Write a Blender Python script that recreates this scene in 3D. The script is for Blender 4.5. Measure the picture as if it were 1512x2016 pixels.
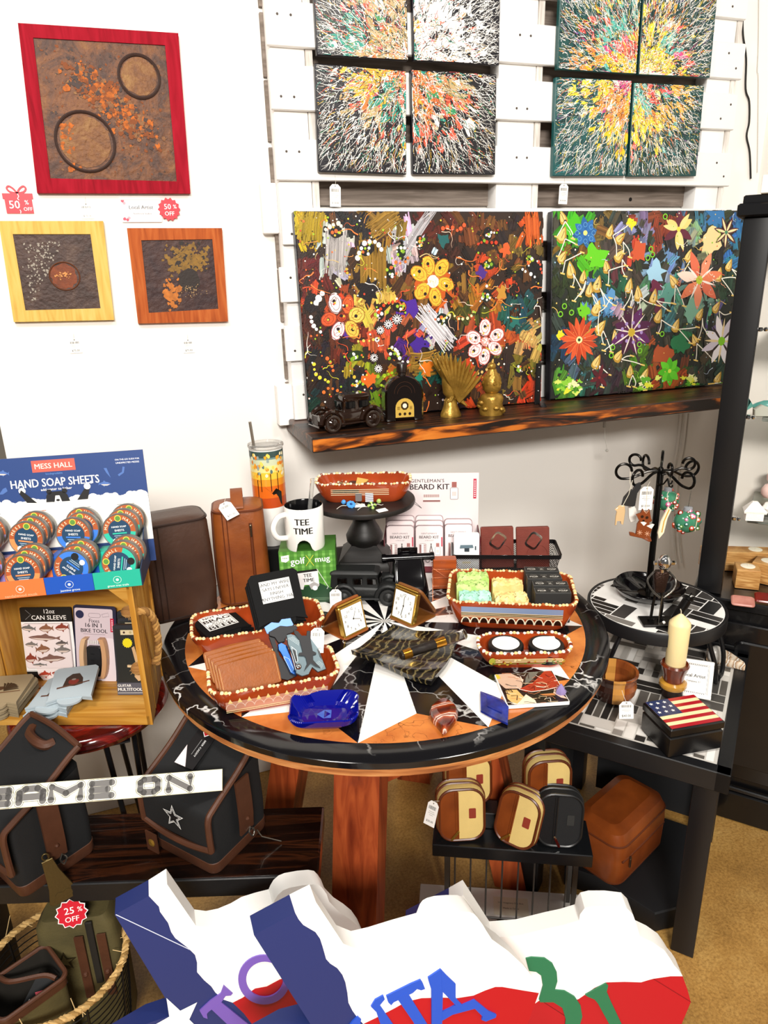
import bpy,bmesh,math,random
from mathutils import Vector,Matrix
for o in list(bpy.data.objects):bpy.data.objects.remove(o)
SC=bpy.context.scene; COL=SC.collection
PI=math.pi; R=math.radians
# ---------------------------------------------------------------- camera
FPX,CX,CY,CAMZ=1390.0,756.0,1008.0,1.60
_x=Vector((5000-CX,CY-416,-FPX)).normalized()
_z=-Vector((870-CX,CY-5089,-FPX)).normalized()
_z=(_z - _x*_z.dot(_x)).normalized()
_y=_z.cross(_x)
RC=Matrix((_x,_y,_z))
cam=bpy.data.cameras.new('camera'); camo=bpy.data.objects.new('camera',cam); COL.objects.link(camo)
cam.sensor_fit='HORIZONTAL'; cam.sensor_width=27.0; cam.lens=27.0*FPX/1512.0
cam.clip_start=0.02; cam.clip_end=60
camo.matrix_world=Matrix.Translation((0,0,CAMZ)) @ RC.to_4x4()
SC.camera=camo
# ---------------------------------------------------------------- world, lamps, exposure
W=bpy.data.worlds.new('room_ambient'); SC.world=W; W.use_nodes=True
W.node_tree.nodes['Background'].inputs[0].default_value=(1.0,0.965,0.92,1)
W.node_tree.nodes['Background'].inputs[1].default_value=0.16
SC.view_settings.view_transform='Standard'; SC.view_settings.look='None'
SC.view_settings.exposure=-0.22; SC.view_settings.gamma=1; SC.view_settings.use_curve_mapping=False
def area(name,loc,aim,size,power,col=(1,.955,.89)):
    l=bpy.data.lights.new(name,'AREA'); l.shape='RECTANGLE'; l.size,l.size_y=size; l.energy=power; l.color=col
    o=bpy.data.objects.new(name,l); COL.objects.link(o); o.location=loc
    o.rotation_euler=(Vector(aim)-Vector(loc)).to_track_quat('-Z','Y').to_euler()
    return o
area('ceiling_lamp',(-0.6,0.6,3.1),(0.5,1.9,0.9),(0.45,0.45),34)
area('ceiling_lamp',(1.1,0.3,3.1),(0.9,2.0,1.0),(0.4,0.4),26)
area('ceiling_lamp',(-1.9,1.2,3.1),(-0.1,2.4,1.6),(0.4,0.4),10)
area('ceiling_lamp',(-0.5,-2.3,3.0),(0.8,2.2,0.8),(1.2,0.6),260)
# ---------------------------------------------------------------- picture -> room helpers
def ray(u,v):return RC @ Vector((u-CX,CY-v,-FPX))
def Zp(u,v,z):
    r=ray(u,v); q=r*((z-CAMZ)/r.z); q.z +=CAMZ; return q
def Yp(u,v,y):
    r=ray(u,v); q=r*(y/r.y); q.z +=CAMZ; return q
def Pl(u,v,p0,n):
    r=ray(u,v); p=Vector(p0)-Vector((0,0,CAMZ)); n=Vector(n); q=r*(p.dot(n)/r.dot(n)); q.z +=CAMZ; return q
TT=0.75
def T(u,v,dz=0):return Zp(u,v,TT+dz)
# ---------------------------------------------------------------- colours and materials
def lin(c):return c/12.92 if c <=0.04045 else ((c+0.055)/1.055)**2.4
def hx(h):
    h=h.lstrip('#'); return tuple(lin(int(h[i:i+2],16)/255) for i in (0,2,4))
def C4(c):
    if isinstance(c,str):c=hx(c)
    return (c[0],c[1],c[2],1)
MATS={}
def newmat(name):
    m=bpy.data.materials.new(name); m.use_nodes=True
    return m,m.node_tree.nodes,m.node_tree.links,m.node_tree.nodes['Principled BSDF']
def plain(name,col,rough=.5,metal=0,bump=0,bscale=200,var=0,vscale=20,coat=0,trans=0,ior=1.45,alpha=1,col2=None,stretch=None,sheen=0,spec=.5):
    if name in MATS:return MATS[name]
    m,N,L,B=newmat(name); MATS[name]=m
    B.inputs['Base Color'].default_value=C4(col); B.inputs['Roughness'].default_value=rough
    B.inputs['Metallic'].default_value=metal; B.inputs['IOR'].default_value=ior
    B.inputs['Coat Weight'].default_value=coat; B.inputs['Coat Roughness'].default_value=.06
    B.inputs['Transmission Weight'].default_value=trans; B.inputs['Specular IOR Level'].default_value=spec; B.inputs['Alpha'].default_value=alpha
    if sheen:B.inputs['Sheen Weight'].default_value=sheen
    if bump or var or col2:
        tc=N.new('ShaderNodeTexCoord'); src=tc.outputs['Object']
        if stretch:
            mp=N.new('ShaderNodeMapping'); mp.inputs['Scale'].default_value=stretch; L.new(src,mp.inputs[0]); src=mp.outputs[0]
    if var or col2:
        n=N.new('ShaderNodeTexNoise'); n.inputs['Scale'].default_value=vscale; n.inputs['Detail'].default_value=6; L.new(src,n.inputs['Vector'])
        r=N.new('ShaderNodeValToRGB'); c=C4(col); L.new(n.outputs['Fac'],r.inputs[0])
        r.color_ramp.elements[0].position=.3; r.color_ramp.elements[1].position=.7
        r.color_ramp.elements[0].color=c if col2 else tuple(x*(1-var) for x in c[:3])+(1,)
        r.color_ramp.elements[1].color=C4(col2) if col2 else tuple(min(1,x*(1+var)) for x in c[:3])+(1,)
        L.new(r.outputs[0],B.inputs['Base Color'])
    if bump:
        n2=N.new('ShaderNodeTexNoise'); n2.inputs['Scale'].default_value=bscale; n2.inputs['Detail'].default_value=4; L.new(src,n2.inputs['Vector'])
        b=N.new('ShaderNodeBump'); b.inputs['Strength'].default_value=bump; b.inputs['Distance'].default_value=.002
        L.new(n2.outputs['Fac'],b.inputs['Height']); L.new(b.outputs[0],B.inputs['Normal'])
    return m
def wood(name,stops,scale=(3,40,40),rough=.4,dist=2.0,bump=.15,coat=0,nscale=1.0,spec=.5):
    """grain runs along the axis with the small scale; stops = [(pos, hex), ...]"""
    if name in MATS:return MATS[name]
    m,N,L,B=newmat(name); MATS[name]=m
    tc=N.new('ShaderNodeTexCoord'); mp=N.new('ShaderNodeMapping'); mp.inputs['Scale'].default_value=scale
    L.new(tc.outputs['Object'],mp.inputs[0])
    n=N.new('ShaderNodeTexNoise'); n.inputs['Scale'].default_value=nscale; n.inputs['Detail'].default_value=8; n.inputs['Distortion'].default_value=dist
    L.new(mp.outputs[0],n.inputs['Vector'])
    r=N.new('ShaderNodeValToRGB'); L.new(n.outputs['Fac'],r.inputs[0]); E=r.color_ramp.elements
    while len(E) < len(stops):E.new(.5)
    for e,(p,c) in zip(E,stops):e.position=p; e.color=C4(c)
    L.new(r.outputs[0],B.inputs['Base Color']); B.inputs['Roughness'].default_value=rough; B.inputs['Coat Weight'].default_value=coat; B.inputs['Specular IOR Level'].default_value=spec
    b=N.new('ShaderNodeBump'); b.inputs['Strength'].default_value=bump; b.inputs['Distance'].default_value=.002
    L.new(n.outputs['Fac'],b.inputs['Height']); L.new(b.outputs[0],B.inputs['Normal'])
    return m
def print_mat(name,rough=.5,coat=0,bump=0,bscale=300,metal=0):
    """surface whose print, paint or dye is carried by the mesh itself"""
    if name in MATS:return MATS[name]
    m,N,L,B=newmat(name); MATS[name]=m
    a=N.new('ShaderNodeAttribute'); a.attribute_name='Col'; L.new(a.outputs['Color'],B.inputs['Base Color'])
    B.inputs['Roughness'].default_value=rough; B.inputs['Coat Weight'].default_value=coat; B.inputs['Metallic'].default_value=metal
    if bump:
        tc=N.new('ShaderNodeTexCoord'); n2=N.new('ShaderNodeTexNoise'); n2.inputs['Scale'].default_value=bscale; L.new(tc.outputs['Object'],n2.inputs['Vector'])
        b=N.new('ShaderNodeBump'); b.inputs['Strength'].default_value=bump; b.inputs['Distance'].default_value=.002
        L.new(n2.outputs['Fac'],b.inputs['Height']); L.new(b.outputs[0],B.inputs['Normal'])
    return m
PM=print_mat('printed_card',.45); PG=print_mat('glossy_print',.18); PMET=print_mat('brushed_tin',.35,metal=0)
PAINT=print_mat('impasto_paint',.35,bump=.25,bscale=220)
# ---------------------------------------------------------------- geometry helpers
I4=Matrix.Identity(4)
def TR(x=0,y=0,z=0):return Matrix.Translation((x,y,z))
def RX(a):return Matrix.Rotation(R(a),4,'X')
def RY(a):return Matrix.Rotation(R(a),4,'Y')
def RZ(a):return Matrix.Rotation(R(a),4,'Z')
def SCL(x,y=None,z=None):
    if y is None:y=z=x
    return Matrix.Diagonal((x,y,z,1))
def frame(o,xd,yd):
    x=Vector(xd).normalized(); y=Vector(yd); y=(y-x*y.dot(x)).normalized(); z=x.cross(y)
    m=Matrix((x,y,z)).transposed().to_4x4(); m.translation=Vector(o); return m
FRONT=frame((0,0,0),(1,0,0),(0,0,1))
def rrect(w,h,r,n=5):
    r=min(r,w/2-1e-5,h/2-1e-5); P=[]
    for cx,cy,a0 in ((w/2-r,h/2-r,0),(-w/2+r,h/2-r,90),(-w/2+r,-h/2+r,180),(w/2-r,-h/2+r,270)):
        for i in range(n+1):
            a=R(a0+90*i/n); P.append((cx+r*math.cos(a),cy+r*math.sin(a)))
    return P
def circ(r,n=24,sx=1,sy=1,a0=0):return [(r*sx*math.cos(2*PI*i/n+a0),r*sy*math.sin(2*PI*i/n+a0)) for i in range(n)]
def star(r1,r2,n=5,a0=90):return [((r1 if i % 2==0 else r2)*math.cos(R(a0)+PI*i/n),(r1 if i % 2==0 else r2)*math.sin(R(a0)+PI*i/n)) for i in range(2*n)]
def smooth_path(P,n=6,closed=False):
    P=[Vector(p) for p in P]; out=[]; k=len(P)
    rng=range(k if closed else k-1)
    for i in rng:
        p0=P[(i-1) % k] if closed or i > 0 else P[0]; p1=P[i]; p2=P[(i+1) % k]; p3=P[(i+2) % k] if closed or i+2 < k else P[-1]
        for j in range(n):
            t=j/n; out.append(.5*((2*p1)+(p2-p0)*t+(2*p0-5*p1+4*p2-p3)*t*t+(3*p1-p0-3*p2+p3)*t**3))
    if not closed:out.append(P[-1])
    return out
_tc={}
def text_geo(s,bold=0.0,spacing=1.0):
    k=(s,bold,spacing)
    if k not in _tc:
        cu=bpy.data.curves.new('lettering','FONT'); cu.body=s; cu.size=1; cu.align_x='CENTER'; cu.align_y='CENTER'
        cu.offset=0; cu.resolution_u=2; cu.space_character=spacing; cu.fill_mode='FRONT'
        ob=bpy.data.objects.new('lettering',cu); me=bpy.data.meshes.new_from_object(ob)
        vs=[(v.co.x,v.co.y) for v in me.vertices]; fs=[tuple(p.vertices) for p in me.polygons]
        bpy.data.objects.remove(ob); bpy.data.curves.remove(cu); bpy.data.meshes.remove(me)
        xs=[v[0] for v in vs] or [0]; ys=[v[1] for v in vs] or [0]
        cx,cy=(min(xs)+max(xs))/2,(min(ys)+max(ys))/2
        _tc[k]=([(x-cx,y-cy) for x,y in vs],fs,max(xs)-min(xs),max(ys)-min(ys))
    return _tc[k]
class MB:
    def __init__(s,T=I4):s.v=[]; s.f=[]; s.m=[]; s.c=[]; s.T=T; s.usec=False
    def add(s,vs,fs,mat=0,col=None,T=None):
        M=s.T @ T if T is not None else s.T; b=len(s.v)
        if isinstance(col,str):col=hx(col)
        if col is not None:s.usec=True
        flip=M.to_3x3().determinant() < 0
        s.v +=[M @ Vector((p[0],p[1],p[2] if len(p) > 2 else 0)) for p in vs]
        for f in fs:
            g=[b+i for i in f]
            s.f.append(g[::-1] if flip else g); s.m.append(mat); s.c.append(col)
        return s
    def poly(s,P,z=0,mat=0,col=None,T=None):
        P=[(p[0],p[1]) for p in P]
        A=sum(P[i-1][0]*P[i][1]-P[i][0]*P[i-1][1] for i in range(len(P)))
        if A < 0:P=P[::-1]
        return s.add([(x,y,z) for x,y in P],[range(len(P))],mat,col,T)
    def rect(s,x0,y0,x1,y1,z=0,mat=0,col=None,T=None):return s.poly([(x0,y0),(x1,y0),(x1,y1),(x0,y1)],z,mat,col,T)
    def text(s,t,x,y,h=None,w=None,z=.0003,col='#111111',bold=.0,mat=0,T=None,rot=0,spacing=1.0,caps=True):
        vs,fs,tw,th=text_geo(t,bold,spacing)
        if not vs:return s
        if w and h:sx,sy=w/tw,h/th
        elif w:sx=sy=w/tw
        else:sx=sy=h/(.73 if caps else th)
        c,n=math.cos(R(rot)),math.sin(R(rot))
        if bold > 0:
            for e in (-1,1):s.text(t,x+e*bold*.42*sx*c,y+e*bold*.42*sx*n,sy*th,sx*tw,z+e*1e-5,col,0,mat,T,rot,spacing)
            return s
        return s.add([(x+(a*sx)*c-(b*sy)*n,y+(a*sx)*n+(b*sy)*c,z) for a,b in vs],fs,mat,col,T)
    def line(s,P,w,z=.0003,col=None,mat=0,T=None,taper=False):
        P=[Vector((p[0],p[1])) for p in P]; n=len(P)
        if n < 2:return s
        vs=[]
        for i,p in enumerate(P):
            d=(P[min(i+1,n-1)]-P[max(i-1,0)]); d=d.normalized() if d.length > 1e-9 else Vector((1,0)); q=Vector((-d.y,d.x))
            ww=w/2*(1-.75*i/(n-1) if taper else 1); vs +=[(p.x+q.x*ww,p.y+q.y*ww,z),(p.x-q.x*ww,p.y-q.y*ww,z)]
        return s.add(vs,[(2*i,2*i+1,2*i+3,2*i+2) for i in range(n-1)],mat,col,T)
    def prism(s,P,z0,z1,mat=0,col=None,T=None,bev=0,capcol=None):
        P=[(p[0],p[1]) for p in P]; n=len(P)
        A=sum(P[i-1][0]*P[i][1]-P[i][0]*P[i-1][1] for i in range(n))
        if A < 0:P=P[::-1]
        if bev:
            cx=sum(p[0] for p in P)/n; cy=sum(p[1] for p in P)/n; w=max(abs(p[0]-cx) for p in P) or 1; h=max(abs(p[1]-cy) for p in P) or 1
            ins=[(cx+(x-cx)*(1-bev/w),cy+(y-cy)*(1-bev/h)) for x,y in P]
            rings=[[(x,y,z0) for x,y in ins],[(x,y,z0+bev) for x,y in P],[(x,y,z1-bev) for x,y in P],[(x,y,z1) for x,y in ins]]
        else:rings=[[(x,y,z0) for x,y in P],[(x,y,z1) for x,y in P]]
        vs=[v for r in rings for v in r]; k=len(rings)
        fs=[(j*n+i,j*n+(i+1) % n,(j+1)*n+(i+1) % n,(j+1)*n+i) for j in range(k-1) for i in range(n)]
        s.add(vs,fs+[tuple(range(n))[::-1]],mat,col,T)
        s.add(rings[-1],[range(n)],mat,capcol or col,T); return s
    def loft(s,rings,mat=0,col=None,T=None,cap0=True,cap1=True,closed=False,cols=None):
        n=len(rings[0]); vs=[v for r in rings for v in r]; k=len(rings)
        for j in range(k if closed else k-1):
            fs=[(i,(i+1) % n,n+(i+1) % n,n+i) for i in range(n)]
            s.add(list(rings[j])+list(rings[(j+1) % k]),fs,mat,cols[j] if cols else col,T) if cols else None
        if not cols:s.add(vs,[(j*n+i,j*n+(i+1) % n,((j+1) % k)*n+(i+1) % n,((j+1) % k)*n+i) for j in range(k if closed else k-1) for i in range(n)],mat,col,T)
        if cap0 and not closed:s.add(rings[0],[tuple(range(n))[::-1]],mat,cols[0] if cols else col,T)
        if cap1 and not closed:s.add(rings[-1],[tuple(range(n))],mat,cols[-1] if cols else col,T)
        return s
    def lathe(s,prof,n=32,mat=0,col=None,T=None,cap0=True,cap1=True,cols=None):
        return s.loft([[(r*math.cos(2*PI*i/n),r*math.sin(2*PI*i/n),z) for i in range(n)] for r,z in prof],mat,col,T,cap0,cap1,cols=cols)
    def box(s,c,d,mat=0,col=None,T=None,bev=0,topcol=None):
        M=TR(*c) if T is None else T @ TR(*c)
        bev=min(bev,min(d)*.45)
        return s.prism([(-d[0]/2,-d[1]/2),(d[0]/2,-d[1]/2),(d[0]/2,d[1]/2),(-d[0]/2,d[1]/2)] if not bev else rrect(d[0],d[1],bev,2),-d[2]/2,d[2]/2,mat,col,M,bev,topcol)
    def tube(s,P,r,n=8,mat=0,col=None,T=None,closed=False):
        P=[Vector(p) for p in P]; k=len(P); rings=[]; prev=None
        for i,p in enumerate(P):
            if closed:d=P[(i+1) % k]-P[i-1]
            else:d=P[min(i+1,k-1)]-P[max(i-1,0)]
            d=d.normalized() if d.length > 1e-9 else Vector((0,0,1))
            if prev is None:
                a=Vector((0,0,1)) if abs(d.z) < .9 else Vector((1,0,0)); prev=(a-d*a.dot(d)).normalized()
            else:
                prev=prev-d*prev.dot(d); prev=prev.normalized() if prev.length > 1e-6 else d.orthogonal().normalized()
            b=d.cross(prev); rr=r[i] if isinstance(r,(list,tuple)) else r
            rings.append([p+(prev*math.cos(2*PI*j/n)+b*math.sin(2*PI*j/n))*rr for j in range(n)])
        return s.loft(rings,mat,col,T,closed=closed)
    def ball(s,c,r,n=16,mat=0,col=None,T=None):
        r=(r,r,r) if not isinstance(r,(tuple,list)) else r; k=max(4,n//2)
        rings=[[(c[0]+r[0]*math.sin(PI*j/k)*math.cos(2*PI*i/n),c[1]+r[1]*math.sin(PI*j/k)*math.sin(2*PI*i/n),c[2]-r[2]*math.cos(PI*j/k)) for i in range(n)] for j in range(1,k)]
        vs=[(c[0],c[1],c[2]-r[2])]+[v for q in rings for v in q]+[(c[0],c[1],c[2]+r[2])]; t=len(vs)-1
        fs=[(0,1+(i+1) % n,1+i) for i in range(n)]+[(1+j*n+i,1+j*n+(i+1) % n,1+(j+1)*n+(i+1) % n,1+(j+1)*n+i) for j in range(k-2) for i in range(n)]
        fs +=[(t,1+(k-2)*n+i,1+(k-2)*n+(i+1) % n) for i in range(n)]
        return s.add(vs,fs,mat,col,T)
    def grid(s,fn,nu,nv,mat=0,col=None,T=None,colfn=None):
        vs=[fn(i/nu,j/nv) for j in range(nv+1) for i in range(nu+1)]
        if not colfn:return s.add(vs,[(j*(nu+1)+i,j*(nu+1)+i+1,(j+1)*(nu+1)+i+1,(j+1)*(nu+1)+i) for j in range(nv) for i in range(nu)],mat,col,T)
        M=s.T @ T if T is not None else s.T; b=len(s.v); s.v +=[M @ Vector(p) for p in vs]; s.usec=True
        for j in range(nv):
            for i in range(nu):
                s.f.append([b+j*(nu+1)+i,b+j*(nu+1)+i+1,b+(j+1)*(nu+1)+i+1,b+(j+1)*(nu+1)+i]); s.m.append(mat); s.c.append(colfn((i+.5)/nu,(j+.5)/nv))
        return s
    def build(s,name,mats,parent=None,M=None,sharp=40,mods=None):
        me=bpy.data.meshes.new(name); me.from_pydata([tuple(v) for v in s.v],[],s.f)
        if not isinstance(mats,(list,tuple)):mats=[mats]
        for m in mats:me.materials.append(m)
        me.polygons.foreach_set('material_index',s.m)
        if s.usec:
            a=me.color_attributes.new('Col','FLOAT_COLOR','CORNER'); buf=[]
            for f,c in zip(s.f,s.c):
                c=c or (.5,.5,.5); buf +=[c[0],c[1],c[2],1.0]*len(f)
            a.data.foreach_set('color',buf)
        me.polygons.foreach_set('use_smooth',[True]*len(s.f)); me.set_sharp_from_angle(angle=R(sharp)); me.update()
        o=bpy.data.objects.new(name,me); COL.objects.link(o)
        if parent:o.parent=parent
        if M is not None:o.matrix_basis=M
        return o
def tag(o,label=None,cat=None,group=None,kind=None):
    if label:o['label']=label
    if cat:o['category']=cat
    if group:o['group']=group
    if kind:o['kind']=kind
    return o
def thing(name,label,cat,M=I4,group=None):
    o=bpy.data.objects.new(name,None); COL.objects.link(o); o.empty_display_size=.02; o.matrix_basis=M
    return tag(o,label,cat,group)
def dup(root,M,label=None,group=None):
    r=root.copy(); COL.objects.link(r); r.matrix_basis=M
    if label:r['label']=label
    if group:r['group']=group
    for ch in list(root.children):
        c=ch.copy(); COL.objects.link(c); c.parent=r
        for g in ch.children:
            d=g.copy(); COL.objects.link(d); d.parent=c
    return r
def struct(name,mb,mats,M=None):
    o=mb.build(name,mats,None,M); o['kind']='structure'; return o
# ================================================================ the room
YW=2.46
def wallmat(name,col):return plain(name,col,rough=.75,bump=.08,bscale=60)
def floor_mat():
    m,N,L,B=newmat('stained_concrete')
    tc=N.new('ShaderNodeTexCoord'); n=N.new('ShaderNodeTexNoise'); n.inputs['Scale'].default_value=5; n.inputs['Detail'].default_value=10; n.inputs['Roughness'].default_value=.7
    L.new(tc.outputs['Object'],n.inputs['Vector'])
    r=N.new('ShaderNodeValToRGB'); L.new(n.outputs['Fac'],r.inputs[0]); E=r.color_ramp.elements; E.new(.5)
    for e,(p,c) in zip(E,((.28,'#8f6a34'),(.5,'#b08646'),(.72,'#c49e5c'))):e.position=p; e.color=C4(c)
    n2=N.new('ShaderNodeTexNoise'); n2.inputs['Scale'].default_value=140; n2.inputs['Detail'].default_value=9; n2.inputs['Roughness'].default_value=.75; L.new(tc.outputs['Object'],n2.inputs['Vector'])
    r2=N.new('ShaderNodeValToRGB'); r2.color_ramp.elements[0].position=.33; r2.color_ramp.elements[1].position=.58; r2.color_ramp.elements[0].color=(.38,.30,.20,1)
    L.new(n2.outputs['Fac'],r2.inputs[0])
    mx=N.new('ShaderNodeMix'); mx.data_type='RGBA'; mx.blend_type='MULTIPLY'; mx.inputs[0].default_value=.8
    L.new(r.outputs[0],mx.inputs[6]); L.new(r2.outputs[0],mx.inputs[7]); L.new(mx.outputs[2],B.inputs['Base Color'])
    B.inputs['Roughness'].default_value=.4
    return m
struct('floor',MB().box((0.5,2.0,-.05),(7,8,.1)),floor_mat())
struct('wall_back',MB().box((1.3,YW+.06,1.6),(3.43,.12,3.2)),wallmat('cream_white_wall','#f4f0ea'))
struct('wall_right',MB().box((2.50+.06,.6,1.6),(.12,3.72,3.2)),wallmat('white_wall','#efeae3'))
struct('wall_far',MB().box((-1.5,5.0,1.6),(3,.12,3.2)),wallmat('grey_wall','#8f887c'))
# ---------------------------------------------------------------- pallet of white boards
WP=plain('white_painted_board','#f3f1ee',rough=.6,bump=.25,bscale=30,stretch=(1,1,6))
GR=wood('raw_grey_board',[(.3,'#665a50'),(.55,'#81746a'),(.75,'#9a8d82')],scale=(3,30,40),rough=.8)
WCR=plain('chipped_white_paint','#ece8e2',rough=.7,bump=.6,bscale=60,col2='#b9b1a8',vscale=25,stretch=(3,1,.4))
pal=thing('wall_pallet','whitewashed wooden pallet hung on the back wall behind the canvases','pallet',TR(.5,2.37,1.1))
slz=[(2.425,2.545),(2.237,2.352),(2.070,2.190),(1.876,1.992),(1.688,1.797),(1.512,1.622),(1.322,1.439),(1.123,1.246)]
nails=plain('rusty_nail','#4a4038',rough=.6)
rnd=random.Random(3)
for i,(a,b) in enumerate(slz):
    dx=rnd.uniform(-.012,.012)
    m=MB(); m.box((.88+dx,.008,(a+b)/2-1.1),(1.76+.01*(i % 2),.018,b-a),bev=.003)
    for sx in (.03,.07,.83,.87,1.69,1.73):
        m.lathe([(.004,0),(.004,.0008)],8,1,T=TR(sx+dx,-.0008,a-1.1+(b-a)*(.3+.4*((i+int(sx*10)) % 2))) @ RX(90))
    m.build('slat',[WP,nails],pal)
for x0,x1,ht in ((.005,.135,1.46),(.765,.93,1.46),(1.62,1.752,1.46)):
    m=MB(); m.box(((x0+x1)/2-.012,.05,ht/2),(x1-x0-.024,.07,ht),bev=.004,mat=0); m.box((x1-.012,.05,ht/2),(.022,.074,ht),mat=1)
    m.build('stringer',[WP,WCR],pal)
m=MB()
for z in (1.157,.98,.795,.605,.432,.24,1.34,.06):
    m.box((.855,.082,z),(1.72,.014,.168))
m.build('rear_board',GR,pal)
MB().box((-.02,.07,.70),(.05,.03,.15),bev=.003).build('side_block',WP,pal); MB().box((-.015,.06,.07),(.06,.05,.14),bev=.003).build('side_block',WP,pal)
for x in (.21,1.37):MB().lathe([(.007,0),(.007,.001)],12,T=TR(x,.0745,.735) @ RX(90)).build('bolt_hole',plain('dark_hole','#15110e',rough=.9),pal)
# ---------------------------------------------------------------- pictures: a frame from four picture corners on a wall plane
def quadframe(c,y):
    P=[Yp(u,v,y) for u,v in c]; o=sum(P,Vector())/4
    M=frame(o,(P[1]-P[0])+(P[2]-P[3]),(P[0]-P[3])+(P[1]-P[2]))
    return M,((P[1]-P[0]).length+(P[2]-P[3]).length)/2,((P[0]-P[3]).length+(P[1]-P[2]).length)/2,[(M.inverted() @ p) for p in P]
def rust_mat(name,stops,scale,seed,rough=.55):
    m,N,L,B=newmat(name); tc=N.new('ShaderNodeTexCoord'); mp=N.new('ShaderNodeMapping'); mp.inputs['Location'].default_value=(seed,seed*.7,0)
    L.new(tc.outputs['Object'],mp.inputs[0])
    n=N.new('ShaderNodeTexNoise'); n.inputs['Scale'].default_value=scale; n.inputs['Detail'].default_value=12; n.inputs['Roughness'].default_value=.72; n.inputs['Distortion'].default_value=.8
    L.new(mp.outputs[0],n.inputs[0]); r=N.new('ShaderNodeValToRGB'); L.new(n.outputs['Fac'],r.inputs[0]); E=r.color_ramp.elements
    while len(E) < len(stops):E.new(.5)
    for e,(p,c) in zip(E,stops):e.position=p; e.color=C4(c)
    L.new(r.outputs[0],B.inputs['Base Color']); B.inputs['Roughness'].default_value=rough; B.inputs['Metallic'].default_value=.25
    b=N.new('ShaderNodeBump'); b.inputs['Strength'].default_value=.7; b.inputs['Distance'].default_value=.004
    n2=N.new('ShaderNodeTexNoise'); n2.inputs['Scale'].default_value=scale*5; n2.inputs['Detail'].default_value=8; L.new(mp.outputs[0],n2.inputs[0])
    L.new(n2.outputs['Fac'],b.inputs['Height']); L.new(b.outputs[0],B.inputs['Normal'])
    return m
def blob(rr,cx,cy,r,n=14,jag=.35,sx=1,sy=1,rot=0):
    c,s=math.cos(rot),math.sin(rot); P=[]
    for i in range(n):
        a=2*PI*i/n; q=r*(1+rr.uniform(-jag,jag)); x,y=q*sx*math.cos(a),q*sy*math.sin(a); P.append((cx+x*c-y*s,cy+x*s+y*c))
    return P
def framed(label,outer,inner,fm,pm,extra,y=2.44,d=.022):
    M,w,h,q=quadframe(outer,y); t=thing('framed_picture',label,'picture',M)
    qi=[M.inverted() @ Yp(u,v,y) for u,v in inner]
    O=[(p.x,p.y) for p in q]; I=[(p.x,p.y) for p in qi]
    m=MB()
    for i in range(4):
        j=(i+1) % 4
        m.add([(*O[i],0),(*O[j],0),(*I[j],0),(*I[i],0)],[(0,3,2,1)])
        m.add([(*I[i],0),(*I[j],0),(*I[j],-.006),(*I[i],-.006)],[(0,3,2,1)])
        m.add([(*O[i],0),(*O[j],0),(*O[j],-d+.003),(*O[i],-d+.003)],[(0,1,2,3)])
    m.add([(*p,-d+.003) for p in O],[(0,1,2,3)])
    m.build('frame',fm,t)
    m=MB(); m.add([(*p,-.004) for p in I],[(3,2,1,0)]); extra(m,I); m.build('metal_panel',pm,t)
    return t
def redwood(n,a,b,c):return wood(n,[(.3,a),(.5,b),(.72,c)],scale=(30,3,10),rough=.75,bump=.1,spec=.15)
rr=random.Random(11)
def red_extra(m,I):
    for cx,cy,r in ((-.075,-.075,.078),(.098,.098,.055)):
        P=[(cx+r*1.02*math.cos(2*PI*i/40),cy+r*math.sin(2*PI*i/40),-.002) for i in range(40)]
        m.tube(P,.0045,6,1,closed=True)
        m.prism(blob(rr,cx,cy,r*.88,30,.03),-.004,-.0025,2)
    for i in range(620):
        t=rr.random(); x=-.07+.17*t+rr.gauss(0,.024); y=.10-.15*t+rr.gauss(0,.022)
        m.poly(blob(rr,x,y,rr.uniform(.0015,.0075),9,.6),-.0025+i*1.5e-6,rr.choice((3,3,4,4,2,1)))
    for i in range(260):m.poly(blob(rr,rr.uniform(-.16,.16),rr.uniform(-.165,.165),rr.uniform(.001,.004),8,.6),-.0032+i*1e-6,rr.choice((1,2,4)))
    for i in range(30):m.poly(blob(rr,rr.uniform(-.14,-.10),rr.uniform(-.15,-.02),rr.uniform(.002,.007),8,.5),-.002+i*3e-6,3)
RP=[rust_mat('rusted_steel',[(.3,'#2b1c19'),(.45,'#4a2c1c'),(.58,'#6b3f1d'),(.72,'#7d5526')],14,1),plain('dark_rust','#35211a',.6,bump=.4,bscale=80),rust_mat('brown_rust',[(.3,'#4d2e1c'),(.5,'#70451f'),(.7,'#86602f')],18,5),plain('orange_rust','#a85610',.7,bump=.4,var=.4,vscale=90),plain('deep_orange_rust','#7a3d10',.7,bump=.3)]
framed('large rusted metal picture in a crimson wood frame',[(35,45),(351,65),(375,381),(73,380)],[(65,74),(325,89),(348,357),(99,351)],redwood('crimson_stained_wood','#7e0618','#940c20','#a21428'),RP,red_extra)
def yel_extra(m,I):
    for i in range(260):
        x=rr.uniform(-.085,.02)+rr.gauss(0,.01); y=rr.uniform(-.085,.085)
        if x > -.03+.05*y/.085:continue
        m.poly(blob(rr,x,y,rr.uniform(.0008,.0035),7,.5),-.003+i*2e-6,1)
    P=[(.015+.042*math.cos(2*PI*i/36),-.012+.04*math.sin(2*PI*i/36),-.003) for i in range(36)]
    m.poly(blob(rr,.012,-.012,.036,24,.12),-.0035,2); m.tube(P,.002,5,3,closed=True)
    for i in range(26):m.poly(blob(rr,rr.uniform(-.012,.035),-.012+rr.gauss(0,.005),rr.uniform(.001,.0035),7,.4),-.002+i*4e-6,4)
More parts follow.
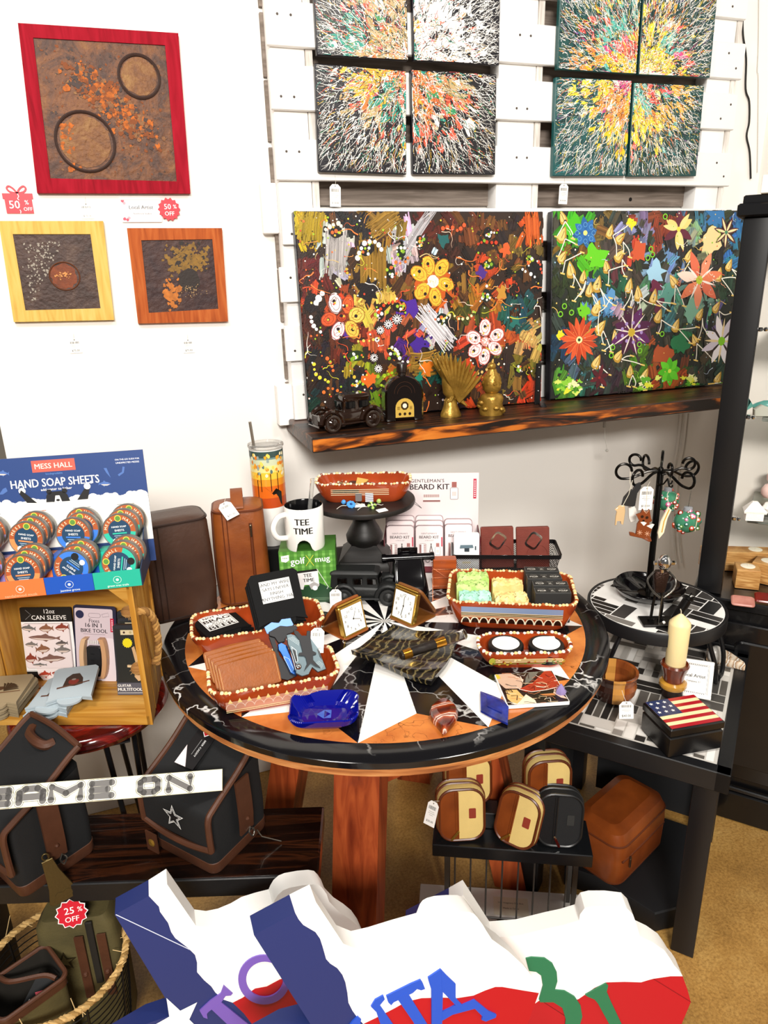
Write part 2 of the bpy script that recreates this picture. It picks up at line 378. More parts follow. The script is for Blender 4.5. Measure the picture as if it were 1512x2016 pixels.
framed('small rusted metal picture in a pale yellow wood frame',[(-3,435),(203,435),(225,630),(27,634)],[(25,461),(178,461),(198,607),(50,611)],redwood('pale_yellow_wood','#c49a48','#d6b25e','#dcbe70'),
       [rust_mat('charcoal_steel',[(.3,'#2e211c'),(.5,'#43302a'),(.7,'#594438')],16,9),plain('grey_patina','#9a9184',.7),plain('ember_rust','#74340f',.6,bump=.3,var=.3,vscale=60),plain('rust_ring','#5d3015',.6),plain('gold_flake','#c07f3a',.5)],yel_extra)
def org_extra(m,I):
    for i in range(420):
        x=.025+rr.gauss(0,.028); y=.045+rr.gauss(0,.024)
        if y < .012 and abs(x) > .03:continue
        m.poly(blob(rr,x,y,rr.uniform(.0015,.007),9,.5),-.0035+i*1.5e-6,1 if rr.random() < .8 else 3)
    m.poly(blob(rr,.028,-.012,.034,24,.08),-.0028,3)
    for i in range(70):m.poly(blob(rr,-.028+rr.gauss(0,.012),-.055+rr.gauss(0,.02),rr.uniform(.002,.008),8,.45),-.0028+i*3e-6,2)
    for i in range(60):m.poly(blob(rr,.03+rr.gauss(0,.02),-.045+rr.gauss(0,.01),rr.uniform(.0008,.002),6,.4),-.0025+i*3e-6,4)
framed('small rusted metal picture in an orange brown wood frame',[(250,449),(437,449),(449,633),(272,637)],[(278,473),(418,471),(430,608),(293,616)],redwood('orange_brown_wood','#8f4220','#ab5528','#bd6a36'),
       [rust_mat('plum_steel',[(.3,'#26161a'),(.5,'#3a221f'),(.7,'#452a20')],12,3),plain('mustard_patina','#7d5a18',.6,var=.3,vscale=60,bump=.3),plain('orange_patina','#b0641a',.6,var=.3,vscale=60),plain('black_patina','#241812',.6,bump=.4),plain('pale_flecks','#9a7a52',.6)],org_extra)
# ---------------------------------------------------------------- splattered canvases
def clampc(p,w,h,e=.002):return (max(-w/2+e,min(w/2-e,p[0])),max(-h/2+e,min(h/2-e,p[1])))
def splat(label,c4,y,ctr,bg,pal_,seed,group,dense=1.0):
    M,w,h,q=quadframe(c4,y); d=.019; ra=random.Random(seed)
    m=MB(); m.box((0,0,-d/2),(w,h,d),col=bg,bev=.002)
    cx,cy=M.inverted().to_3x3() @ (ctr-M.translation) if False else (M.inverted() @ ctr).xy
    z=.0004
    def inside(p):return abs(p[0]) < w/2-.001 and abs(p[1]) < h/2-.001
    def pt():
        for _ in range(200):
            a=ra.uniform(0,2*PI); r=ra.random()**.7*.40; p=(cx+r*math.cos(a),cy+r*math.sin(a))
            if inside(p):return p,a,r
        return (0,0),0,.1
    def pick(r,k):
        L_=pal_[0] if r < .24 else pal_[1]
        if ra.random() < .25:L_=pal_[2]
        return hx(ra.choice(L_))
    nz=[(ra.uniform(-.25,.25),ra.uniform(-.25,.25),hx(ra.choice(pal_[0]))) for _ in range(16)]
    for i in range(int(210*dense)):
        p,a,r=pt()
        if r > .27:continue
        g=min(nz,key=lambda q:(q[0]-p[0]+cx)**2+(q[1]-p[1]+cy)**2)[2] if ra.random() < .7 else pick(r,i)
        s=ra.uniform(.005,.017)*(1 if r < .2 else .6)
        m.poly([clampc(t,w,h) for t in blob(ra,p[0],p[1],s,12,.55,1.7,.7,a+ra.gauss(0,.4))],z,col=g); z +=1.2e-6
    for i in range(int(1250*dense)):
        p,a,r=pt(); ln=ra.uniform(.010,.050)*(.5+r*2.4); b=a+ra.gauss(0,.75 if r < .15 else .33); k=ra.gauss(0,14 if r < .2 else 6); P=[]; x,y2=p
        for j in range(6):
            P.append((x,y2)); x +=ln/5*math.cos(b); y2 +=ln/5*math.sin(b); b +=k*ln/5+ra.gauss(0,.22)
        P=[t for t in P if inside(t)]
        if len(P) < 3:continue
        cc=hx('#f4f1ea') if ra.random() < (.35 if r < .18 else .58) else pick(r,i)
        if ra.random() < .2:cc=hx('#14100f')
        m.line(P,ra.uniform(.0007,.0023),z,col=cc,taper=True); z +=1.0e-6
    for i in range(int(800*dense)):
        p,a,r=pt(); m.poly([clampc(t,w,h) for t in blob(ra,p[0],p[1],ra.uniform(.0004,.0022),6,.4)],z,col=hx('#f6f3ee') if ra.random() < .6 else hx('#14100f') if ra.random() < .3 else pick(r,i)); z +=8e-7
    o=m.build('splatter_canvas',PAINT,None,M); return tag(o,label,'painting',group)
CY1=2.345
palL=(['#e2583e','#e8742f','#eab12a','#d94a52','#f0ece2','#1f8f7c','#b9a070'],['#f2efe9','#e06a4a','#8a7c6a','#f2efe9','#177a6c','#e3b52f'],['#f5f2ec','#d8d2c6','#14110f','#2a8a55'])
palR=(['#f1c71e','#f3d63a','#f0913a','#e9574f','#d84a8a','#f5efe2','#58b6a8','#f3b04a'],['#f2d028','#f5f2ec','#2a8f94','#e77a3c','#f5f2ec','#7d5a94','#d8c65a'],['#f6f3ec','#16605f','#efe08a','#17120f'])
cl=Yp(806,121,CY1); cr=Yp(1250,150,CY1)
G1,G2='four black splatter canvases on the pallet','four teal splatter canvases on the pallet'
splat('black splatter canvas, upper left one of the black set of four',[(617,-82),(804,-62),(800,119),(621,108)],CY1,cl,'#17141a',palL,1,G1)
splat('black splatter canvas with pale misted centre, upper right one of the black set',[(814,-60),(987,-43),(981,128),(812,119)],CY1,cl,'#1b1a22',(palL[0]+['#f4f1ec']*6,['#f4f1ec'],['#f4f1ec']),2,G1,1.15)
splat('black splatter canvas with red splashes, lower left one of the black set',[(622,124),(801,140),(799,343),(625,338)],CY1,cl,'#15131a',palL,3,G1)
splat('black splatter canvas with yellow and teal swirl, lower right one of the black set',[(810,136),(978,147),(975,343),(812,343)],CY1,cl,'#15131a',palL,4,G1)
splat('teal splatter canvas with salmon base, upper left one of the teal set',[(1106,-48),(1268,-33),(1249,147),(1096,135)],CY1,cr,'#124846',palR,5,G2,1.15)
splat('teal splatter canvas with many yellow clots, upper right one of the teal set',[(1275,-32),(1418,-20),(1394,153),(1251,146)],CY1,cr,'#123f3e',palR,6,G2,1.15)
splat('teal splatter canvas with wide teal border, lower left one of the teal set',[(1095,153),(1240,157),(1236,347),(1088,345)],CY1,cr,'#125050',palR,7,G2)
splat('teal splatter canvas, lower right one of the teal set of four',[(1247,163),(1387,168),(1371,347),(1238,347)],CY1,cr,'#10423f',palR,8,G2)
# ================================================================ the two flower paintings, the shelf and what stands on it
def paint_tools(M,ox,oy,k):
    n=M.to_3x3() @ Vector((0,0,1)); Mi=M.inverted()
    def L(cx,cy):p=Mi @ Pl(ox+cx/k,oy+cy/k,M.translation,n); return p.x,p.y
    return L
class Painter:
    def __init__(s,c4,yt,yb,d,bg,seed,ox,oy,k,edge='#16131a'):
        # four picture corners; the top leans back to depth yt, the foot stands at depth yb
        P=[Yp(*c4[0],yt),Yp(*c4[1],yt),Yp(*c4[2],yb),Yp(*c4[3],yb)]; o=sum(P,Vector())/4
        s.M=frame(o,(P[1]-P[0])+(P[2]-P[3]),(P[0]-P[3])+(P[1]-P[2])); s.w=((P[1]-P[0]).length+(P[2]-P[3]).length)/2; s.h=((P[0]-P[3]).length+(P[1]-P[2]).length)/2
        s.L=paint_tools(s.M,ox,oy,k); s.r=random.Random(seed); s.m=MB(); s.z=.0008; s.px=s.w/((c4[1][0]-c4[0][0])*k)
        s.m.box((0,0,-d/2),(s.w,s.h,d),col=edge,bev=.003); s.m.rect(-s.w/2+.003,-s.h/2+.003,s.w/2-.003,s.h/2-.003,.0005,col=bg)
    def cl(s,P):return [clampc(p,s.w,s.h) for p in P]
    def up(s,d=1.2e-6):s.z +=d; return s.z
    def xy(s,cx,cy):return s.L(cx,cy)
    def brush(s,cx,cy,ln,wd,ang,col,n=9,jit=.10):
        x,y=s.L(cx,cy); ln *=s.px; wd *=s.px; a=R(ang); c,q=math.cos(a),math.sin(a); base=hx(col) if isinstance(col,str) else col; s.up(2e-6)
        for i in range(n):
            o=(i/(n-1)-.5)*wd if n > 1 else 0; l0=-ln/2*s.r.uniform(.7,1.1); l1=ln/2*s.r.uniform(.7,1.1); b=s.r.uniform(-.12,.12)*wd
            P=[(x+t*c-(o+b*(t/ln)**2*4)*q,y+t*q+(o+b*(t/ln)**2*4)*c) for t in (l0,l0*.4,l1*.4,l1)]
            f=1+s.r.uniform(-jit,jit)*2.2
            s.m.line(s.cl(P),wd/n*1.35,s.up(1e-7),col=tuple(min(1,v*f) for v in base))
    def patch(s,cx,cy,r,col,sx=1,sy=1,n=16,jag=.3,rot=0):
        x,y=s.L(cx,cy); s.m.poly(s.cl(blob(s.r,x,y,r*s.px,n,jag,sx,sy,R(rot))),s.up(),col=col)
    def dot(s,cx,cy,rx,col,ry=None,rot=0,n=10):
        x,y=s.L(cx,cy); s.m.poly(s.cl(blob(s.r,x,y,s.px,n,.06,rx,ry or rx,R(rot))),s.up(),col=col)
    def ring(s,cx,cy,rx,ry,w,col,rot=0,wob=.06):
        x,y=s.L(cx,cy); c,q=math.cos(R(rot)),math.sin(R(rot)); P=[]
        for i in range(19):
            a=2*PI*i/18; u,v=rx*s.px*(1+s.r.uniform(-wob,wob))*math.cos(a),ry*s.px*math.sin(a); P.append((x+u*c-v*q,y+u*q+v*c))
        s.m.line(s.cl(P),w*s.px,s.up(),col=col)
    def stroke(s,pts,w,col,taper=False):
        P=smooth_path([(*s.L(*p),0) for p in pts],5); s.m.line(s.cl([(p.x,p.y) for p in P]),w*s.px,s.up(),col=col,taper=taper)
    def squig(s,cx,cy,ln,w,col,k=6):
        a=s.r.uniform(0,6.28); P=[(cx,cy)]
        for i in range(k):a +=s.r.gauss(0,.7); cx +=ln/k*math.cos(a); cy +=ln/k*math.sin(a); P.append((cx,cy))
        s.stroke(P,w,col,True)
    def petal(s,cx,cy,a,r0,r1,wd,col,tip=.5):
        x,y=s.L(cx,cy); c,q=math.cos(R(a)),math.sin(R(a)); P=[]
        for i in range(13):
            t=i/12; P.append(((r0+(r1-r0)*t)*s.px,wd/2*s.px*math.sin(PI*min(1,t**tip))**.8))
        P=P+[(u,-v) for u,v in P[::-1][1:-1]]
        s.m.poly(s.cl([(x+u*c-v*q,y+u*q+v*c) for u,v in P]),s.up(),col=col)
    def done(s,name,label,cat):return tag(s.m.build(name,PAINT,None,s.M),label,cat)
p=Painter([(582,416),(1070,416),(1064,790),(605,832)],2.325,2.285,.034,'#2c1d16',21,540,400,2.8); r=p.r
anch=[(200,150,'#c9a411'),(330,210,'#cfc8c4'),(330,370,'#b8b3b4'),(600,110,'#8c6a22'),(540,330,'#8a6820'),(480,430,'#93702a'),(570,520,'#d6ad48'),(760,150,'#cfcbd0'),(660,280,'#b9aeb0'),(890,90,'#5a1d16'),(1040,120,'#6e3a1c'),(1180,110,'#70401e'),(1300,110,'#2a1d20'),(1420,120,'#cf5a1c'),(1030,400,'#8d6626'),(1190,400,'#b9471c'),(900,470,'#c4501c'),(210,380,'#5e1c18'),(220,540,'#d1491f'),(380,590,'#8a3a1c'),(200,740,'#4f2016'),(380,780,'#692a18'),(560,800,'#d0512c'),(740,690,'#c9583a'),(700,570,'#77381e'),(880,680,'#c9c4c8'),(1040,600,'#4a4a18'),(1120,520,'#b06a1c'),(1320,330,'#7d5220'),(1390,260,'#7a5a26'),(1420,400,'#1c1a1a'),(1440,540,'#1d4a52'),(1330,650,'#1c544f'),(1400,740,'#c8a058'),(1290,740,'#c24e20'),(1100,720,'#b44420'),(950,720,'#2a2224'),(830,870,'#8f6c26'),(930,960,'#1c4c46'),(650,900,'#b5651c'),(600,990,'#6c7a14'),(450,850,'#9c9420'),(330,870,'#231c22'),(240,960,'#1c1820'),(220,1090,'#16352c'),(460,1020,'#1d1c20'),(1100,1000,'#c2451a'),(1330,920,'#7d6a22'),(1430,1010,'#c63a1c'),(1230,900,'#2a1e1c'),(1000,1050,'#20181a'),(780,480,'#7a4a1c'),(980,260,'#3c2018'),(420,110,'#221c22'),(760,780,'#4c2480')]
for i in range(900):
    cx,cy=r.uniform(125,1475),r.uniform(55,1130); a=min(anch,key=lambda q:(q[0]-cx+r.gauss(0,28))**2+(q[1]-cy+r.gauss(0,28))**2)
    p.brush(cx,cy,r.uniform(30,110),r.uniform(14,46),r.choice([80,95,60,110,40])+r.gauss(0,15),r.choice(['#2a1a12','#3f2614','#553418','#1c1411']) if r.random() < .2 else tuple(v*r.uniform(.65,1.05) for v in hx(a[2])),6,.2)
for cx,cy,ln,wd,an,c in ((200,130,170,110,80,'#9c8210'),(610,105,190,90,35,'#95712a'),(780,170,330,50,52,'#aaa6aa'),(340,270,240,100,84,'#a8a2a0'),(545,360,280,130,88,'#8d6a22'),(575,520,60,180,85,'#dcb250'),(890,680,280,90,-50,'#cdc8cc'),(1420,130,180,80,95,'#d05c20'),(830,890,150,120,4,'#94702a'),(1400,745,60,120,60,'#cda55c')):p.brush(cx,cy,ln,wd,an,c,22,.18)
for cx,cy,rr_,c in ((740,570,45,'#4a2390'),(690,590,30,'#52299a'),(800,775,40,'#41208a'),(1090,740,32,'#45238c'),(385,715,25,'#4a2486'),(930,205,32,'#1d5b5b'),(1330,650,34,'#1f6a62'),(800,960,24,'#1d7a64'),(1140,380,26,'#4a2a80'),(840,910,34,'#e07820'),(520,480,60,'#1a1416'),(1250,490,30,'#c08a34'),(1270,260,30,'#d05a28'),(530,970,40,'#d8641c')):p.patch(cx,cy,rr_,c,jag=.5)
def egg(cx,cy,rx,ry,rot,col,edge):
    p.dot(cx,cy,rx,col,ry,rot,18); p.ring(cx,cy,rx*.96,ry*.96,4,edge,rot); p.ring(cx,cy,rx*.6,ry*.62,2.5,edge,rot,.2)
    for _ in range(4):p.squig(cx+r.gauss(0,6),cy+r.gauss(0,6),rx,2.5,edge,4)
    p.dot(cx+r.gauss(0,8),cy+r.gauss(0,8),9,'#241418'); p.dot(cx+r.gauss(0,8),cy+r.gauss(0,8),6,'#c9b23a')
p.patch(873,440,95,'#c05418',jag=.2)
for cx,cy,a in ((848,345,100),(920,358,50),(942,447,-15),(885,515,-80),(812,485,-140),(797,390,150)):egg(cx,cy,50,37,a,'#ecb638','#a8651a')
p.dot(873,432,32,'#f2ead8',n=16)
for _ in range(8):p.squig(873+r.gauss(0,10),432+r.gauss(0,10),22,2,'#c9a04a',4)
for cx,cy,a in ((1160,685,90),(1224,727,20),(1215,800,-35),(1155,845,-100),(1105,812,-150),(1098,742,150)):egg(cx,cy,46,36,a,'#f0dfe0','#b84c40')
p.dot(1160,762,26,'#e89a90',n=14)
for _ in range(24):p.dot(1160+r.gauss(0,14),762+r.gauss(0,14),4,'#fbf0ee',n=6)
for cx,cy,rx,ry,a,c,e in ((335,552,50,36,95,'#efe6e0','#6a2a30'),(405,560,46,32,80,'#d35a28','#8c2a14'),(452,617,44,40,10,'#e7c257','#8a5c18'),(427,695,48,36,-60,'#e9b94a','#8a5a18'),(350,702,48,34,60,'#f1e4e2','#94404a'),(300,640,42,34,20,'#d2552a','#8c2e14'),(370,630,26,22,0,'#b8431c','#6a1e10'),(205,550,46,38,70,'#1c1416','#1c1416')):egg(cx,cy,rx,ry,a,c,e)
for cx,cy,q in ((675,640,28),(627,668,25),(583,700,22),(548,852,22),(572,912,22),(565,752,14)):
    p.dot(cx,cy,q,'#2a2024',n=14)
    for k in range(12):a=k*30; p.stroke([(cx+5*math.cos(R(a)),cy+5*math.sin(R(a))),(cx+q*math.cos(R(a)),cy+q*math.sin(R(a)))],4,'#efe9e6')
for cx,cy,rx,ry,c in ((800,215,22,34,'#161c10'),(697,265,26,34,'#12200f'),(642,375,22,36,'#16240f'),(1175,170,26,34,'#151012'),(1165,510,26,36,'#15201a'),(1180,340,36,26,'#1c2a10'),(925,640,34,32,'#0f201c'),(1398,312,24,30,'#1c1412'),(672,835,34,26,'#180f10'),(505,250,40,36,'#15100f'),(340,160,34,28,'#16100e'),(445,990,34,26,'#12201c'),(450,840,50,26,'#1c3010'),(1345,910,24,24,'#12140f'),(690,570,40,30,'#1c1412'),(580,605,26,34,'#19120f')):
    p.dot(cx,cy,rx,c,ry,0,14)
    for k in range(9):p.dot(cx+r.gauss(0,rx*.5),cy+r.gauss(0,ry*.5),r.uniform(5,10),r.choice(['#9cc030','#f1ece2','#e8642c','#d6b23a','#7aa62a','#f3efe6']),n=8)
def trail(pts,col,q,step=22):
    P=smooth_path([(a,b,0) for a,b in pts],8); acc=0; last=P[0]
    for v in P:
        acc +=(v-last).length; last=v
        if acc >=step:acc=0; p.dot(v.x+r.gauss(0,2),v.y+r.gauss(0,2),q*r.uniform(.75,1.2),col,n=9)
trail([(265,165),(300,135),(350,110),(385,160)],'#f0e6c8',10); trail([(450,330),(470,270),(500,220),(560,215),(590,260)],'#f6f2ee',12,26); trail([(195,600),(205,660),(235,700),(265,710)],'#f4f0ec',10); trail([(215,575),(240,530),(270,485)],'#f6f2ee',16,26)
trail([(215,860),(220,910),(245,960),(300,985)],'#ead23a',9); trail([(270,835),(305,870),(320,920)],'#e8682e',9); trail([(940,610),(1010,630),(1065,635),(1100,590)],'#efe2a8',8); trail([(960,560),(1000,520),(1010,470)],'#8a2a1c',9)
trail([(1345,350),(1390,380),(1435,410)],'#f4f0ec',9); trail([(1440,300),(1465,350),(1470,400)],'#d0523a',9,18); trail([(620,795),(660,800),(700,870),(750,870)],'#f0e8e4',9); trail([(1100,940),(1150,930),(1200,900),(1240,880)],'#f0c878',10); trail([(550,960),(600,950),(650,935)],'#9ab81c',10); trail([(560,1010),(620,1000),(680,1000)],'#a8c22a',9)
trail([(250,1060),(300,1020),(350,1035),(370,1060)],'#e8722e',9); trail([(900,1075),(960,1095),(1040,1100)],'#e8d4d8',7); trail([(640,320),(700,330),(740,300)],'#d8702c',9); trail([(900,160),(960,130),(1010,150),(1050,120)],'#e0582c',10,24); trail([(1100,240),(1150,215),(1220,220)],'#c23a1c',9); trail([(400,340),(395,380),(420,420)],'#e8a838',7); trail([(560,620),(610,560),(690,540)],'#d8431c',8); trail([(430,760),(500,760),(580,745)],'#e8c85c',7)
for i in range(75):p.squig(r.uniform(150,1460),r.uniform(70,1110),r.uniform(40,150),r.uniform(2.5,6),r.choice(['#e8682e','#e89a4a','#f0e6dc','#f0e6dc','#e8c8b0','#d8d23a','#c9b07a','#e0522c']))
for i in range(420):p.dot(r.uniform(140,1465),r.uniform(60,1120),r.uniform(1.5,6),r.choice(['#f2ece4','#e8692e','#e8c83c','#9cbf2c','#f2ece4','#c9442c','#17110f']),n=7)
for cx,cy,a in ((215,380,95),(200,450,92),(460,175,70),(1070,370,40),(1410,470,110),(1000,300,15),(860,1010,75),(850,1090,110),(1190,590,160),(1010,700,150),(470,720,40),(730,720,80)):p.squig(cx,cy,120,7,'#e8793a',5)
p.done('flower_painting','wide orange and ochre flower painting leaning at the left of the shelf','painting')
p=Painter([(1081,417),(1474,413),(1432,754),(1089,785)],2.325,2.285,.034,'#1e2420',22,1040,400,3.203); r=p.r
anch=[(220,500,'#2c3a1c'),(190,650,'#1e2a14'),(300,620,'#2d4a2a'),(280,160,'#3fa51c'),(430,340,'#57b814'),(350,300,'#7a5a1c'),(430,240,'#7a5f2a'),(560,260,'#56473c'),(690,230,'#8c86b4'),(690,300,'#b8482a'),(740,340,'#8f93b8'),(800,420,'#8fbcd8'),(860,350,'#6a9ac8'),(870,210,'#8a3a20'),(940,240,'#2a2a2c'),(1040,230,'#8fae8a'),(1130,210,'#e0c88a'),(1090,110,'#3a6f9c'),(1150,90,'#25639a'),(1260,300,'#2f78b0'),(1180,330,'#1e1e20'),(1270,520,'#22402c'),(1120,400,'#6e6a5a'),(1050,640,'#6ea28c'),(880,570,'#4f9284'),(740,480,'#3f7f5c'),(640,450,'#4a3f36'),(600,620,'#b9b2b8'),(700,640,'#c4c0c4'),(480,580,'#4d86b8'),(530,540,'#1e5a42'),(480,640,'#4d82b4'),(420,760,'#33585a'),(350,960,'#2e4a46'),(200,900,'#1d4058'),(270,1050,'#4c6480'),(230,1150,'#4f8a2a'),(330,1150,'#2f6a5c'),(480,1100,'#32242a'),(620,900,'#3a3a30'),(730,1000,'#4c7a1c'),(840,960,'#9c4a24'),(960,890,'#1e6a40'),(930,1080,'#a84620'),(900,1000,'#7a3a24'),(1000,1100,'#33581e'),(1100,1060,'#2f4a3c'),(1130,900,'#4a3a2c'),(1180,760,'#6a5a86'),(1000,760,'#3a5a4c'),(880,700,'#3d7484'),(780,700,'#4a4644'),(700,800,'#52303a'),(560,380,'#5a3030'),(1000,900,'#3c3020'),(820,600,'#4c1a34')]
for i in range(760):
    cx,cy=r.uniform(155,1370),r.uniform(60,1240); a=min(anch,key=lambda q:(q[0]-cx+r.gauss(0,25))**2+(q[1]-cy+r.gauss(0,25))**2)
    p.brush(cx,cy,r.uniform(40,120),r.uniform(18,50),r.choice([85,100,60,30])+r.gauss(0,20),r.choice(['#1a1f1a','#2a3420','#33403a','#3c3a30']) if r.random() < .22 else tuple(v*r.uniform(.6,1.0) for v in hx(a[2])),6,.2)
for cx,cy,q,c in ((285,160,70,'#46b814'),(430,345,62,'#62c814'),(345,680,40,'#6cc41c'),(690,310,50,'#c8522c'),(1180,85,60,'#2b6ea6'),(1150,230,75,'#e4cd92'),(800,430,60,'#9cc8e0'),(490,620,55,'#5590c0'),(650,130,28,'#e8d824'),(960,890,60,'#1f7044'),(850,960,60,'#a44c26'),(1030,680,60,'#78ac94'),(870,580,60,'#58988a'),(800,530,38,'#641a3c'),(820,640,36,'#5c1838'),(200,830,22,'#e0d824')):p.patch(cx,cy,q,c,jag=.4)
def leaf(cx,cy,q,rot=80):
    p.petal(cx,cy,rot,-q,q,q*1.25,'#b98f34'); p.petal(cx-3,cy-4,rot,-q*.75,q*.75,q*.85,'#e8c878')
    p.stroke([(cx+q*.6*math.cos(R(rot)),cy-q*.6*math.sin(R(rot))),(cx,cy),(cx-q*.5*math.cos(R(rot)),cy+q*.5*math.sin(R(rot)))],3,'#6a4414'); p.dot(cx+q*.4,cy+q*.7,9,'#3a1416')
def stem(cx,cy,ln,a):
    ex,ey=cx+ln*math.cos(R(a)),cy+ln*math.sin(R(a)); p.stroke([(cx,cy),((cx+ex)/2+r.gauss(0,8),(cy+ey)/2+r.gauss(0,8)),(ex,ey)],5.5,'#f2ecdc')
    p.stroke([(ex-14,ey-4),(ex+14,ey+4)],8,'#e8c46a')
LV=[(215,200),(215,340),(265,420),(345,465),(515,180),(580,220),(575,330),(490,400),(385,545),(435,510),(635,520),(690,570),(790,590),(430,660),(910,490),(1010,330),(1265,390),(1200,450),(1185,655),(930,770),(820,710),(455,780),(570,960),(640,1060),(735,1080),(1045,860),(1080,700),(1195,1100),(215,90),(545,840),(430,1000)]
for cx,cy in LV:leaf(cx,cy,r.uniform(36,48),r.uniform(40,130))
for cx,cy in LV:
    for _ in range(2):stem(cx+15,cy+25,r.uniform(70,150),r.choice([100,80,60,20,-20,115])+r.gauss(0,14))
def flower(cx,cy,n,r1,wd,cols,ctr,cr_,a0=0,tip=.8):
    for k in range(n):p.petal(cx,cy,a0+360*k/n,cr_*.6,r1*r.uniform(.9,1.08),wd,cols[k % len(cols)],tip)
    p.dot(cx,cy,cr_,ctr,n=14)
flower(357,188,8,80,40,['#1c5c9c','#2468ac'],'#efe07a',13,10)
for k in range(8):p.ring(357+52*math.cos(R(45*k)),188+52*math.sin(R(45*k)),11,11,3,'#5b9ad0')
flower(945,165,6,110,42,['#e8cd7a','#5c1a30'],'#efd24a',12,30); flower(945,165,3,115,30,['#ecd48a'],'#efd24a',13,50)
flower(1245,185,7,88,28,['#4c1a20'],'#3f6a4c',12,12); flower(1245,185,7,78,13,['#ecd6a0'],'#3f7a5c',10,12)
flower(1075,485,7,168,58,['#e07a52','#e88a66','#d8694a','#efd8c8'],'#a4b82c',24,12); flower(1075,485,7,120,12,['#f4e6dc','#3a2018'],'#b4c22c',22,36)
for _ in range(26):p.squig(1075+r.gauss(0,60),485+r.gauss(0,60),50,4,r.choice(['#f0a080','#f4dccb','#d45a34']))
flower(318,862,15,130,34,['#c8441c','#d9562a','#b83c1a'],'#e8e0a0',20,5); p.dot(318,862,9,'#1c3a1c')
for k in range(15):p.stroke([(318+25*math.cos(R(24*k+5)),862+25*math.sin(R(24*k+5))),(318+105*math.cos(R(24*k+5)),862+105*math.sin(R(24*k+5)))],3,'#f07a48')
flower(648,815,8,135,66,['#4c1440','#5c1f5c','#3f1030'],'#c4a62c',24,20); flower(648,815,9,125,9,['#efe2d4'],'#c8aa2e',22,8)
for k in range(9):p.dot(648+62*math.cos(R(40*k)),815+62*math.sin(R(40*k)),10,'#a68cc8')
flower(1215,870,8,150,46,['#e9e4ea','#cfc6d4','#efe9ec'],'#7cc41c',26,18); flower(1215,870,8,130,14,['#30201c','#e8cf9c'],'#84c81e',25,40)
flower(888,1058,8,82,44,['#4cb41c','#62c828'],'#d8e04a',12,5)
flower(445,1100,6,70,26,['#4c101c','#5c1420'],'#8c1c1c',8,15)
for cx,cy in ((225,650),(200,700),(270,690),(770,290),(780,325),(750,345),(697,890),(700,930),(530,910),(520,960),(840,825),(860,85)):p.ring(cx,cy,13,13,6,'#7ac42c')
for i in range(60):p.patch(r.choice([r.uniform(180,330),r.uniform(680,820),r.uniform(960,1060)]),r.uniform(1090,1210),r.uniform(6,16),r.choice(['#e0e03a','#8cc83a','#d8e46a','#5ba82a','#efe9b0']),jag=.6,sx=1.6)
for i in range(260):p.dot(r.uniform(165,1360),r.uniform(60,1230),r.uniform(1.5,5),r.choice(['#f0e8d8','#7cc42c','#e8c86a','#d0522c','#9cc0dc','#141412']),n=7)
for i in range(24):p.squig(r.uniform(165,1360),r.uniform(60,1230),r.uniform(40,110),4,r.choice(['#f0e8dc','#8cc83a','#e8c86a','#c8d8ec']))
p.done('flower_painting','square green and blue flower painting leaning at the right of the shelf','painting')
# ---------------------------------------------------------------- the charred plank shelf
def burnt_mat():
    m,N,L,B=newmat('charred_plank'); tc=N.new('ShaderNodeTexCoord'); mp=N.new('ShaderNodeMapping'); mp.inputs['Scale'].default_value=(2.2,26,26)
    L.new(tc.outputs['Object'],mp.inputs[0]); n=N.new('ShaderNodeTexNoise'); n.inputs['Scale'].default_value=1; n.inputs['Detail'].default_value=8; n.inputs['Distortion'].default_value=2.5; L.new(mp.outputs[0],n.inputs[0])
    r=N.new('ShaderNodeValToRGB'); L.new(n.outputs['Fac'],r.inputs[0]); E=r.color_ramp.elements; E.new(.5); E.new(.6)
    for e,(q,c) in zip(E,((.40,'#120b08'),(.52,'#3b2011'),(.62,'#5f3417'),(.74,'#7d4a20'))):e.position=q; e.color=C4(c)
    L.new(r.outputs[0],B.inputs['Base Color']); B.inputs['Roughness'].default_value=.4
    b=N.new('ShaderNodeBump'); b.inputs['Strength'].default_value=.4; b.inputs['Distance'].default_value=.003; L.new(n.outputs['Fac'],b.inputs['Height']); L.new(b.outputs[0],B.inputs['Normal'])
    return m
def flame_mat():
    m,N,L,B=newmat('torched_front_edge'); tc=N.new('ShaderNodeTexCoord'); mp=N.new('ShaderNodeMapping'); mp.inputs['Scale'].default_value=(3.2,1,22)
    L.new(tc.outputs['Object'],mp.inputs[0]); n=N.new('ShaderNodeTexNoise'); n.inputs['Scale'].default_value=1; n.inputs['Detail'].default_value=6; n.inputs['Distortion'].default_value=1.2; L.new(mp.outputs[0],n.inputs[0])
    r=N.new('ShaderNodeValToRGB'); L.new(n.outputs['Fac'],r.inputs[0]); E=r.color_ramp.elements; E.new(.5); E.new(.6)
    for e,(q,c) in zip(E,((.46,'#170d09'),(.52,'#6a3310'),(.58,'#c46a20'),(.75,'#e08a34'))):e.position=q; e.color=C4(c)
    L.new(r.outputs[0],B.inputs['Base Color']); B.inputs['Roughness'].default_value=.35
    return m
BURNT=burnt_mat()
SZ=1.122; SY0=2.072
sh=thing('plank_shelf','thick charred wooden plank shelf under the flower paintings','shelf',TR(.488,SY0,SZ))
MB().box((.94,.193,-.024),(1.88,.378,.048),bev=.004).build('plank',BURNT,sh)
m=MB(); ra=random.Random(5); P=[]
for i in range(61):P.append((i*.0312+.003,-.004-.0015*ra.random()))
P +=[(x,-.044+.002*ra.random()) for x,_ in P[::-1]]
m.prism(P,0,.004,T=frame((0,.0065,0),(1,0,0),(0,0,1))); m.build('burnt_edge',flame_mat(),sh)
BLK=plain('satin_black_steel','#0e0e10',rough=.35)
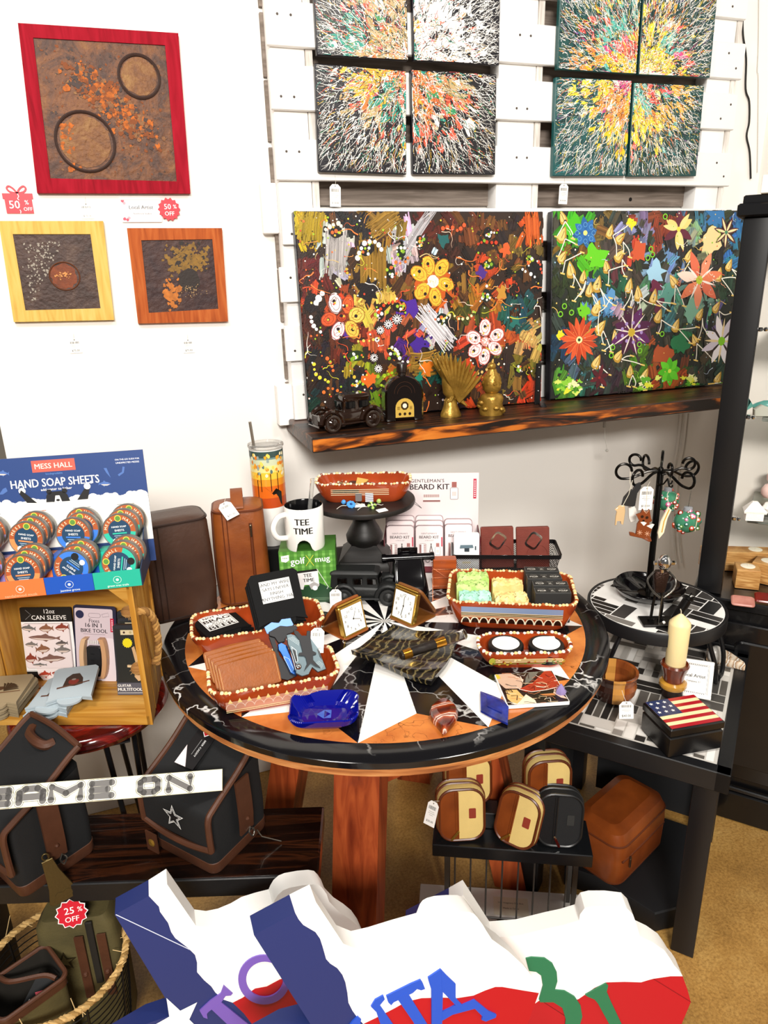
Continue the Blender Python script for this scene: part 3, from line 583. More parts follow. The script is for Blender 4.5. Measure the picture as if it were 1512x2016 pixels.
bk=thing('shelf_bracket','small black L bracket on the shelf between the two paintings','bracket',TR(1.385,2.262,SZ))
MB().box((0,-.007,.075),(.022,.005,.15),bev=.001).build('upright',BLK,bk)
MB().box((.02,-.035,.0025),(.022,.06,.005),bev=.001,T=RZ(-25)).build('foot',BLK,bk)
for z in (.05,.10,.135):MB().ball((0,-.010,z),.0035,8).build('screw',plain('steel_screw','#8c8c8c',.3,1),bk)
# ---------------------------------------------------------------- bottles and brass on the shelf
GLBK=plain('dark_brown_glass','#120a07',rough=.07,coat=.6)
def S(u,v):return Zp(u,v,SZ)
# vintage car decanter
a,b=S(640,853),S(745,838); ang=math.degrees(math.atan2(b.y-a.y,b.x-a.x)); L_=(b-a).length*1.22
def car_body(m,L,W,Hh):
    # an early saloon: bonnet at -x, cab behind it, rounded mudguards and running boards
    sec=[(-.5,.16,.36,.62),(-.47,.16,.46,.66),(-.2,.16,.52,.74),(-.12,.16,.54,.8),(.3,.16,.56,.86),(.46,.18,.5,.8),(.5,.2,.4,.7)]
    m.loft([[(x*L,y,z) for y,z in [(q[0],q[1]+(z0+z1)/2*Hh) for q in rrect(w*W,(z1-z0)*Hh,.12*Hh,3)]] for x,z0,z1,w in [(s[0],s[1],s[2],s[3]) for s in sec]])
def make_car(name,label,M,L,mat,bus=False):
    t=thing(name,label,'car model',M); W,H=L*.42,L*.5
    m=MB(); car_body(m,L,W,H); m.build('body',mat,t)
    m=MB(); x0,x1=(-.13,.30) if not bus else (-.2,.5)
    m.loft([[(x0*L+(x1-x0)*L/2+q[0]*k,q[1]*k2,z*H) for q in rrect((x1-x0)*L,W*.72,.03*L,3)] for z,k,k2 in ((.5,1,1),(.84,.95,.93),(.9,1.0,1.0),(.95,.96,.92),(.985,.8,.75))]); m.build('cab',mat,t)
    for sy in (-1,1):
        m=MB()
        for wx in (-.33,.3):m.tube([(wx*L+.17*L*math.cos(a),sy*W*.42,.2*H+.19*L*math.sin(a)) for a in [PI*i/9-.15 for i in range(10)]],.036*L,8)
        m.box((0,sy*W*.42,.2*H),(.42*L,.09*L,.025*L),bev=.004); m.build('mudguard',mat,t)
        for wx in (-.33,.3):
            m=MB(); m.lathe([(.02*L,-.035*L),(.1*L,-.035*L),(.125*L,-.028*L),(.125*L,.028*L),(.1*L,.035*L),(.07*L,.022*L),(.03*L,.045*L),(.012*L,.05*L)],20,T=TR(wx*L,sy*W*.47,.125*L) @ RX(90*(-sy) if sy > 0 else 90)); m.build('wheel',mat,t)
        MB().lathe([(.012*L,0),(.045*L,.01*L),(.05*L,.03*L),(.04*L,.035*L)],14,T=TR(-.48*L,sy*W*.33,.42*H) @ RY(-90)).build('headlamp',mat,t)
    m=MB()
    for sy in (-1,1):
        for wx in ((-.02,.19) if not bus else (-.1,.1,.32)):m.box((wx*L,sy*W*.365,.7*H),(.15*L if not bus else .14*L,.006,.2*H),bev=.002)
    m.box((x0*L-.002,0,.7*H),(.006,W*.55,.2*H),bev=.002); m.build('window_panel',plain('dark_window_relief','#060505',.12),t)
    m=MB(); m.box((-.505*L,0,.34*H),(.02*L,W*.5,.28*H),bev=.003)
    for k in range(5):m.box((-.517*L,(k-2)*W*.09,.34*H),(.006*L,W*.02,.25*H))
    m.box((-.53*L,0,.17*H),(.02*L,W*.9,.04*H),bev=.002); m.build('grille',mat,t)
    return t
c=(a+b)/2; make_car('car_decanter','brown glass decanter shaped like a vintage car, at the left end of the shelf',TR(c.x-.004,c.y+.035,SZ) @ RZ(ang),L_*.96,plain('smoked_brown_glass','#22130b',rough=.08,coat=.7))
m=MB(); m.lathe([(.012,0),(.018,.004),(.018,.04),(.014,.045)],16,T=TR(0,0,.019) @ RY(90)); o=m.build('stopper',GLBK,None,TR(S(752,830).x,2.235,SZ)); tag(o,'small dark stopper lying between the car decanter and the radio bottle','stopper')
# radio shaped bottle
q0=S(800,829); w=.062*2; h=.135
rb=thing('radio_bottle','dark brown bottle shaped like an arched radio, between car and eagle','bottle',TR(q0.x,q0.y+.035,SZ) @ RZ(-8) @ SCL(1.06,1,1.14))
arch=[(-w/2,.004),(w/2,.004),(w/2,.075)]+[(w/2*math.cos(a),.075+.058*math.sin(a)) for a in [PI*i/14 for i in range(1,14)]]+[(-w/2,.075)]
m=MB(); m.prism(arch,-.035,.035,T=FRONT,bev=.006)
for sx in (-1,1):m.box((sx*.045,0,.005),(.03,.08,.01),bev=.003)
m.build('body',GLBK,rb)
m=MB(); m.lathe([(.014,.125),(.013,.138),(.017,.140),(.017,.163),(.015,.166)],18); m.build('cap',plain('brown_cap','#1e100a',.3),rb)
m=MB(FRONT @ TR(0,0,.0358)); m.poly([(-.03,.012),(.03,.012),(.03,.04)]+[(.03*math.cos(a),.04+.028*math.sin(a)) for a in [PI*i/10 for i in range(1,10)]]+[(-.03,.04)],col='#c9a64c')
m.poly(circ(.013,8,a0=.39),.0004,col='#3a2a12',T=TR(0,.046)); m.poly(circ(.007,12),.0006,col='#efe6cc',T=TR(0,.046))
for k in (-1,0,1):m.poly(circ(.0045,10),.0006,col='#2c1c10',T=TR(k*.016,.022))
for k in range(5):m.rect(-.024,.035+k*.002,-.016,.0358+k*.002,.0005,col='#5a3d16'); m.rect(.016,.035+k*.002,.024,.0358+k*.002,.0005,col='#5a3d16')
m.build('dial_plate',PG,rb)
m=MB(FRONT @ TR(0,0,.036))
for k in range(2):m.line([(.033*math.cos(a)*(1-.3*k),.082+(.034-.012*k)*math.sin(a)) for a in [PI*i/10 for i in range(11)]],.0014,.0004,col='#3c261c')
m.build('relief_arches',PG,rb)
# brass eagle
BRASS=plain('antique_brass','#b8903e',rough=.3,metal=.55,bump=.5,bscale=130,col2='#8a6828',vscale=30)
q0=S(893,823); eg=thing('brass_eagle','brass eagle figurine with raised wings on a rock base, on the shelf','figurine',TR(q0.x+.005,q0.y+.035,SZ))
m=MB(); ra=random.Random(8)
m.loft([[(x*k+ra.uniform(-.002,.002),y*k,z) for x,y in circ(.036,14,1,.8)] for z,k in ((0,1),(.008,1.02),(.02,.85),(.035,.7),(.05,.62),(.062,.45))]); m.build('rock_base',BRASS,eg)
m=MB()
P=[(.005,0,.06),(-.004,0,.085),(-.008,0,.115),(-.018,0,.14),(-.022,0,.158)]
m.tube(P,[.014,.024,.024,.015,.012],12); m.ball((-.026,0,.165),(.014,.011,.011),12); m.loft([[(-.034-.012*t,.006*(1-t)*math.cos(a),.163-.006*t*t+.006*(1-t)*math.sin(a)) for a in [2*PI*i/8 for i in range(8)]] for t in (0,.5,.9)])
for sy in (-1,1):m.tube([(0,sy*.012,.07),(-.008,sy*.014,.055),(-.018,sy*.014,.052)],[.009,.007,.003],8)
m.build('bird_body',BRASS,eg)
for sy,a0 in ((1,4),(-1,-18)):
    m=MB(RZ(a0) @ TR(.0,sy*.016,.09) @ RX(-14*sy))
    for k in range(11):
        t=k/10; an=R(118-66*t); l=.085+.05*math.sin(PI*(.25+.5*t)); x0,z0=.004+.022*t,.012-.05*t
        pth=[(x0+l*q*math.cos(an),sy*.004*math.sin(q*3),z0+l*q*math.sin(an)) for q in (0,.3,.6,.85,1)]
        m.tube(pth,[.007,.0085,.008,.006,.0015],6,T=TR(0,sy*.0016*k*.4,0))
    for k in range(6):m.tube([(.002+.006*k,-sy*.004,-.02),(.006+.009*k,-sy*.005,.045-.006*k)],[.007,.003],6)
    m.build('wing',BRASS,eg)
m=MB()
for k in range(5):m.tube([(.01,(k-2)*.004,.066),(.035,(k-2)*.009,.05),(.05,(k-2)*.012,.035)],[.006,.007,.003],6)
m.build('tail',BRASS,eg)
# brass bird on a mound
q0=S(975,818); ow=thing('brass_bird','brass bird figurine perched on a round mound, right of the eagle','figurine',TR(q0.x,q0.y+.03,SZ) @ SCL(1.12))
m=MB(); m.lathe([(.036,0),(.038,.012),(.034,.035),(.037,.05),(.032,.06),(.02,.066)],22)
for k in range(14):a=ra.uniform(0,6.28); m.ball((.035*math.cos(a),.035*math.sin(a),ra.uniform(.01,.05)),(.011,.011,.008),8)
m.build('mound',BRASS,ow)
m=MB(); m.lathe([(.014,.062),(.027,.075),(.030,.095),(.026,.115),(.015,.13),(.013,.138)],18)
for k in range(40):a=ra.uniform(0,6.28); z=ra.uniform(.075,.12); q=.029-.012*abs(z-.095)/.03; m.ball((q*math.cos(a),q*math.sin(a),z),(.005,.005,.006),6)
m.build('bird_body',BRASS,ow); m=MB(); m.ball((-.002,0,.146),(.014,.013,.013),12); m.tube([(-.012,-.004,.146),(-.024,-.007,.142)],[.005,.001],8); m.tube([(0,0,.156),(.003,0,.168)],[.006,.002],8); m.build('bird_head',BRASS,ow)
# ================================================================ cards, tags and stickers
def tag_mesh(w=.03,h=.05,price='$20.00',hole=True,cut=.25,top=.0):
    m=MB(); c=w*cut
    m.prism([(-w/2,-h/2),(w/2,-h/2),(w/2,h/2-c),(w/2-c,h/2),(-w/2+c,h/2),(-w/2,h/2-c)],0,.0008,col='#f7f5f0')
    x=-w*.36; ra=random.Random(price)
    while x < w*.34:
        b=ra.choice((.006,.01,.016))*w*2; m.rect(x,h*.16,min(x+b,w*.38),h*.30,.001,col='#3a3a3a'); x +=b+ra.choice((.008,.014))*w*2
    for k,q in enumerate((.5,.62,.34)):m.rect(-w*q/2,h*(.06-.07*k),w*q/2,h*(.075-.07*k),.001,col='#9a9792')
    m.text(price,0,-h*.33,w=w*.62,z=.001,col='#2a2a2a',bold=.01)
    if hole:m.poly(circ(w*.06,10),.001,col='#6a665f',T=TR(0,h*.42))
    return m
def price_tag(M,label,w=.03,h=.05,price='$20.00',string=None,group=None):
    m=tag_mesh(w,h,price)
    if string:m.tube([(0,h*.42,.0012)]+string,.0005,5,col='#d8d2c4')
    return tag(m.build('price_tag',PM,None,M),label,'price tag',group)
def onwall(u,v,y=2.458):return frame(Yp(u,v,y),(1,0,0),(0,0,1))
for (u,v),pr,lb in (((171,415),'$150.00','white price tag pinned under the crimson framed picture'),((148,681),'$75.00','white price tag pinned under the pale yellow framed picture'),((371,681),'$75.00','white price tag pinned under the orange brown framed picture')):
    price_tag(onwall(u,v),lb,.036,.044,pr,[(0,.03,.001),(0.001,.037,0)],'tags pinned under framed pictures')
for (u,v),lb,pr in (((660,385),'white price tag hanging under the black splatter canvases','$150.00'),((1109,382),'white price tag hanging under the teal splatter canvases','$150.00')):
    price_tag(frame(Yp(u,v,2.362),(1,0,-.03),(0,0,1)),lb,.036,.066,pr,[(.002,.04,.001),(.001,.06,.0)])
def burst(n=16,r1=1,r2=.84):return [((r1 if i % 2==0 else r2)*math.cos(PI*i/n),(r1 if i % 2==0 else r2)*math.sin(PI*i/n)) for i in range(2*n)]
def burst_sticker(M,r,pct,label,n=14,edge=False):
    m=MB(); m.prism([(x*r,y*r) for x,y in burst(n)],0,.001,col='#f4eeee' if edge else '#c3122b')
    if edge:m.poly([(x*r*.93,y*r*.93) for x,y in burst(n)],.0013,col='#c3122b')
    m.text(pct,-r*.12,r*.22,h=r*.46,z=.0016,col='#fbf6f4',bold=.02); m.text('%',r*.52,r*.22,h=r*.34,z=.0016,col='#fbf6f4',bold=.01); m.text('OFF',0,-r*.36,h=r*.36,z=.0016,col='#fbf6f4',bold=.02)
    return tag(m.build('sale_sticker',PM,None,M),label,'sale sticker')
# gift box cut-out
M=onwall(36,394); m=MB(); s=.001
m.prism([(-.040,.018),(.040,.018),(.040,.003),(.036,.003),(.036,-.036),(-.036,-.036),(-.036,.003),(-.040,.003)],0,.001,col='#c3122b')
for sx in (-1,1):
    P=smooth_path([(0,.018,0),(sx*.008,.030,0),(sx*.019,.037,0),(sx*.025,.031,0),(sx*.018,.022,0),(0,.018,0)],5)
    m.line(P,.005,.0004,col='#c3122b')
m.text('50',-.012,-.012,h=.022,z=.0014,col='#fbf4f4',bold=.02); m.text('%',.021,-.006,h=.012,z=.0014,col='#fbf4f4',bold=.01); m.text('OFF',.022,-.024,h=.010,z=.0014,col='#fbf4f4',bold=.02)
m.line([(.001,.017),(.003,.010),(-.001,.004),(.002,0)],.002,.0015,col='#fbf4f4'); m.line([(0,-.026),(.002,-.030),(0,-.036)],.002,.0015,col='#fbf4f4')
tag(m.build('sale_sticker',PM,None,M),'red gift box shaped 50% off sticker at the left edge of the wall','sale sticker')
# local artist card
a,b,c,d=Yp(230,388,2.455),Yp(320,388,2.455),Yp(320,440,2.455),Yp(237,438,2.455)
M=frame((a+b+c+d)/4,(1,0,0),(0,0,1)); w,h=.118,.068
m=MB(); m.prism(rrect(w,h,.003),0,.0012,col='#f6f2f2')
m.text('Local Artist',.002,.008,w=.07,z=.0015,col='#1c1a1e',bold=.03); m.text('Northrock Studios',.004,-.010,w=.052,z=.0015,col='#3a383c',bold=.02)
ra=random.Random(2)
for cx,cy in ((-.05,.026),(-.046,.02),(-.05,-.025),(-.042,-.027),(-.037,-.022)):m.poly(blob(ra,cx,cy,.0045,8,.2),.0016,col=ra.choice(['#d25a6e','#c33a55','#8a8f96','#e09aa4']))
m.rect(-w/2,h/2-.006,w/2,h/2-.002,.0018,col='#cfc6c4')
tag(m.build('name_card',PM,None,M),'white Local Artist card on the wall under the crimson framed picture','card')
burst_sticker(onwall(333,412,2.452),.034,'50','red starburst 50% off sticker overlapping the Local Artist card')
# black flex, thin string and hanging fishing line
m=MB(); P=[(1462,32),(1463,70),(1469,115),(1468,175),(1475,200),(1475,240),(1470,268),(1476,300),(1478,352)]
m.tube(smooth_path([Yp(u,v,2.452) for u,v in P],5),.0035,8); m.ball(Yp(1462,32,2.452),.006,8)
tag(m.build('hanging_cable',plain('black_rubber','#0c0c0d',.5)),'wavy black cord hanging down the wall beside the pallet','cord')
m=MB(); P=[(1494,-10),(1493,90),(1491,140),(1493,165),(1491,340)]
m.tube(smooth_path([Yp(u,v,2.452) for u,v in P],5),.0012,6); tag(m.build('thin_string',plain('grey_string','#b9b3aa',.7)),'thin pale string hanging down the right part of the wall','string')
m=MB(); y=2.3; P=[Yp(1190,834,y),Yp(1191,860,y),Yp(1195,885,y)]
m.tube(P,.0009,5); m.ball(Yp(1195,887,y),.006,10); m.box(Yp(1190,834,y),(.008,.008,.03)); o=m.build('hanging_line',plain('clear_line','#c9c4bb',.3)); tag(o,'thin line with a small ball end hanging under the plank shelf','string')
m=MB(); P=[Yp(1345,815,2.44),Yp(1338,880,2.44),Yp(1325,960,2.44),Yp(1327,1060,2.44),Yp(1332,1110,2.43)]
m.tube(smooth_path(P,6),.004,8); m.tube(smooth_path([p+Vector((.03,0,0)) for p in P],6),.004,8)
tag(m.build('wall_cable',plain('white_cable','#dcd8d0',.4)),'pair of white cables running down the wall behind the hook tree','cable')
# ================================================================ the round stone table
def marble_mat(name,base,vein,vs=6,thr=.02,rough=.12,base2=None):
    m,N,L,B=newmat(name); tc=N.new('ShaderNodeTexCoord')
    n=N.new('ShaderNodeTexNoise'); n.inputs['Scale'].default_value=4; n.inputs['Detail'].default_value=5; L.new(tc.outputs['Object'],n.inputs[0])
    mx=N.new('ShaderNodeMix'); mx.data_type='RGBA'; mx.blend_type='LINEAR_LIGHT'; mx.inputs[0].default_value=.35; L.new(tc.outputs['Object'],mx.inputs[6]); L.new(n.outputs['Color'],mx.inputs[7])
    v=N.new('ShaderNodeTexVoronoi'); v.feature='DISTANCE_TO_EDGE'; v.inputs['Scale'].default_value=vs; L.new(mx.outputs[2],v.inputs['Vector'])
    r=N.new('ShaderNodeValToRGB'); r.color_ramp.elements[0].position=0; r.color_ramp.elements[0].color=(1,1,1,1); r.color_ramp.elements[1].position=thr; r.color_ramp.elements[1].color=(0,0,0,1); L.new(v.outputs['Distance'],r.inputs[0])
    n2=N.new('ShaderNodeTexNoise'); n2.inputs['Scale'].default_value=3; n2.inputs['Detail'].default_value=3; L.new(tc.outputs['Object'],n2.inputs[0])
    r2=N.new('ShaderNodeValToRGB'); r2.color_ramp.elements[0].position=.48; r2.color_ramp.elements[1].position=.62; L.new(n2.outputs['Fac'],r2.inputs[0])
    mu=N.new('ShaderNodeMath'); mu.operation='MULTIPLY'; L.new(r.outputs[0],mu.inputs[0]); L.new(r2.outputs[0],mu.inputs[1])
    m2=N.new('ShaderNodeMix'); m2.data_type='RGBA'; L.new(mu.outputs[0],m2.inputs[0]); m2.inputs[6].default_value=C4(base); m2.inputs[7].default_value=C4(vein)
    if base2:
        n3=N.new('ShaderNodeTexNoise'); n3.inputs['Scale'].default_value=14; n3.inputs['Detail'].default_value=9; L.new(tc.outputs['Object'],n3.inputs[0])
        r3=N.new('ShaderNodeValToRGB'); r3.color_ramp.elements[0].position=.35; r3.color_ramp.elements[0].color=C4(base); r3.color_ramp.elements[1].position=.65; r3.color_ramp.elements[1].color=C4(base2); L.new(n3.outputs['Fac'],r3.inputs[0]); L.new(r3.outputs[0],m2.inputs[6])
    L.new(m2.outputs[2],B.inputs['Base Color']); B.inputs['Roughness'].default_value=rough
    return m
TC=Vector((.525,1.541,0)); RO,RI,RV=.553,.4975,.409
BM=marble_mat('black_veined_marble','#0d0c0f','#e9e6e2',5,.022); WM=marble_mat('white_stone_inlay','#f2efea','#cfcac2',4,.01,.2); OM=marble_mat('orange_onyx_inlay','#b4622a','#5a2a10',9,.012,.2,'#d98842')
tb=thing('round_table','round stone top pedestal table with a star inlay, in the middle','table',TR(TC.x,TC.y,0))
n=96; m=MB()
ring=lambda r,z:[(r*math.cos(2*PI*i/n),r*math.sin(2*PI*i/n),z) for i in range(n)]
m.loft([ring(RI,TT),ring(RO-.004,TT),ring(RO,TT-.003),ring(RO,TT-.016),ring(RO-.004,TT-.019),ring(.1,TT-.019)],cap0=False,cap1=False)
m.build('stone_rim',BM,tb)
m=MB()
def pol(r,a):return (r*math.cos(R(a)),r*math.sin(R(a)),TT)
for k in range(12):
    a=-115.5+29.32*k if k < 5 else -115.5+30*k
    a=-115.5+30*k; t,v0,v1=pol(RI,a),pol(RV,a-15),pol(RV,a+15)
    m.add([(0,0,TT),v0,t],[(0,1,2)],0); m.add([(0,0,TT),t,v1],[(0,1,2)],1)
    arc=[pol(RI,a+30*i/8) for i in range(9)]; m.add([v1]+arc,[(0,)+tuple(range(1,10))],2)
m.build('star_inlay',[BM,WM,OM],tb)
REDW=wood('red_cedar',[(.3,'#6e2710'),(.5,'#9c4420'),(.7,'#b85a2c')],scale=(30,30,2.5),rough=.4,dist=1.2)
m=MB(); m.loft([ring(RO-.02,TT-.019),ring(RO-.008,TT-.022),ring(RO-.006,TT-.036),ring(RO-.012,TT-.040),ring(.05,TT-.040)],cap1=False,cap0=False)
m.build('wood_underlayer',wood('ply_edge',[(.3,'#7d4420'),(.5,'#b06d38'),(.7,'#cf9258')],scale=(8,8,120),rough=.5,dist=.6),tb)
for an in (-124,146,56,-34):
    d=Vector((math.cos(R(an)),math.sin(R(an)),0)); s=Vector((-d.y,d.x,0)); top,bot=d*.215+Vector((0,0,TT-.04)),d*.36
    m=MB(); rg=[]
    for c in (bot,top):rg.append([c+s*x+d*y for x,y in ((-.055,-.055),(.055,-.055),(.055,.03),(-.055,.03))])
    m.loft(rg); m.build('leg',REDW,tb)
m=MB(); m.box((0,0,.42),(.26,.26,.10),T=RZ(11),bev=.004); m.box((0,0,TT-.055),(.5,.5,.03),T=RZ(11)); m.build('cross_beam',REDW,tb)
# ---------------------------------------------------------------- crimped terracotta dishes
TERRA=plain('glazed_terracotta','#9c3c17',rough=.15,coat=.4,var=.22,vscale=14)
def dish_shape(w,d,h,wall=.007,flare=1.14,rr=.035):
    m=MB(); n=8; out=[]; P=lambda k,z,off=0:[(x*k,y*k,z) for x,y in rrect(w/flare-2*off,d/flare-2*off,rr,n)]
    m.loft([P(.88,0),P(.95,.006),P(1.02,h*.35),P(flare*.98,h*.8),P(flare,h),P(flare,h,wall),P(flare*.97,h*.8,wall),P(1.0,h*.35,wall),P(.9,.008,wall)],cap1=True)
    return m
def rim_mesh(w,d,h,rr=.035,c1='#f2dcae',c2='#8c3c1c',step=.0066):
    m=MB(); P=[Vector((x,y,h)) for x,y in rrect(w-.008,d-.008,rr,10)]; Q=[]; k=len(P)
    for i in range(k):
        a,b=P[i],P[(i+1) % k]; s=max(1,int((b-a).length/.002))
        for j in range(s):Q.append(a+(b-a)*j/s)
    acc=0; cnt=0; last=Q[0]
    for i,q in enumerate(Q):
        acc +=(q-last).length; last=q
        if acc >=step or i==0:
            acc=0; cnt +=1; wob=.0016*math.sin(cnt*1.1)
            m.ball((q.x,q.y,q.z+wob),(.0046,.0046,.0044),7,col=c1 if cnt % 2 else ('#e9c88a' if cnt % 4 else c2))
    return m
def dish(label,M,w,d,h,deco,group=None,rimc=('#f2dcae','#8c3c1c')):
    t=thing('ceramic_dish',label,'dish',M,group)
    dish_shape(w,d,h).build('body',TERRA,t); rim_mesh(w,d,h,c1=rimc[0],c2=rimc[1]).build('crimped_rim',print_mat('glazed_cream',.2),t)
    sl=.043*d/(.45*h); m=MB(frame((0,-d/2/1.14*1.062-.0012,h*.55),(1,0,0),(0,-sl,1))); deco(m,w*.76,h)
    if m.v:m.build('painted_band',PG,t)
    return t
def deco_scales(m,w,h):
    m.rect(-w/2,-h*.34,w/2,h*.12,0,col='#c98f78')
    n=11
    for k in range(n):
        x=-w/2+w*(k+.5)/n; m.line([(x+w/n*.5*math.cos(a),-h*.2+h*.22*math.sin(a)) for a in [PI*i/8 for i in range(9)]],.0016,.0004,col='#e6c9b8'); m.poly([(x-.005,h*.05),(x+.005,h*.05),(x,h*.26)],.0005,col='#f3d890')
    for q in (-.3,-.38):m.rect(-w/2,h*q-.0008,w/2,h*q+.0008,.0005,col='#f0dca0')
def deco_loops(m,w,h):
    m.rect(-w/2,h*.12,w/2,h*.34,0,col='#8496b8'); m.rect(-w/2,h*.0,w/2,h*.1,0,col='#1d120e')
    for q in (.11,.05,-.01,-.07):m.rect(-w/2,h*q-.001,w/2,h*q+.001,.0004,col='#f0d8a8')
    n=11
    for k in range(n):
        x=-w/2+w*(k+.5)/n; m.poly([(x+w/n*.42*math.cos(a),-h*.3+h*.2*math.sin(a)) for a in [PI*i/8 for i in range(9)]],.0002,col='#2a140c')
        m.line([(x+w/n*.47*math.cos(a),-h*.32+h*.24*math.sin(a)) for a in [PI*i/8 for i in range(9)]],.0028,.0005,col='#f2e6c8')
def deco_green(m,w,h):
    for q,c in ((.12,'#e9d9a0'),(.02,'#dcc98c'),(-.08,'#e9d9a0'),(-.2,'#7d8a3c')):m.rect(-w/2*.9,h*q-.0012,w/2*.95,h*q+.0012,.0003,col=c)
    m.poly(circ(.008,10,1,1.3),.0003,col='#a8a83c',T=TR(-w/2*.95,0))
    ra=random.Random(4)
    for i in range(26):m.poly(blob(ra,ra.uniform(-w/2,w/2),ra.uniform(-h*.3,h*.2),.003,7,.4),.0004,col=ra.choice(['#6a7a2c','#c8a03c','#8c2c14','#e9d9a0']))
def deco_lines(m,w,h):
    m.rect(-w/2*.8,-h*.02,-w/2*.1,h*.22,0,col='#23140e')
    for q in (.2,.1,0,-.1):m.rect(-w/2*.85,h*q-.001,w/2*.7,h*q+.001,.0003,col='#ecd8b0')
def onT(x,y,a=0,z=0):return TR(x,y,TT+z) @ RZ(a)
dA=dish('terracotta dish holding black can sleeves, behind the wallets',onT(.205,1.562,-4.5),.318,.150,.062,lambda m,w,h:None)
dB=dish('terracotta dish holding tan wallets and folding knives, by the blue ashtray',onT(.197,1.326,-4.5),.275,.150,.058,deco_scales)
dC=dish('big terracotta dish of soap bars with a white looped band',onT(.838,1.452,-27.5),.322,.205,.078,deco_loops,rimc=('#f0dca8','#a85a28'))
dD=dish('small terracotta dish holding two round black tins',onT(.758,1.246,-20),.215,.100,.040,deco_green,rimc=('#f6efe0','#7a2c14'))
# ================================================================ what stands on the round table
def quadM(P):
    o=sum(P,Vector())/4
    return frame(o,(P[1]-P[0])+(P[2]-P[3]),(P[0]-P[3])+(P[1]-P[2])),((P[1]-P[0]).length+(P[2]-P[3]).length)/2,((P[0]-P[3]).length+(P[1]-P[2]).length)/2
def lean(bl,br,tl,tr,zb,dy):
    "four picture corners of a leaning panel whose foot is at height zb and whose head lies dy further back"
    a,b=Zp(*bl,zb),Zp(*br,zb); return [Yp(*tl,a.y+dy),Yp(*tr,b.y+dy),b,a]
BFAB=plain('black_neoprene','#070708',rough=.75,spec=.25,bump=.15,bscale=500)
def sleeve_mesh(m,w,h,th,mat=0,tab=True):
    "folded can sleeve: two foam layers and a round tab between them at the open foot"
    c=h*.06
    for k in (0,1):
        z=-th/2+k*th*.55; P=[(-w/2,-h*.40),(-w/2+.003,-h*.34),(-w/2,h/2-c),(-w/2+c,h/2),(w/2-c,h/2),(w/2,h/2-c),(w/2-.003,-h*.34),(w/2,-h*.40),(w*.27,-h*.34),(-w*.27,-h*.34)]
        m.prism(P,z,z+th*.42,mat)
    P=[(-w*.27,-h*.30)]+[(w*.27*math.cos(a),-h*.36-h*.16*math.sin(a)) for a in [PI-PI*i/10*1 for i in range(11)]][::1]+[(w*.27,-h*.30)]
    m.prism([(w*.27*math.cos(PI+PI*i/10),-h*.36+h*.14*math.sin(PI+PI*i/10)) for i in range(11)]+[(w*.27,-h*.28),(-w*.27,-h*.28)],-th*.2,th*.3,mat)
def sleeve(M,w,h,label,group,mat,art=None,th=.010):
    t=thing('can_sleeve',label,'can sleeve',M,group); m=MB(); sleeve_mesh(m,w,h,th); m.build('foam_cover',mat,t)
    if art:
        m=MB(TR(0,0,th*.47+.0004)); art(m,w,h); m.build('print',PM,t)
    return t
def art_brag(m,w,h):
    a,b=w*.68,h*.56; m.rect(-a/2,-b/2+h*.1,a/2,b/2+h*.1,0,col='#f4f2ee'); m.T=m.T @ TR(0,h*.1,0)
    for x0,y0,x1,y1 in ((-a*.47,-b*.46,a*.47,-b*.445),(-a*.47,b*.445,a*.47,b*.46),(-a*.47,-b*.46,-a*.455,b*.46),(a*.455,-b*.46,a*.47,b*.46)):m.rect(x0,y0,x1,y1,.0002,col='#111111')
    m.text('NOT TO',0,b*.33,w=a*.72,z=.0002,bold=.05); m.text('BRAG',0,b*.10,w=a*.86,h=b*.2,z=.0002,bold=.06); m.text("BUT I'M",0,-b*.06,w=a*.42,z=.0002,bold=.02); m.text('GOOD AT',0,-b*.18,w=a*.8,h=b*.1,z=.0002,bold=.02); m.text('BEER',0,-b*.35,w=a*.86,h=b*.2,z=.0002,bold=.06)
def art_wife(m,w,h):
    a,b=w*.62,h*.38; m.T=m.T @ TR(0,h*.17,0); m.rect(-a/2,-b/2,a/2,b/2,0,col='#f4f2ee')
    for x0,y0,x1,y1 in ((-a*.47,-b*.46,a*.47,-b*.445),(-a*.47,b*.445,a*.47,b*.46),(-a*.47,-b*.46,-a*.46,b*.46),(a*.46,-b*.46,a*.47,b*.46)):m.rect(x0,y0,x1,y1,.0002,col='#111111')
    for i,s in enumerate(('AND MY WIFE','SAYS I NEVER','FINISH','ANYTHING. HA!')):m.text(s,0,b*(.33-.22*i),h=b*.15,z=.0002,bold=.03)
P=[Zp(368,1219,.80),Zp(455,1193,.80),Zp(500,1235,.80),Zp(409,1266,.80)]; M,w,h=quadM(P); M=M @ TR(0,0,0)
for k in range(3):sleeve(TR(.004*(k % 2),-.002*k,-.024+.0112*k) @ M @ RZ((k-2)*-3),w*.94,h*1.0,('black can sleeve lettered NOT TO BRAG, topmost of the flat stack in the dish','black can sleeve second from the top of the stack with NOT TO BRAG lettering','black can sleeve lowest in the stack with NOT TO BRAG lettering')[2-k],'black can sleeves in the terracotta dish',BFAB,art_brag if k==2 else None)
P=lean((503,1246),(615,1222),(484,1141),(566,1124),.816,.075); M,w,h=quadM(P)
for k in range(3):sleeve(TR(.003*k,.004*(2-k)*1.5,-.0112*(2-k)) @ M,w,h*1.06,('black can sleeve lettered AND MY WIFE SAYS, on top of the leaning stack','black can sleeve just under the AND MY WIFE one in the leaning stack','black can sleeve at the bottom of the leaning stack behind the folding knives')[2-k],'black can sleeves in the terracotta dish',BFAB,art_wife if k==2 else None)
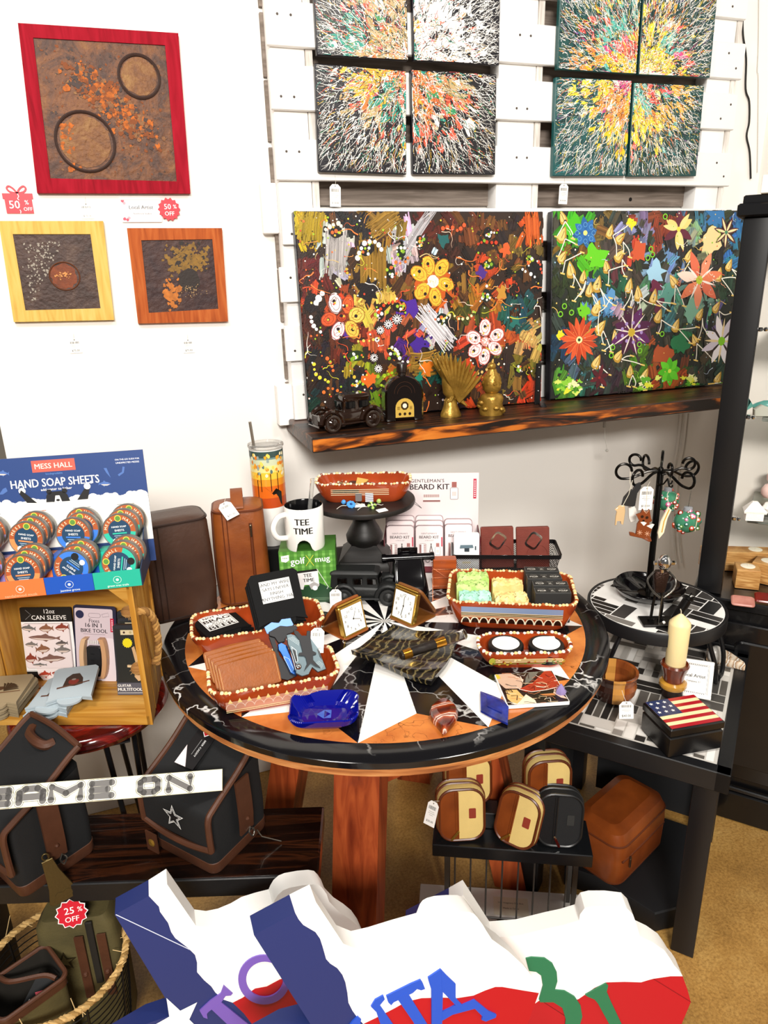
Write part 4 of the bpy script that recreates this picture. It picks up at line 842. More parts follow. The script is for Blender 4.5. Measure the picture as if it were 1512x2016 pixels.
# wallets
TAN=plain('tan_leather','#8f4c12',rough=.45,bump=.2,bscale=220,var=.12,vscale=40); STI=plain('cream_stitching','#d9a45a',.7)
P=lean((439,1374),(555,1343),(427,1312),(542,1279),.772,.034); M0,w,h=quadM(P)
for k in range(5):
    t=thing('wallet',('tan leather wallet at the front of the row in the terracotta dish','tan leather wallet second from the front in the terracotta dish','tan leather wallet third from the front in the terracotta dish','tan leather wallet fourth from the front in the terracotta dish','tan leather wallet at the back of the row, against the can sleeve dish')[k],'wallet',TR(-.0055*k,.0105*k,.0035*k) @ M0 @ RX(-2.0*k),'tan wallets in the dish')
    m=MB(); m.prism(rrect(w,h,.006,3),-.0035,.0005,bev=.001); m.prism(rrect(w*.99,h*.97,.006,3),-.0085,-.0045,bev=.001); m.tube([(-w/2+.004,h/2-.001,-.0085),(0,h/2+.0015,-.004),(w/2-.004,h/2-.001,-.0085)],.002,6); m.build('leather_cover',TAN,t)
    m=MB()
    for sx in (-1,1):
        for j in range(18):m.rect(sx*(w/2-.004)-.0004,-h/2+.006+j*(h-.012)/18,sx*(w/2-.004)+.0004,-h/2+.0085+j*(h-.012)/18,.0009,col='#dba85e')
    m.build('stitching',PM,t)
# folding knives: outlines in picture points on a leaning plane, real thickness
def planeM(bl,br,tl,tr,zb,dy):return quadM(lean(bl,br,tl,tr,zb,dy))
def tracer(M,ox,oy,k):
    n=M.to_3x3() @ Vector((0,0,1)); Mi=M.inverted()
    def f(pts):return [((Mi @ Pl(ox+x/k,oy+y/k,M.translation,n)).xy[:]) for x,y in pts]
    return f
M,w,h=planeM((577,1342),(640,1325),(528,1225),(585,1215),.770,.095); q=tracer(M,500,1200,8.4)
t=thing('folding_knife','blue handled folding knife with pale blue blade head, beside the tan wallets','knife',M)
m=MB(); m.prism(q([(170,295),(290,215),(410,225),(455,165),(600,145),(650,250),(600,300),(250,400),(215,400)]),-.002,.001); m.build('blade_head',plain('pale_blue_steel','#5f83bd',.35,.4),t)
m=MB(); m.prism(q([(240,380),(430,275),(540,285),(690,265),(715,320),(640,380),(540,420),(505,540),(400,560),(340,470),(250,440)]),-.004,.004,bev=.001); m.prism(q([(250,450),(340,470),(420,760),(700,1100),(560,1165),(450,1140),(380,800)]),-.006,0); m.build('black_guard',plain('black_plastic','#17171b',.45),t)
m=MB(); m.prism(q([(385,590),(440,560),(545,610),(600,780),(690,1060),(700,1110),(600,1060),(480,810),(430,720),(395,680)]),0,.006,bev=.0015); m.build('handle',plain('blue_anodised_metal','#0d3d78',.25,.6),t)
m=MB(TR(0,0,.0064)); m.line(q([(480,790),(570,830),(650,1010),(610,1050),(480,800)]),.0009,0,col='#9cc0e0'); m.line(q([(525,500),(560,560),(700,1080)]),.0016,0,col='#c9d4dc'); m.build('bright_edges',PG,t)
M,w,h=planeM((595,1335),(648,1322),(563,1252),(612,1240),.776,.068); M=TR(0,0,.010) @ M; q=tracer(M,500,1200,8.4)
t=thing('folding_knife','grey folding knife with a black X shaped strap, in the dish beside the blue knife','knife',M)
m=MB(); m.prism(q([(535,430),(600,410),(700,440),(930,480),(1060,650),(1190,990),(1060,1040),(960,960),(900,1080),(790,1110),(690,1060),(700,930),(640,760),(560,580)]),-.004,.004,bev=.001); m.build('handle',plain('grey_anodised_metal','#5e6e74',.35,.5),t)
m=MB(); m.prism(q([(650,350),(720,380),(780,450),(860,450),(870,370),(920,375),(925,500),(960,700),(1020,730),(1020,755),(965,770),(970,850),(1040,930),(1090,975),(1010,950),(930,900),(880,960),(820,1030),(870,900),(850,810),(820,780),(730,775),(735,735),(800,720),(745,520),(660,410)]),.004,.008); m.build('black_strap',plain('black_plastic','#17171b',.45),t)
m=MB(TR(0,0,.0042)); m2_=MB(TR(0,0,.0042))
for k in range(4):m.line(q([(560+k*22,480-k*8),(740+k*5,600-k*22)]),.0006,0,col='#b9c6c8'); m2_.line(q([(1000+k*20,900-k*14),(1120+k*8,980-k*20)]),.0006,0,col='#b9c6c8')
m.line(q([(610,620),(690,680),(720,860),(690,890),(620,640)]),.001,0,col='#dfe6e8'); m.poly(q([(625,660),(680,690),(715,850),(690,870)]),.0002,col='#101214'); m2_.poly(q([(1035,660),(1080,690),(1120,840),(1085,800)]),.0002,col='#101214'); m.build('engraving',PG,t); m2_.build('engraving',PG,t)
m=MB(); m.ball(Vector((*q([(730,950)])[0],.004)),(.007,.007,.003),12); m.build('pocket_clip',plain('chrome','#d0d0d0',.12,1),t)
P=[Zp(608,1244,.845),Zp(625,1243,.845),Zp(648,1280,.812),Zp(627,1278,.812)]; M,w,h=quadM(P); M=M @ TR(0,0,.014)
price_tag(M,'white price tag tied to the grey folding knife',.03,h*1.15,'$20.00',[(-.004,.035,0),(-.016,.03,-.004)])
# blue glass ashtray
BLUE=plain('cobalt_glass','#060f86',rough=.04,trans=.2,ior=1.5,coat=.5)
ash=thing('glass_ashtray','cobalt blue glass ashtray on the orange rim of the table','ashtray',onT(.273,1.195,-18)); m=MB(); n=96
def aring(w,d,z,r,amp=0):return [(x*(1+amp*(i % 2)),y*(1+amp*(i % 2)),z) for i,(x,y) in enumerate(rrect(w,d,r,n//4-1))]
m.loft([aring(.092,.068,0,.03),aring(.108,.084,.003,.032),aring(.128,.103,.014,.03,.03),aring(.136,.110,.027,.028,.035),aring(.131,.105,.029,.027,.035),aring(.120,.094,.022,.03,.06),aring(.102,.077,.011,.03,.06),aring(.090,.064,.0065,.026)],cap0=True,cap1=True); m.build('body',BLUE,ash,sharp=18)
m=MB(TR(.0,-.002,.0089))
for s in (0,1,2,3):
    for k in range(5):
        x0,y0=((-.014,.0),(0,.0),(-.014,-.014),(0,-.014))[s]; a=k*.0028
        m.line([(x0+a,y0+.0005),(x0+.0138,y0+.0138-a)] if s in (0,3) else [(x0+a,y0+.0138),(x0+.0138,y0+a)],.0009,.0004,col='#5a8cf0')
m.build('cut_pattern',PG,ash)
# agate, lapis, amethyst
def stone_mesh(P,th,seed,cols=None,dome=.5):
    m=MB(); ra=random.Random(seed); n=len(P); c=(sum(p[0] for p in P)/n,sum(p[1] for p in P)/n); R_=[]
    for z,k in ((0,.9),(th*.25,1),(th*.55,.97),(th*.85,.8*dome+.1+.4*(1-dome)),(th,.45*dome+.55*(1-dome))):R_.append([(c[0]+(x-c[0])*k,c[1]+(y-c[1])*k,z) for x,y in P])
    return m.loft(R_)
def onTpts(pts,dz=0):return [(p.x,p.y) for p in (T(u,v,dz) for u,v in pts)]
def banded(name,stops,scale,direction='X',dist=3,rough=.12):
    m,N,L,B=newmat(name); tc=N.new('ShaderNodeTexCoord'); wv=N.new('ShaderNodeTexWave'); wv.bands_direction=direction; wv.inputs['Scale'].default_value=scale; wv.inputs['Distortion'].default_value=dist; wv.inputs['Detail'].default_value=4; wv.inputs['Detail Scale'].default_value=2.0
    L.new(tc.outputs['Object'],wv.inputs[0]); r=N.new('ShaderNodeValToRGB'); L.new(wv.outputs['Fac'],r.inputs[0]); E=r.color_ramp.elements
    while len(E) < len(stops):E.new(.5)
    for e,(p,c) in zip(E,stops):e.position=p; e.color=C4(c)
    L.new(r.outputs[0],B.inputs['Base Color']); B.inputs['Roughness'].default_value=rough; B.inputs['Coat Weight'].default_value=.4
    return m
def stone(label,pts,th,mat,seed,name='polished_stone',dome=.9):
    Q=[Vector((*p,0)) for p in onTpts(pts,.004)]; c=sum(Q,Vector())/len(Q); P=[(p.x-c.x,p.y-c.y) for p in (smooth_path(Q,4,True) if dome > .5 else Q)]
    return tag(stone_mesh(P,th,seed,None,dome).build(name,mat,None,TR(c.x,c.y,TT+.0008)),label,'stone')
stone('polished red agate stone with a white band at its top',[(874,1384),(890,1392),(902,1406),(898,1424),(884,1440),(873,1448),(862,1436),(848,1420),(846,1404),(858,1392)],.024,banded('banded_agate',[(0,'#4a1206'),(.55,'#7c2a0c'),(.86,'#a84a20'),(.94,'#f0d8c8'),(1,'#7a2a10')],9,'Y',1.5,.06),1)
stone('blue lapis slab leaning by the shell tile',[(945,1363),(968,1371),(990,1380),(1002,1394),(1000,1428),(968,1414),(946,1402)],.013,plain('lapis_lazuli','#0a1048',rough=.25,bump=.6,bscale=70,col2='#2036a0',vscale=28,coat=.4),2,dome=.1)
# printed shell tile
P=[T(971,1326,.010),T(1089,1319,.010),T(1121,1380,.010),T(1001,1389,.010)]; M,w,h=quadM(P)
t=thing('photo_tile','square ceramic tile printed with sea shells, by the small dish','tile',TR(M.translation.x,M.translation.y,TT+.0005) @ M.to_3x3().to_4x4())
m=MB(); m.prism(rrect(w,h,.003,2),0,.008,bev=.001); m.build('tile_body',plain('white_ceramic','#f2f0ec',.2),t)
m=MB(TR(0,0,.0084)); q=tracer(M,860,1220,4.447); a=w/2-.002; ra=random.Random(6)
def cl2(P):return [(max(-a,min(a,x)),max(-h/2+.002,min(h/2-.002,y))) for x,y in P]
m.rect(-a,-h/2+.002,a,h/2-.002,0,col='#2a1a14')
for (pts,c) in (([(800,440),(880,430),(840,520),(770,570),(780,500)],'#6c6a60'),([(500,480),(640,450),(760,520),(740,600),(600,600),(540,550)],'#caa890'),([(930,430),(990,435),(1040,500),(1075,570),(1040,600),(880,620),(780,630),(720,605),(850,540)],'#a5321a'),([(600,610),(700,610),(780,690),(760,740),(680,740),(620,690)],'#d6ae6a'),([(780,650),(860,700),(880,740),(700,745),(740,700)],'#e8d6bc'),([(820,640),(1040,620),(1150,690),(1000,690),(860,680)],'#1c100c'),([(900,650),(1020,640),(1040,660),(930,660)],'#c07a44'),([(495,475),(540,480),(560,510),(530,520)],'#d8b83c'),([(1030,600),(1150,690),(1090,680),(1020,640)],'#d9b8a0')):m.poly(cl2(q(pts)),m.__dict__.setdefault('zz',.0002),col=c); m.zz +=.00004
for k in range(46):
    x,y=ra.uniform(520,1060),ra.uniform(450,740); p=q([(x,y),(x+ra.uniform(20,70),y+ra.uniform(-16,20)),(x+ra.uniform(50,110),y+ra.uniform(-10,40))]); m.line(cl2(p),ra.uniform(.0008,.0022),m.zz,col=ra.choice(['#f0dcc8','#2a140e','#e8c89c','#1c0f0c','#c87850','#f4e8dc'])); m.zz +=.00002
for k in range(26):x,y=ra.uniform(800,1050),ra.uniform(500,610); m.line(cl2(q([(x,y),(x+30,y-12)])),.0009,m.zz,col=ra.choice(['#d0603c','#7a1c10','#e08a60']))
m.line(cl2(q([(722,610),(830,632),(960,615),(1060,590)])),.002,m.zz,col='#f4e2d4'); m.build('shell_print',PG,t)
c=T(1104,1362,.012); m=MB(); m.loft([[(k*x,k*y,z) for x,y in circ(.011,6)] for z,k in ((0,1),(.006,1.05),(.014,.6),(.022,.08))]); m.ball((.004,-.003,.004),(.008,.006,.005),6)
tag(m.build('amethyst_crystal',plain('pale_amethyst','#a796cc',rough=.1,trans=.3,coat=.3),None,TR(c.x,c.y,TT+.0090)),'tiny pale purple crystal on the edge of the shell tile','crystal')
# wavy black slab and the cigar tube on it
sl=thing('stone_slab','wavy black slab with golden swirls in the middle of the table','slab',onT(.520,1.352,43))
m=MB(); W_,D_=.196,.196
def top(u,v):
    x,y=(u-.5)*W_,(v-.5)*D_; return (x*(1+.04*math.sin(v*7)),y*(1+.03*math.sin(u*6)),.016+.030*(abs(u-v)**2)*(1 if u < v else .9)+.004*math.sin(u*9+v*3))
m.grid(top,22,22); m.grid(lambda u,v:(lambda p:(p[0]*.985,p[1]*.985,p[2]-.012))(top(1-u,v)),22,22)
for e in (lambda t:(t,0),lambda t:(1,t),lambda t:(1-t,1),lambda t:(0,1-t)):
    pts=[top(*e(i/22)) for i in range(23)]; vs=[]
    for p in pts:vs +=[p,(p[0]*.985,p[1]*.985,p[2]-.012)]
    m.add(vs,[(2*i,2*i+1,2*i+3,2*i+2) for i in range(22)])
m.build('slab_body',banded('gold_swirled_onyx',[(0,'#0b0a09'),(.5,'#15120e'),(.80,'#2a2519'),(.93,'#5c5034'),(.98,'#86784c'),(1,'#3a3424')],19,'Y',7,.2),sl)
a,b=Zp(787,1292,.792),Zp(916,1248,.808); d=(b-a).normalized()
M=frame(a,d,(0,0,1)) @ RZ(-90) @ RX(90) if False else Matrix.Translation(a) @ d.to_track_quat('Z','Y').to_matrix().to_4x4(); L_=(b-a).length
ct=thing('cigar_tube','glass cigar tube with gold bands lying on the wavy slab','cigar',M)
MB().lathe([(.0085,L_*.02),(.0098,L_*.05),(.0100,L_*.66),(.006,L_*.69)],20).build('cigar',plain('dark_cigar','#1d130d',.5,bump=.3),ct)
m=MB(); m.lathe([(.0103,L_*.05),(.0104,L_*.17)],20,cap0=False,cap1=False); m.build('gold_band',plain('gold_foil','#c88a2c',.25,.9),ct)
m=MB(); m.lathe([(.0103,L_*.53),(.0104,L_*.68)],20,cap0=False,cap1=False); m.build('gold_band',plain('gold_foil','#c88a2c',.25,.9),ct)
m=MB(); m.lathe([(.006,0),(.0112,.004),(.0116,.02),(.0116,L_*.97),(.0125,L_*.985),(.0105,L_)],20); m.build('glass_tube',plain('clear_glass','#ffffff',.02,trans=1,ior=1.1),ct)
# travel clocks
CLB=plain('brown_leatherette','#8a4a1c',rough=.4,bump=.15,bscale=300,var=.15); GOLD=plain('brass_trim','#c9a24a',.25,.9); CLI=plain('dark_brown_leatherette','#4a2412',.5,bump=.2,bscale=200)
def clock(label,M,w,h,lidm,hands,pale):
    t=thing('travel_clock',label,'clock',M); F=frame((0,0,.003),(1,0,0),(0,math.sin(R(14)),math.cos(R(14)))) @ TR(0,h/2,0)
    m=MB(F); m.prism(rrect(w,h,.003,3),-.014,0,bev=.0015); m.build('gold_frame',GOLD,t)
    m=MB(F @ TR(0,0,.0004)); a,b=w*.86,h*.86; m.rect(-a/2,-b/2,a/2,b/2,0,col='#f7f5ef')
    for k in range(12):
        an=R(90-30*(k+1)); x,y=math.cos(an),math.sin(an); s=.40/max(abs(x),abs(y))*(.82 if (k+1) % 3 else 1); m.text(str(k+1),a*x*s*.98,b*y*s*.98,h=b*.11,z=.0003,col='#262626',bold=.005)
    for an,ln,wd in hands:m.line([(0,0),(a*ln*math.cos(R(an)),b*ln*math.sin(R(an)))],.0012*wd,.0005,col='#1c1c1c')
    m.poly(circ(.0025,10),.0007,col='#2a2620'); m.build('dial',PM,t)
    tp=F @ Vector((0,h/2+.003,-.004)); bk=Vector((0,tp.y+.058,.004)); d=(tp-bk)
    m=MB(frame((0,bk.y,bk.z),(1,0,0),d) @ TR(0,d.length/2,0)); m.prism(rrect(w*1.1,d.length*1.02,.012,4),-.012,-.006 if False else -.004,bev=.0015); m.build('lid',lidm,t)
    m=MB(frame((0,bk.y,bk.z),(1,0,0),d) @ TR(0,d.length/2,0)); m.prism(rrect(w*.98,d.length*.9,.008,4),-.004,-.0025); m.build('lid_lining',CLI,t)
    m=MB(); m.prism([(x,y+bk.y/2+.001) for x,y in rrect(w*1.1,bk.y+.014,.012,4)],0,.004,bev=.001); m.build('base_flap',lidm,t)
    m=MB(); m.tube([tp+Vector((-w*.5,-.001,.001)),tp+Vector((w*.5,-.001,.001))],.0025,8); m.build('hinge',GOLD,t)
    return t
a,b=Zp(676,1255,.754),Zp(727,1238,.754); an=math.degrees(math.atan2(b.y-a.y,b.x-a.x)); c=(a+b)/2
clock('tan leather travel clock facing right, beside the can sleeves',TR(c.x,c.y,TT) @ RZ(an+12),(b-a).length*1.04,.078,CLB,((60,.3,1),(-20,.34,1)),0)
a,b=Zp(766,1215,.754),Zp(814,1231,.754); an=math.degrees(math.atan2(b.y-a.y,b.x-a.x)); c=(a+b)/2
clock('brass edged travel clock facing left, beside the soap dish',TR(c.x,c.y,TT) @ RZ(an-8),(b-a).length*1.02,.083,plain('ochre_leatherette','#7a4a1e',.4,bump=.15,bscale=300),((92,.33,1.3),(-100,.38,1.6)),1)
price_tag(frame(Yp(661,1180,1.60),(1,-.35,0),(0,.25,1)),'white price tag standing behind the tan travel clock',.03,.052,'$35.00',[(0,.03,0),(.006,.035,-.004)])
# black bus, glossy typewriter, copper wire rack
c=T(708,1190); MBK=plain('matt_black_cast_iron','#191a1a',rough=.5,bump=.2,bscale=150)
make_car('toy_bus','matt black toy bus behind the tan travel clock',TR(.522,1.680,TT) @ RZ(156),.190,MBK,True)
tw=thing('typewriter_figurine','glossy black figurine shaped like an old typewriter, in front of the beard kits','figurine',Matrix.Translation(T(806,1166)) @ RZ(-16) @ SCL(.80)); GB=plain('gloss_black','#080608',.14,coat=.3,spec=.35)
m=MB(); m.loft([[(x*k,y*k2+o,z) for x,y in rrect(.125,.12,.02,4)] for z,k,k2,o in ((0,1,1,0),(.02,1.02,1,0),(.045,.96,.92,.004),(.07,.9,.7,.018),(.105,.86,.5,.03),(.118,.78,.42,.034))]); m.build('body',GB,tw)
m=MB()
for r_ in range(4):
    for k in range(9):m.lathe([(.0048,0),(.0052,.004),(.003,.006)],8,T=TR(-.046+.0115*k+.003*(r_ % 2),-.045+.014*r_,.040+.012*r_) @ RX(20))
m.build('key_bank',GB,tw)
m=MB(); m.tube([(-.078,.034,.118),(.078,.034,.118)],.013,14); m.lathe([(.016,0),(.016,.012),(.012,.014)],14,T=TR(.078,.034,.118) @ RY(90)); m.lathe([(.016,0),(.016,.012),(.012,.014)],14,T=TR(-.078,.034,.118) @ RY(-90)); m.build('roller',GB,tw)
m=MB(); m.box((0,.05,.135),(.07,.008,.026),bev=.002); m.box((0,.024,.098),(.11,.03,.006),bev=.002); m.box((0,.018,.088),(.11,.03,.004),bev=.001); m.build('paper_rest',GB,tw)
c=T(848,1160); rk=thing('wire_rack','small orange wood block with copper wire rack, beside the typewriter figurine','rack',TR(.745,1.655,TT) @ RZ(-20))
MB().box((0,.015,.045),(.065,.03,.09),bev=.002).build('wood_block',wood('orange_wood',[(.3,'#7a3212'),(.6,'#b0521e'),(.8,'#c86a2c')],scale=(3,30,30)),rk)
m=MB()
for z in (.02,.045,.07):m.tube([(-.035,-.02,z),(.035,-.02,z),(.035,.03,z),(-.035,.03,z)],.0012,6,closed=True)
m.tube([(-.035,-.02,.0),(-.035,-.02,.075),(.035,-.02,.02),(.035,-.02,0)],.0012,6); m.build('copper_wire',plain('copper','#d0805a',.25,.9),rk)
m=MB(); m.prism(rrect(.04,.05,.002,2),0,.0008,T=frame((0,0,0),(1,-.4,0),(0,.5,1)),col='#efeeea'); tag(m.build('blank_card',PM,None,TR(.80,1.55,TT+.026)),'small blank white card leaning between typewriter figurine and soap dish','card')
# ---------------------------------------------------------------- soap bars and boxes in the big dish
def loaf(mat,label,M,w=.075,d=.045,h=.055,seed=1,group=None):
    m=MB(); ra=random.Random(seed); nu,nv=14,10
    H=[[h+ra.uniform(-.005,.006) for i in range(nu+1)] for j in range(nv+1)]
    def f(u,v):
        x,y=(u-.5)*w,(v-.5)*d; z=H[int(round(v*nv))][int(round(u*nu))]-(.006 if min(u,v,1-u,1-v) < .01 else 0); return (x,y,z)
    m.grid(f,nu,nv)
    for e in (lambda t:(t,0),lambda t:(1,t),lambda t:(1-t,1),lambda t:(0,1-t)):
        k=nu; pts=[f(*[round(q*n_)/n_ for q,n_ in zip(e(i/k),(nu,nv))]) for i in range(k+1)]; vs=[]
        for p in pts:vs +=[p,(p[0]*1.01,p[1]*1.01,0)]
        m.add(vs,[(2*i,2*i+1,2*i+3,2*i+2) for i in range(k)])
    o=m.build('soap_bar',mat,None,M,sharp=60); return tag(o,label,'soap',group)
def soapmat(n,a,b):return plain(n,a,.5,bump=.4,bscale=120,col2=b,vscale=40)
SG,STl,SY=soapmat('green_soap','#a9cf6a','#c2dd8c'),soapmat('teal_soap','#8fd0b4','#b4e2cc'),soapmat('honey_soap','#e8c070','#f3dc9c')
DCM=onT(.838,1.452,-27.5); zf=.010
def inC(x,y,a=0,z=zf):return DCM @ TR(x,y,z) @ RZ(a)
for mt,lb,x,y,a,hh,w in ((SG,'light green soap bar at the back left of the big dish',-.098,.058,6,.073,.082),(SG,'light green soap bar in the middle of the left soap row',-.098,.012,5,.068,.082),(STl,'teal soap bar at the front left of the big dish',-.090,-.036,4,.062,.080),
                               (SY,'honey yellow soap bar at the back middle of the big dish',-.008,.030,4,.070,.078),(SY,'pale yellow soap bar at the front middle of the big dish',.000,-.036,6,.062,.082)):
    loaf(mt,lb,inC(x,y,a),w,.042,hh,int(1000*(y+.2)),'soap bars in the big dish')
m=MB(); m.box((0,0,.03),(.006,.13,.05));
DKB=plain('charcoal_carton','#2a2a29',.55)
for i,(x,y,z,a) in enumerate(((.080,.060,.026,4),(.084,.022,.022,5),(.097,-.010,.018,4),(.100,-.044,.014,5))):
    t=thing('soap_box',('charcoal soap carton at the back of the row of four in the big dish','charcoal soap carton second from the back in the big dish','charcoal soap carton third from the back in the big dish','charcoal soap carton at the front of the row in the big dish')[i],'box',inC(x,y,a,zf),'charcoal soap cartons in the big dish')
    m=MB(); m.box((0,0,.034+z/2),(.088,.030,.068+z),bev=.0015); m.build('carton',DKB,t)
    m=MB(TR(0,0,.0682+z));
    for x0 in (-.026,0,.026):m.text(('MOB','st.','SOAP')[int(x0/.026)+1],x0,-.001,h=.007,z=.0003,col='#e6e2d8',bold=.02); m.rect(x0-.008,.007,x0+.008,.0078,.0003,col='#b8b4aa'); m.rect(x0-.006,-.0085,x0+.006,-.0079,.0003,col='#b8b4aa')
    for q in ((-.043,-.0145,.043,-.0141),(-.043,.0141,.043,.0145),(-.043,-.0145,-.0426,.0145),(.0426,-.0145,.043,.0145)):m.rect(*q,.0003,col='#8c8a84')
    m.build('print',PM,t)
for (u,v,mx),lb in (((998,1275,1),'left round black tin with white label in the small dish'),((1078,1275,1),'right round black tin with white label in the small dish')):
    c=Zp(u,v,TT+.035); t=thing('round_tin',lb,'tin',TR(c.x,c.y+.006,TT+.006),'black tins in the small dish')
    MB().lathe([(.034,0),(.0385,.003),(.039,.022),(.0405,.023),(.0405,.034),(.038,.037),(.030,.0375)],32).build('tin_body',plain('black_tin','#121214',.3),t)
    m=MB(TR(0,0,.0378)); m.poly(circ(.031,32),col='#f4f2ee')
    for k in range(4):m.line([(-.02,.012-.006*k),(.016-.004*k,.0135-.006*k)],.0006,.0003,col='#a8a4a0')
    m.prism(rrect(.022,.014,.001,2),.0003,.0009,T=TR(.012 if u < 1050 else .02,.016) @ RZ(-20),col='#fbfaf7'); m.build('label',PM,t)
# ---------------------------------------------------------------- golf mug on its box
a,b=Zp(556,1189,TT),Zp(665,1184,TT); an=math.degrees(math.atan2(b.y-a.y,b.x-a.x)); gw=(b-a).length; gh=.152
gb=thing('mug_box','green tartan golf mug box under the white mug','box',Matrix.Translation((a+b)/2) @ RZ(an)); gd=.115
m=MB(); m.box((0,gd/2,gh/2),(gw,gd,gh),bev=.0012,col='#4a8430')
def tartan(m,w,h,nx=8,ny=9):
    for i in range(nx):m.rect(-w/2+w*(i+.15)/nx,-h/2,-w/2+w*(i+.55)/nx,h/2,.0002,col='#5f9c3e')
    for j in range(ny):m.rect(-w/2,-h/2+h*(j+.15)/ny,w/2,-h/2+h*(j+.55)/ny,.0003,col='#568f38')
    for i in range(nx):
        for j in range(ny):m.rect(-w/2+w*(i+.15)/nx,-h/2+h*(j+.15)/ny,-w/2+w*(i+.55)/nx,-h/2+h*(j+.55)/ny,.0004,col='#78b254')
m.build('carton',PM,gb)
m=MB(frame((0,-.0002,gh/2),(1,0,0),(0,0,1))); m.rect(-gw/2,-gh/2,gw/2,gh/2,0,col='#4a8430'); tartan(m,gw*.995,gh*.995)
m.poly([(-gw/2,-gh/2),(gw/2,-gh/2),(gw/2,-gh*.30),(gw*.2,-gh*.12),(-gw*.2,-gh*.2),(-gw/2,-gh*.05)],.0006,col='#1d4226')
m.text('golf',-gw*.17,gh*.30,w=gw*.26,z=.0008,col='#ffffff',bold=.03,rot=4); m.text('mug',gw*.27,gh*.31,w=gw*.26,z=.0008,col='#ffffff',bold=.03,rot=4)
m.line([(-gw*.03,gh*.22),(gw*.11,gh*.42)],.0016,.0009,col='#d8d84a'); m.line([(gw*.11,gh*.22),(-gw*.02,gh*.42)],.0016,.0009,col='#d8d84a')
m.poly([(-gw*.46,gh*.42),(-gw*.32,gh*.44),(-gw*.32,gh*.34),(-gw*.38,gh*.30),(-gw*.46,gh*.32)],.0009,col='#f4f4ee'); m.text('new',-gw*.39,gh*.38,w=gw*.09,z=.0011,col='#4a8430')
P=[(-.034,.012),(.026,.018),(.028,-.024),(.020,-.036),(.006,-.036),(.000,-.022),(-.012,-.022),(-.016,-.036),(-.030,-.032)]
m.poly(P,.001,col='#ece8e8'); m.poly([(-.034,.012),(.026,.018),(.024,.024),(-.030,.019)],.0011,col='#161616'); m.line([(-.034,.008),(-.050,.004),(-.046,-.016),(-.032,-.022)],.004,.001,col='#e4e0e0')
m.poly([(.000,-.022),(.006,-.036),(.020,-.036),(.028,-.022),(.014,-.014)],.0011,col='#a8a4a4'); m.poly(circ(.007,14),.0014,col='#f8f8f6',T=TR(.016,-.032)); m.line([(.024,.024),(.030,.012),(.052,-.030),(.048,-.036)],.0018,.0014,col='#d4d8d0')
m.text('TEE',-.002,.006,h=.0105,z=.0014,col='#151515',bold=.04,rot=4); m.text('TIME',0,-.008,h=.0105,z=.0014,col='#151515',bold=.04,rot=4)
for k in range(2):m.rect(-gw*.4,-gh*.44+k*.004,gw*.36,-gh*.435+k*.004,.001,col='#8aa888')
m.build('front_print',PM,gb)
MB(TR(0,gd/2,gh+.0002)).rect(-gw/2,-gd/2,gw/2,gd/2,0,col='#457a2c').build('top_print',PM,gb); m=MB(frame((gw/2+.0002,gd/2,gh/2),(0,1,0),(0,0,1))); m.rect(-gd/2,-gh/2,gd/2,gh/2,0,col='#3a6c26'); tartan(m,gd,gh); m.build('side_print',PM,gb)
c=Yp(602,1088,1.765); zb=TT+gh+.0005
mg=thing('golf_mug','white TEE TIME mug with black inside standing on the green box','mug',TR(c.x,1.757,zb)); MW=plain('white_glazed_ceramic','#f2f0ea',.15,coat=.3); mh,mr=.118,.052; m=MB()
n=48
def low(an):
    d=abs((an-252+180) % 360-180); return .034*math.sqrt(max(0,1-(d/26)**2)) if d < 26 else 0
m.loft([[(mr*.97*math.cos(2*PI*i/n),mr*.97*math.sin(2*PI*i/n),low(360*i/n)) for i in range(n)],[(mr*math.cos(2*PI*i/n),mr*math.sin(2*PI*i/n),.006+low(360*i/n)) for i in range(n)],[(mr*math.cos(2*PI*i/n),mr*math.sin(2*PI*i/n),.05) for i in range(n)],[(mr*math.cos(2*PI*i/n),mr*math.sin(2*PI*i/n),mh-.002) for i in range(n)],[(mr*.97*math.cos(2*PI*i/n),mr*.97*math.sin(2*PI*i/n),mh) for i in range(n)]],cap0=False,cap1=False)
m.loft([[(mr*.9*math.cos(2*PI*i/n),mr*.9*math.sin(2*PI*i/n),low(360*i/n)) for i in range(n)],[(mr*.97*math.cos(2*PI*i/n),mr*.97*math.sin(2*PI*i/n),low(360*i/n)) for i in range(n)]],cap0=False,cap1=False)
m.loft([[(mr*.9*math.cos(2*PI*i/n),mr*.9*math.sin(2*PI*i/n),low(360*i/n)) for i in range(n)],[(mr*.9*math.cos(2*PI*i/n),mr*.9*math.sin(2*PI*i/n),.04) for i in range(n)]],cap0=False,cap1=False)
m.build('cup',MW,mg)
MB().lathe([(mr*.965,mh),(mr*.93,mh-.003),(mr*.92,.045),(.002,.041)],40,cap0=False).build('black_lining',plain('black_glaze','#0b0b0c',.12),mg)
m=MB(); P=smooth_path([(-mr*.97,-.006,.098),(-mr-.022,-.014,.094),(-mr-.036,-.018,.068),(-mr-.026,-.014,.040),(-mr*.98,-.006,.032)],6); m.tube(P,.0075,10); m.build('handle',MW,mg)
m=MB()
def wrap_text(m,s,ang,z,h,r,col='#121212',bold=.05):
    vs,fs,tw,th=text_geo(s); k=h/.73; a0=R(ang)
    for e in (-1,0,1):m.add([((r+e*1e-5)*math.cos(a0+(x+e*.03)*k/r),(r+e*1e-5)*math.sin(a0+(x+e*.03)*k/r),z+y*k) for x,y in vs],fs,0,col)
wrap_text(m,'TEE',250,.085,.018,mr+.0006); wrap_text(m,'TIME',252,.060,.018,mr+.0006); m.build('lettering',PM,mg)
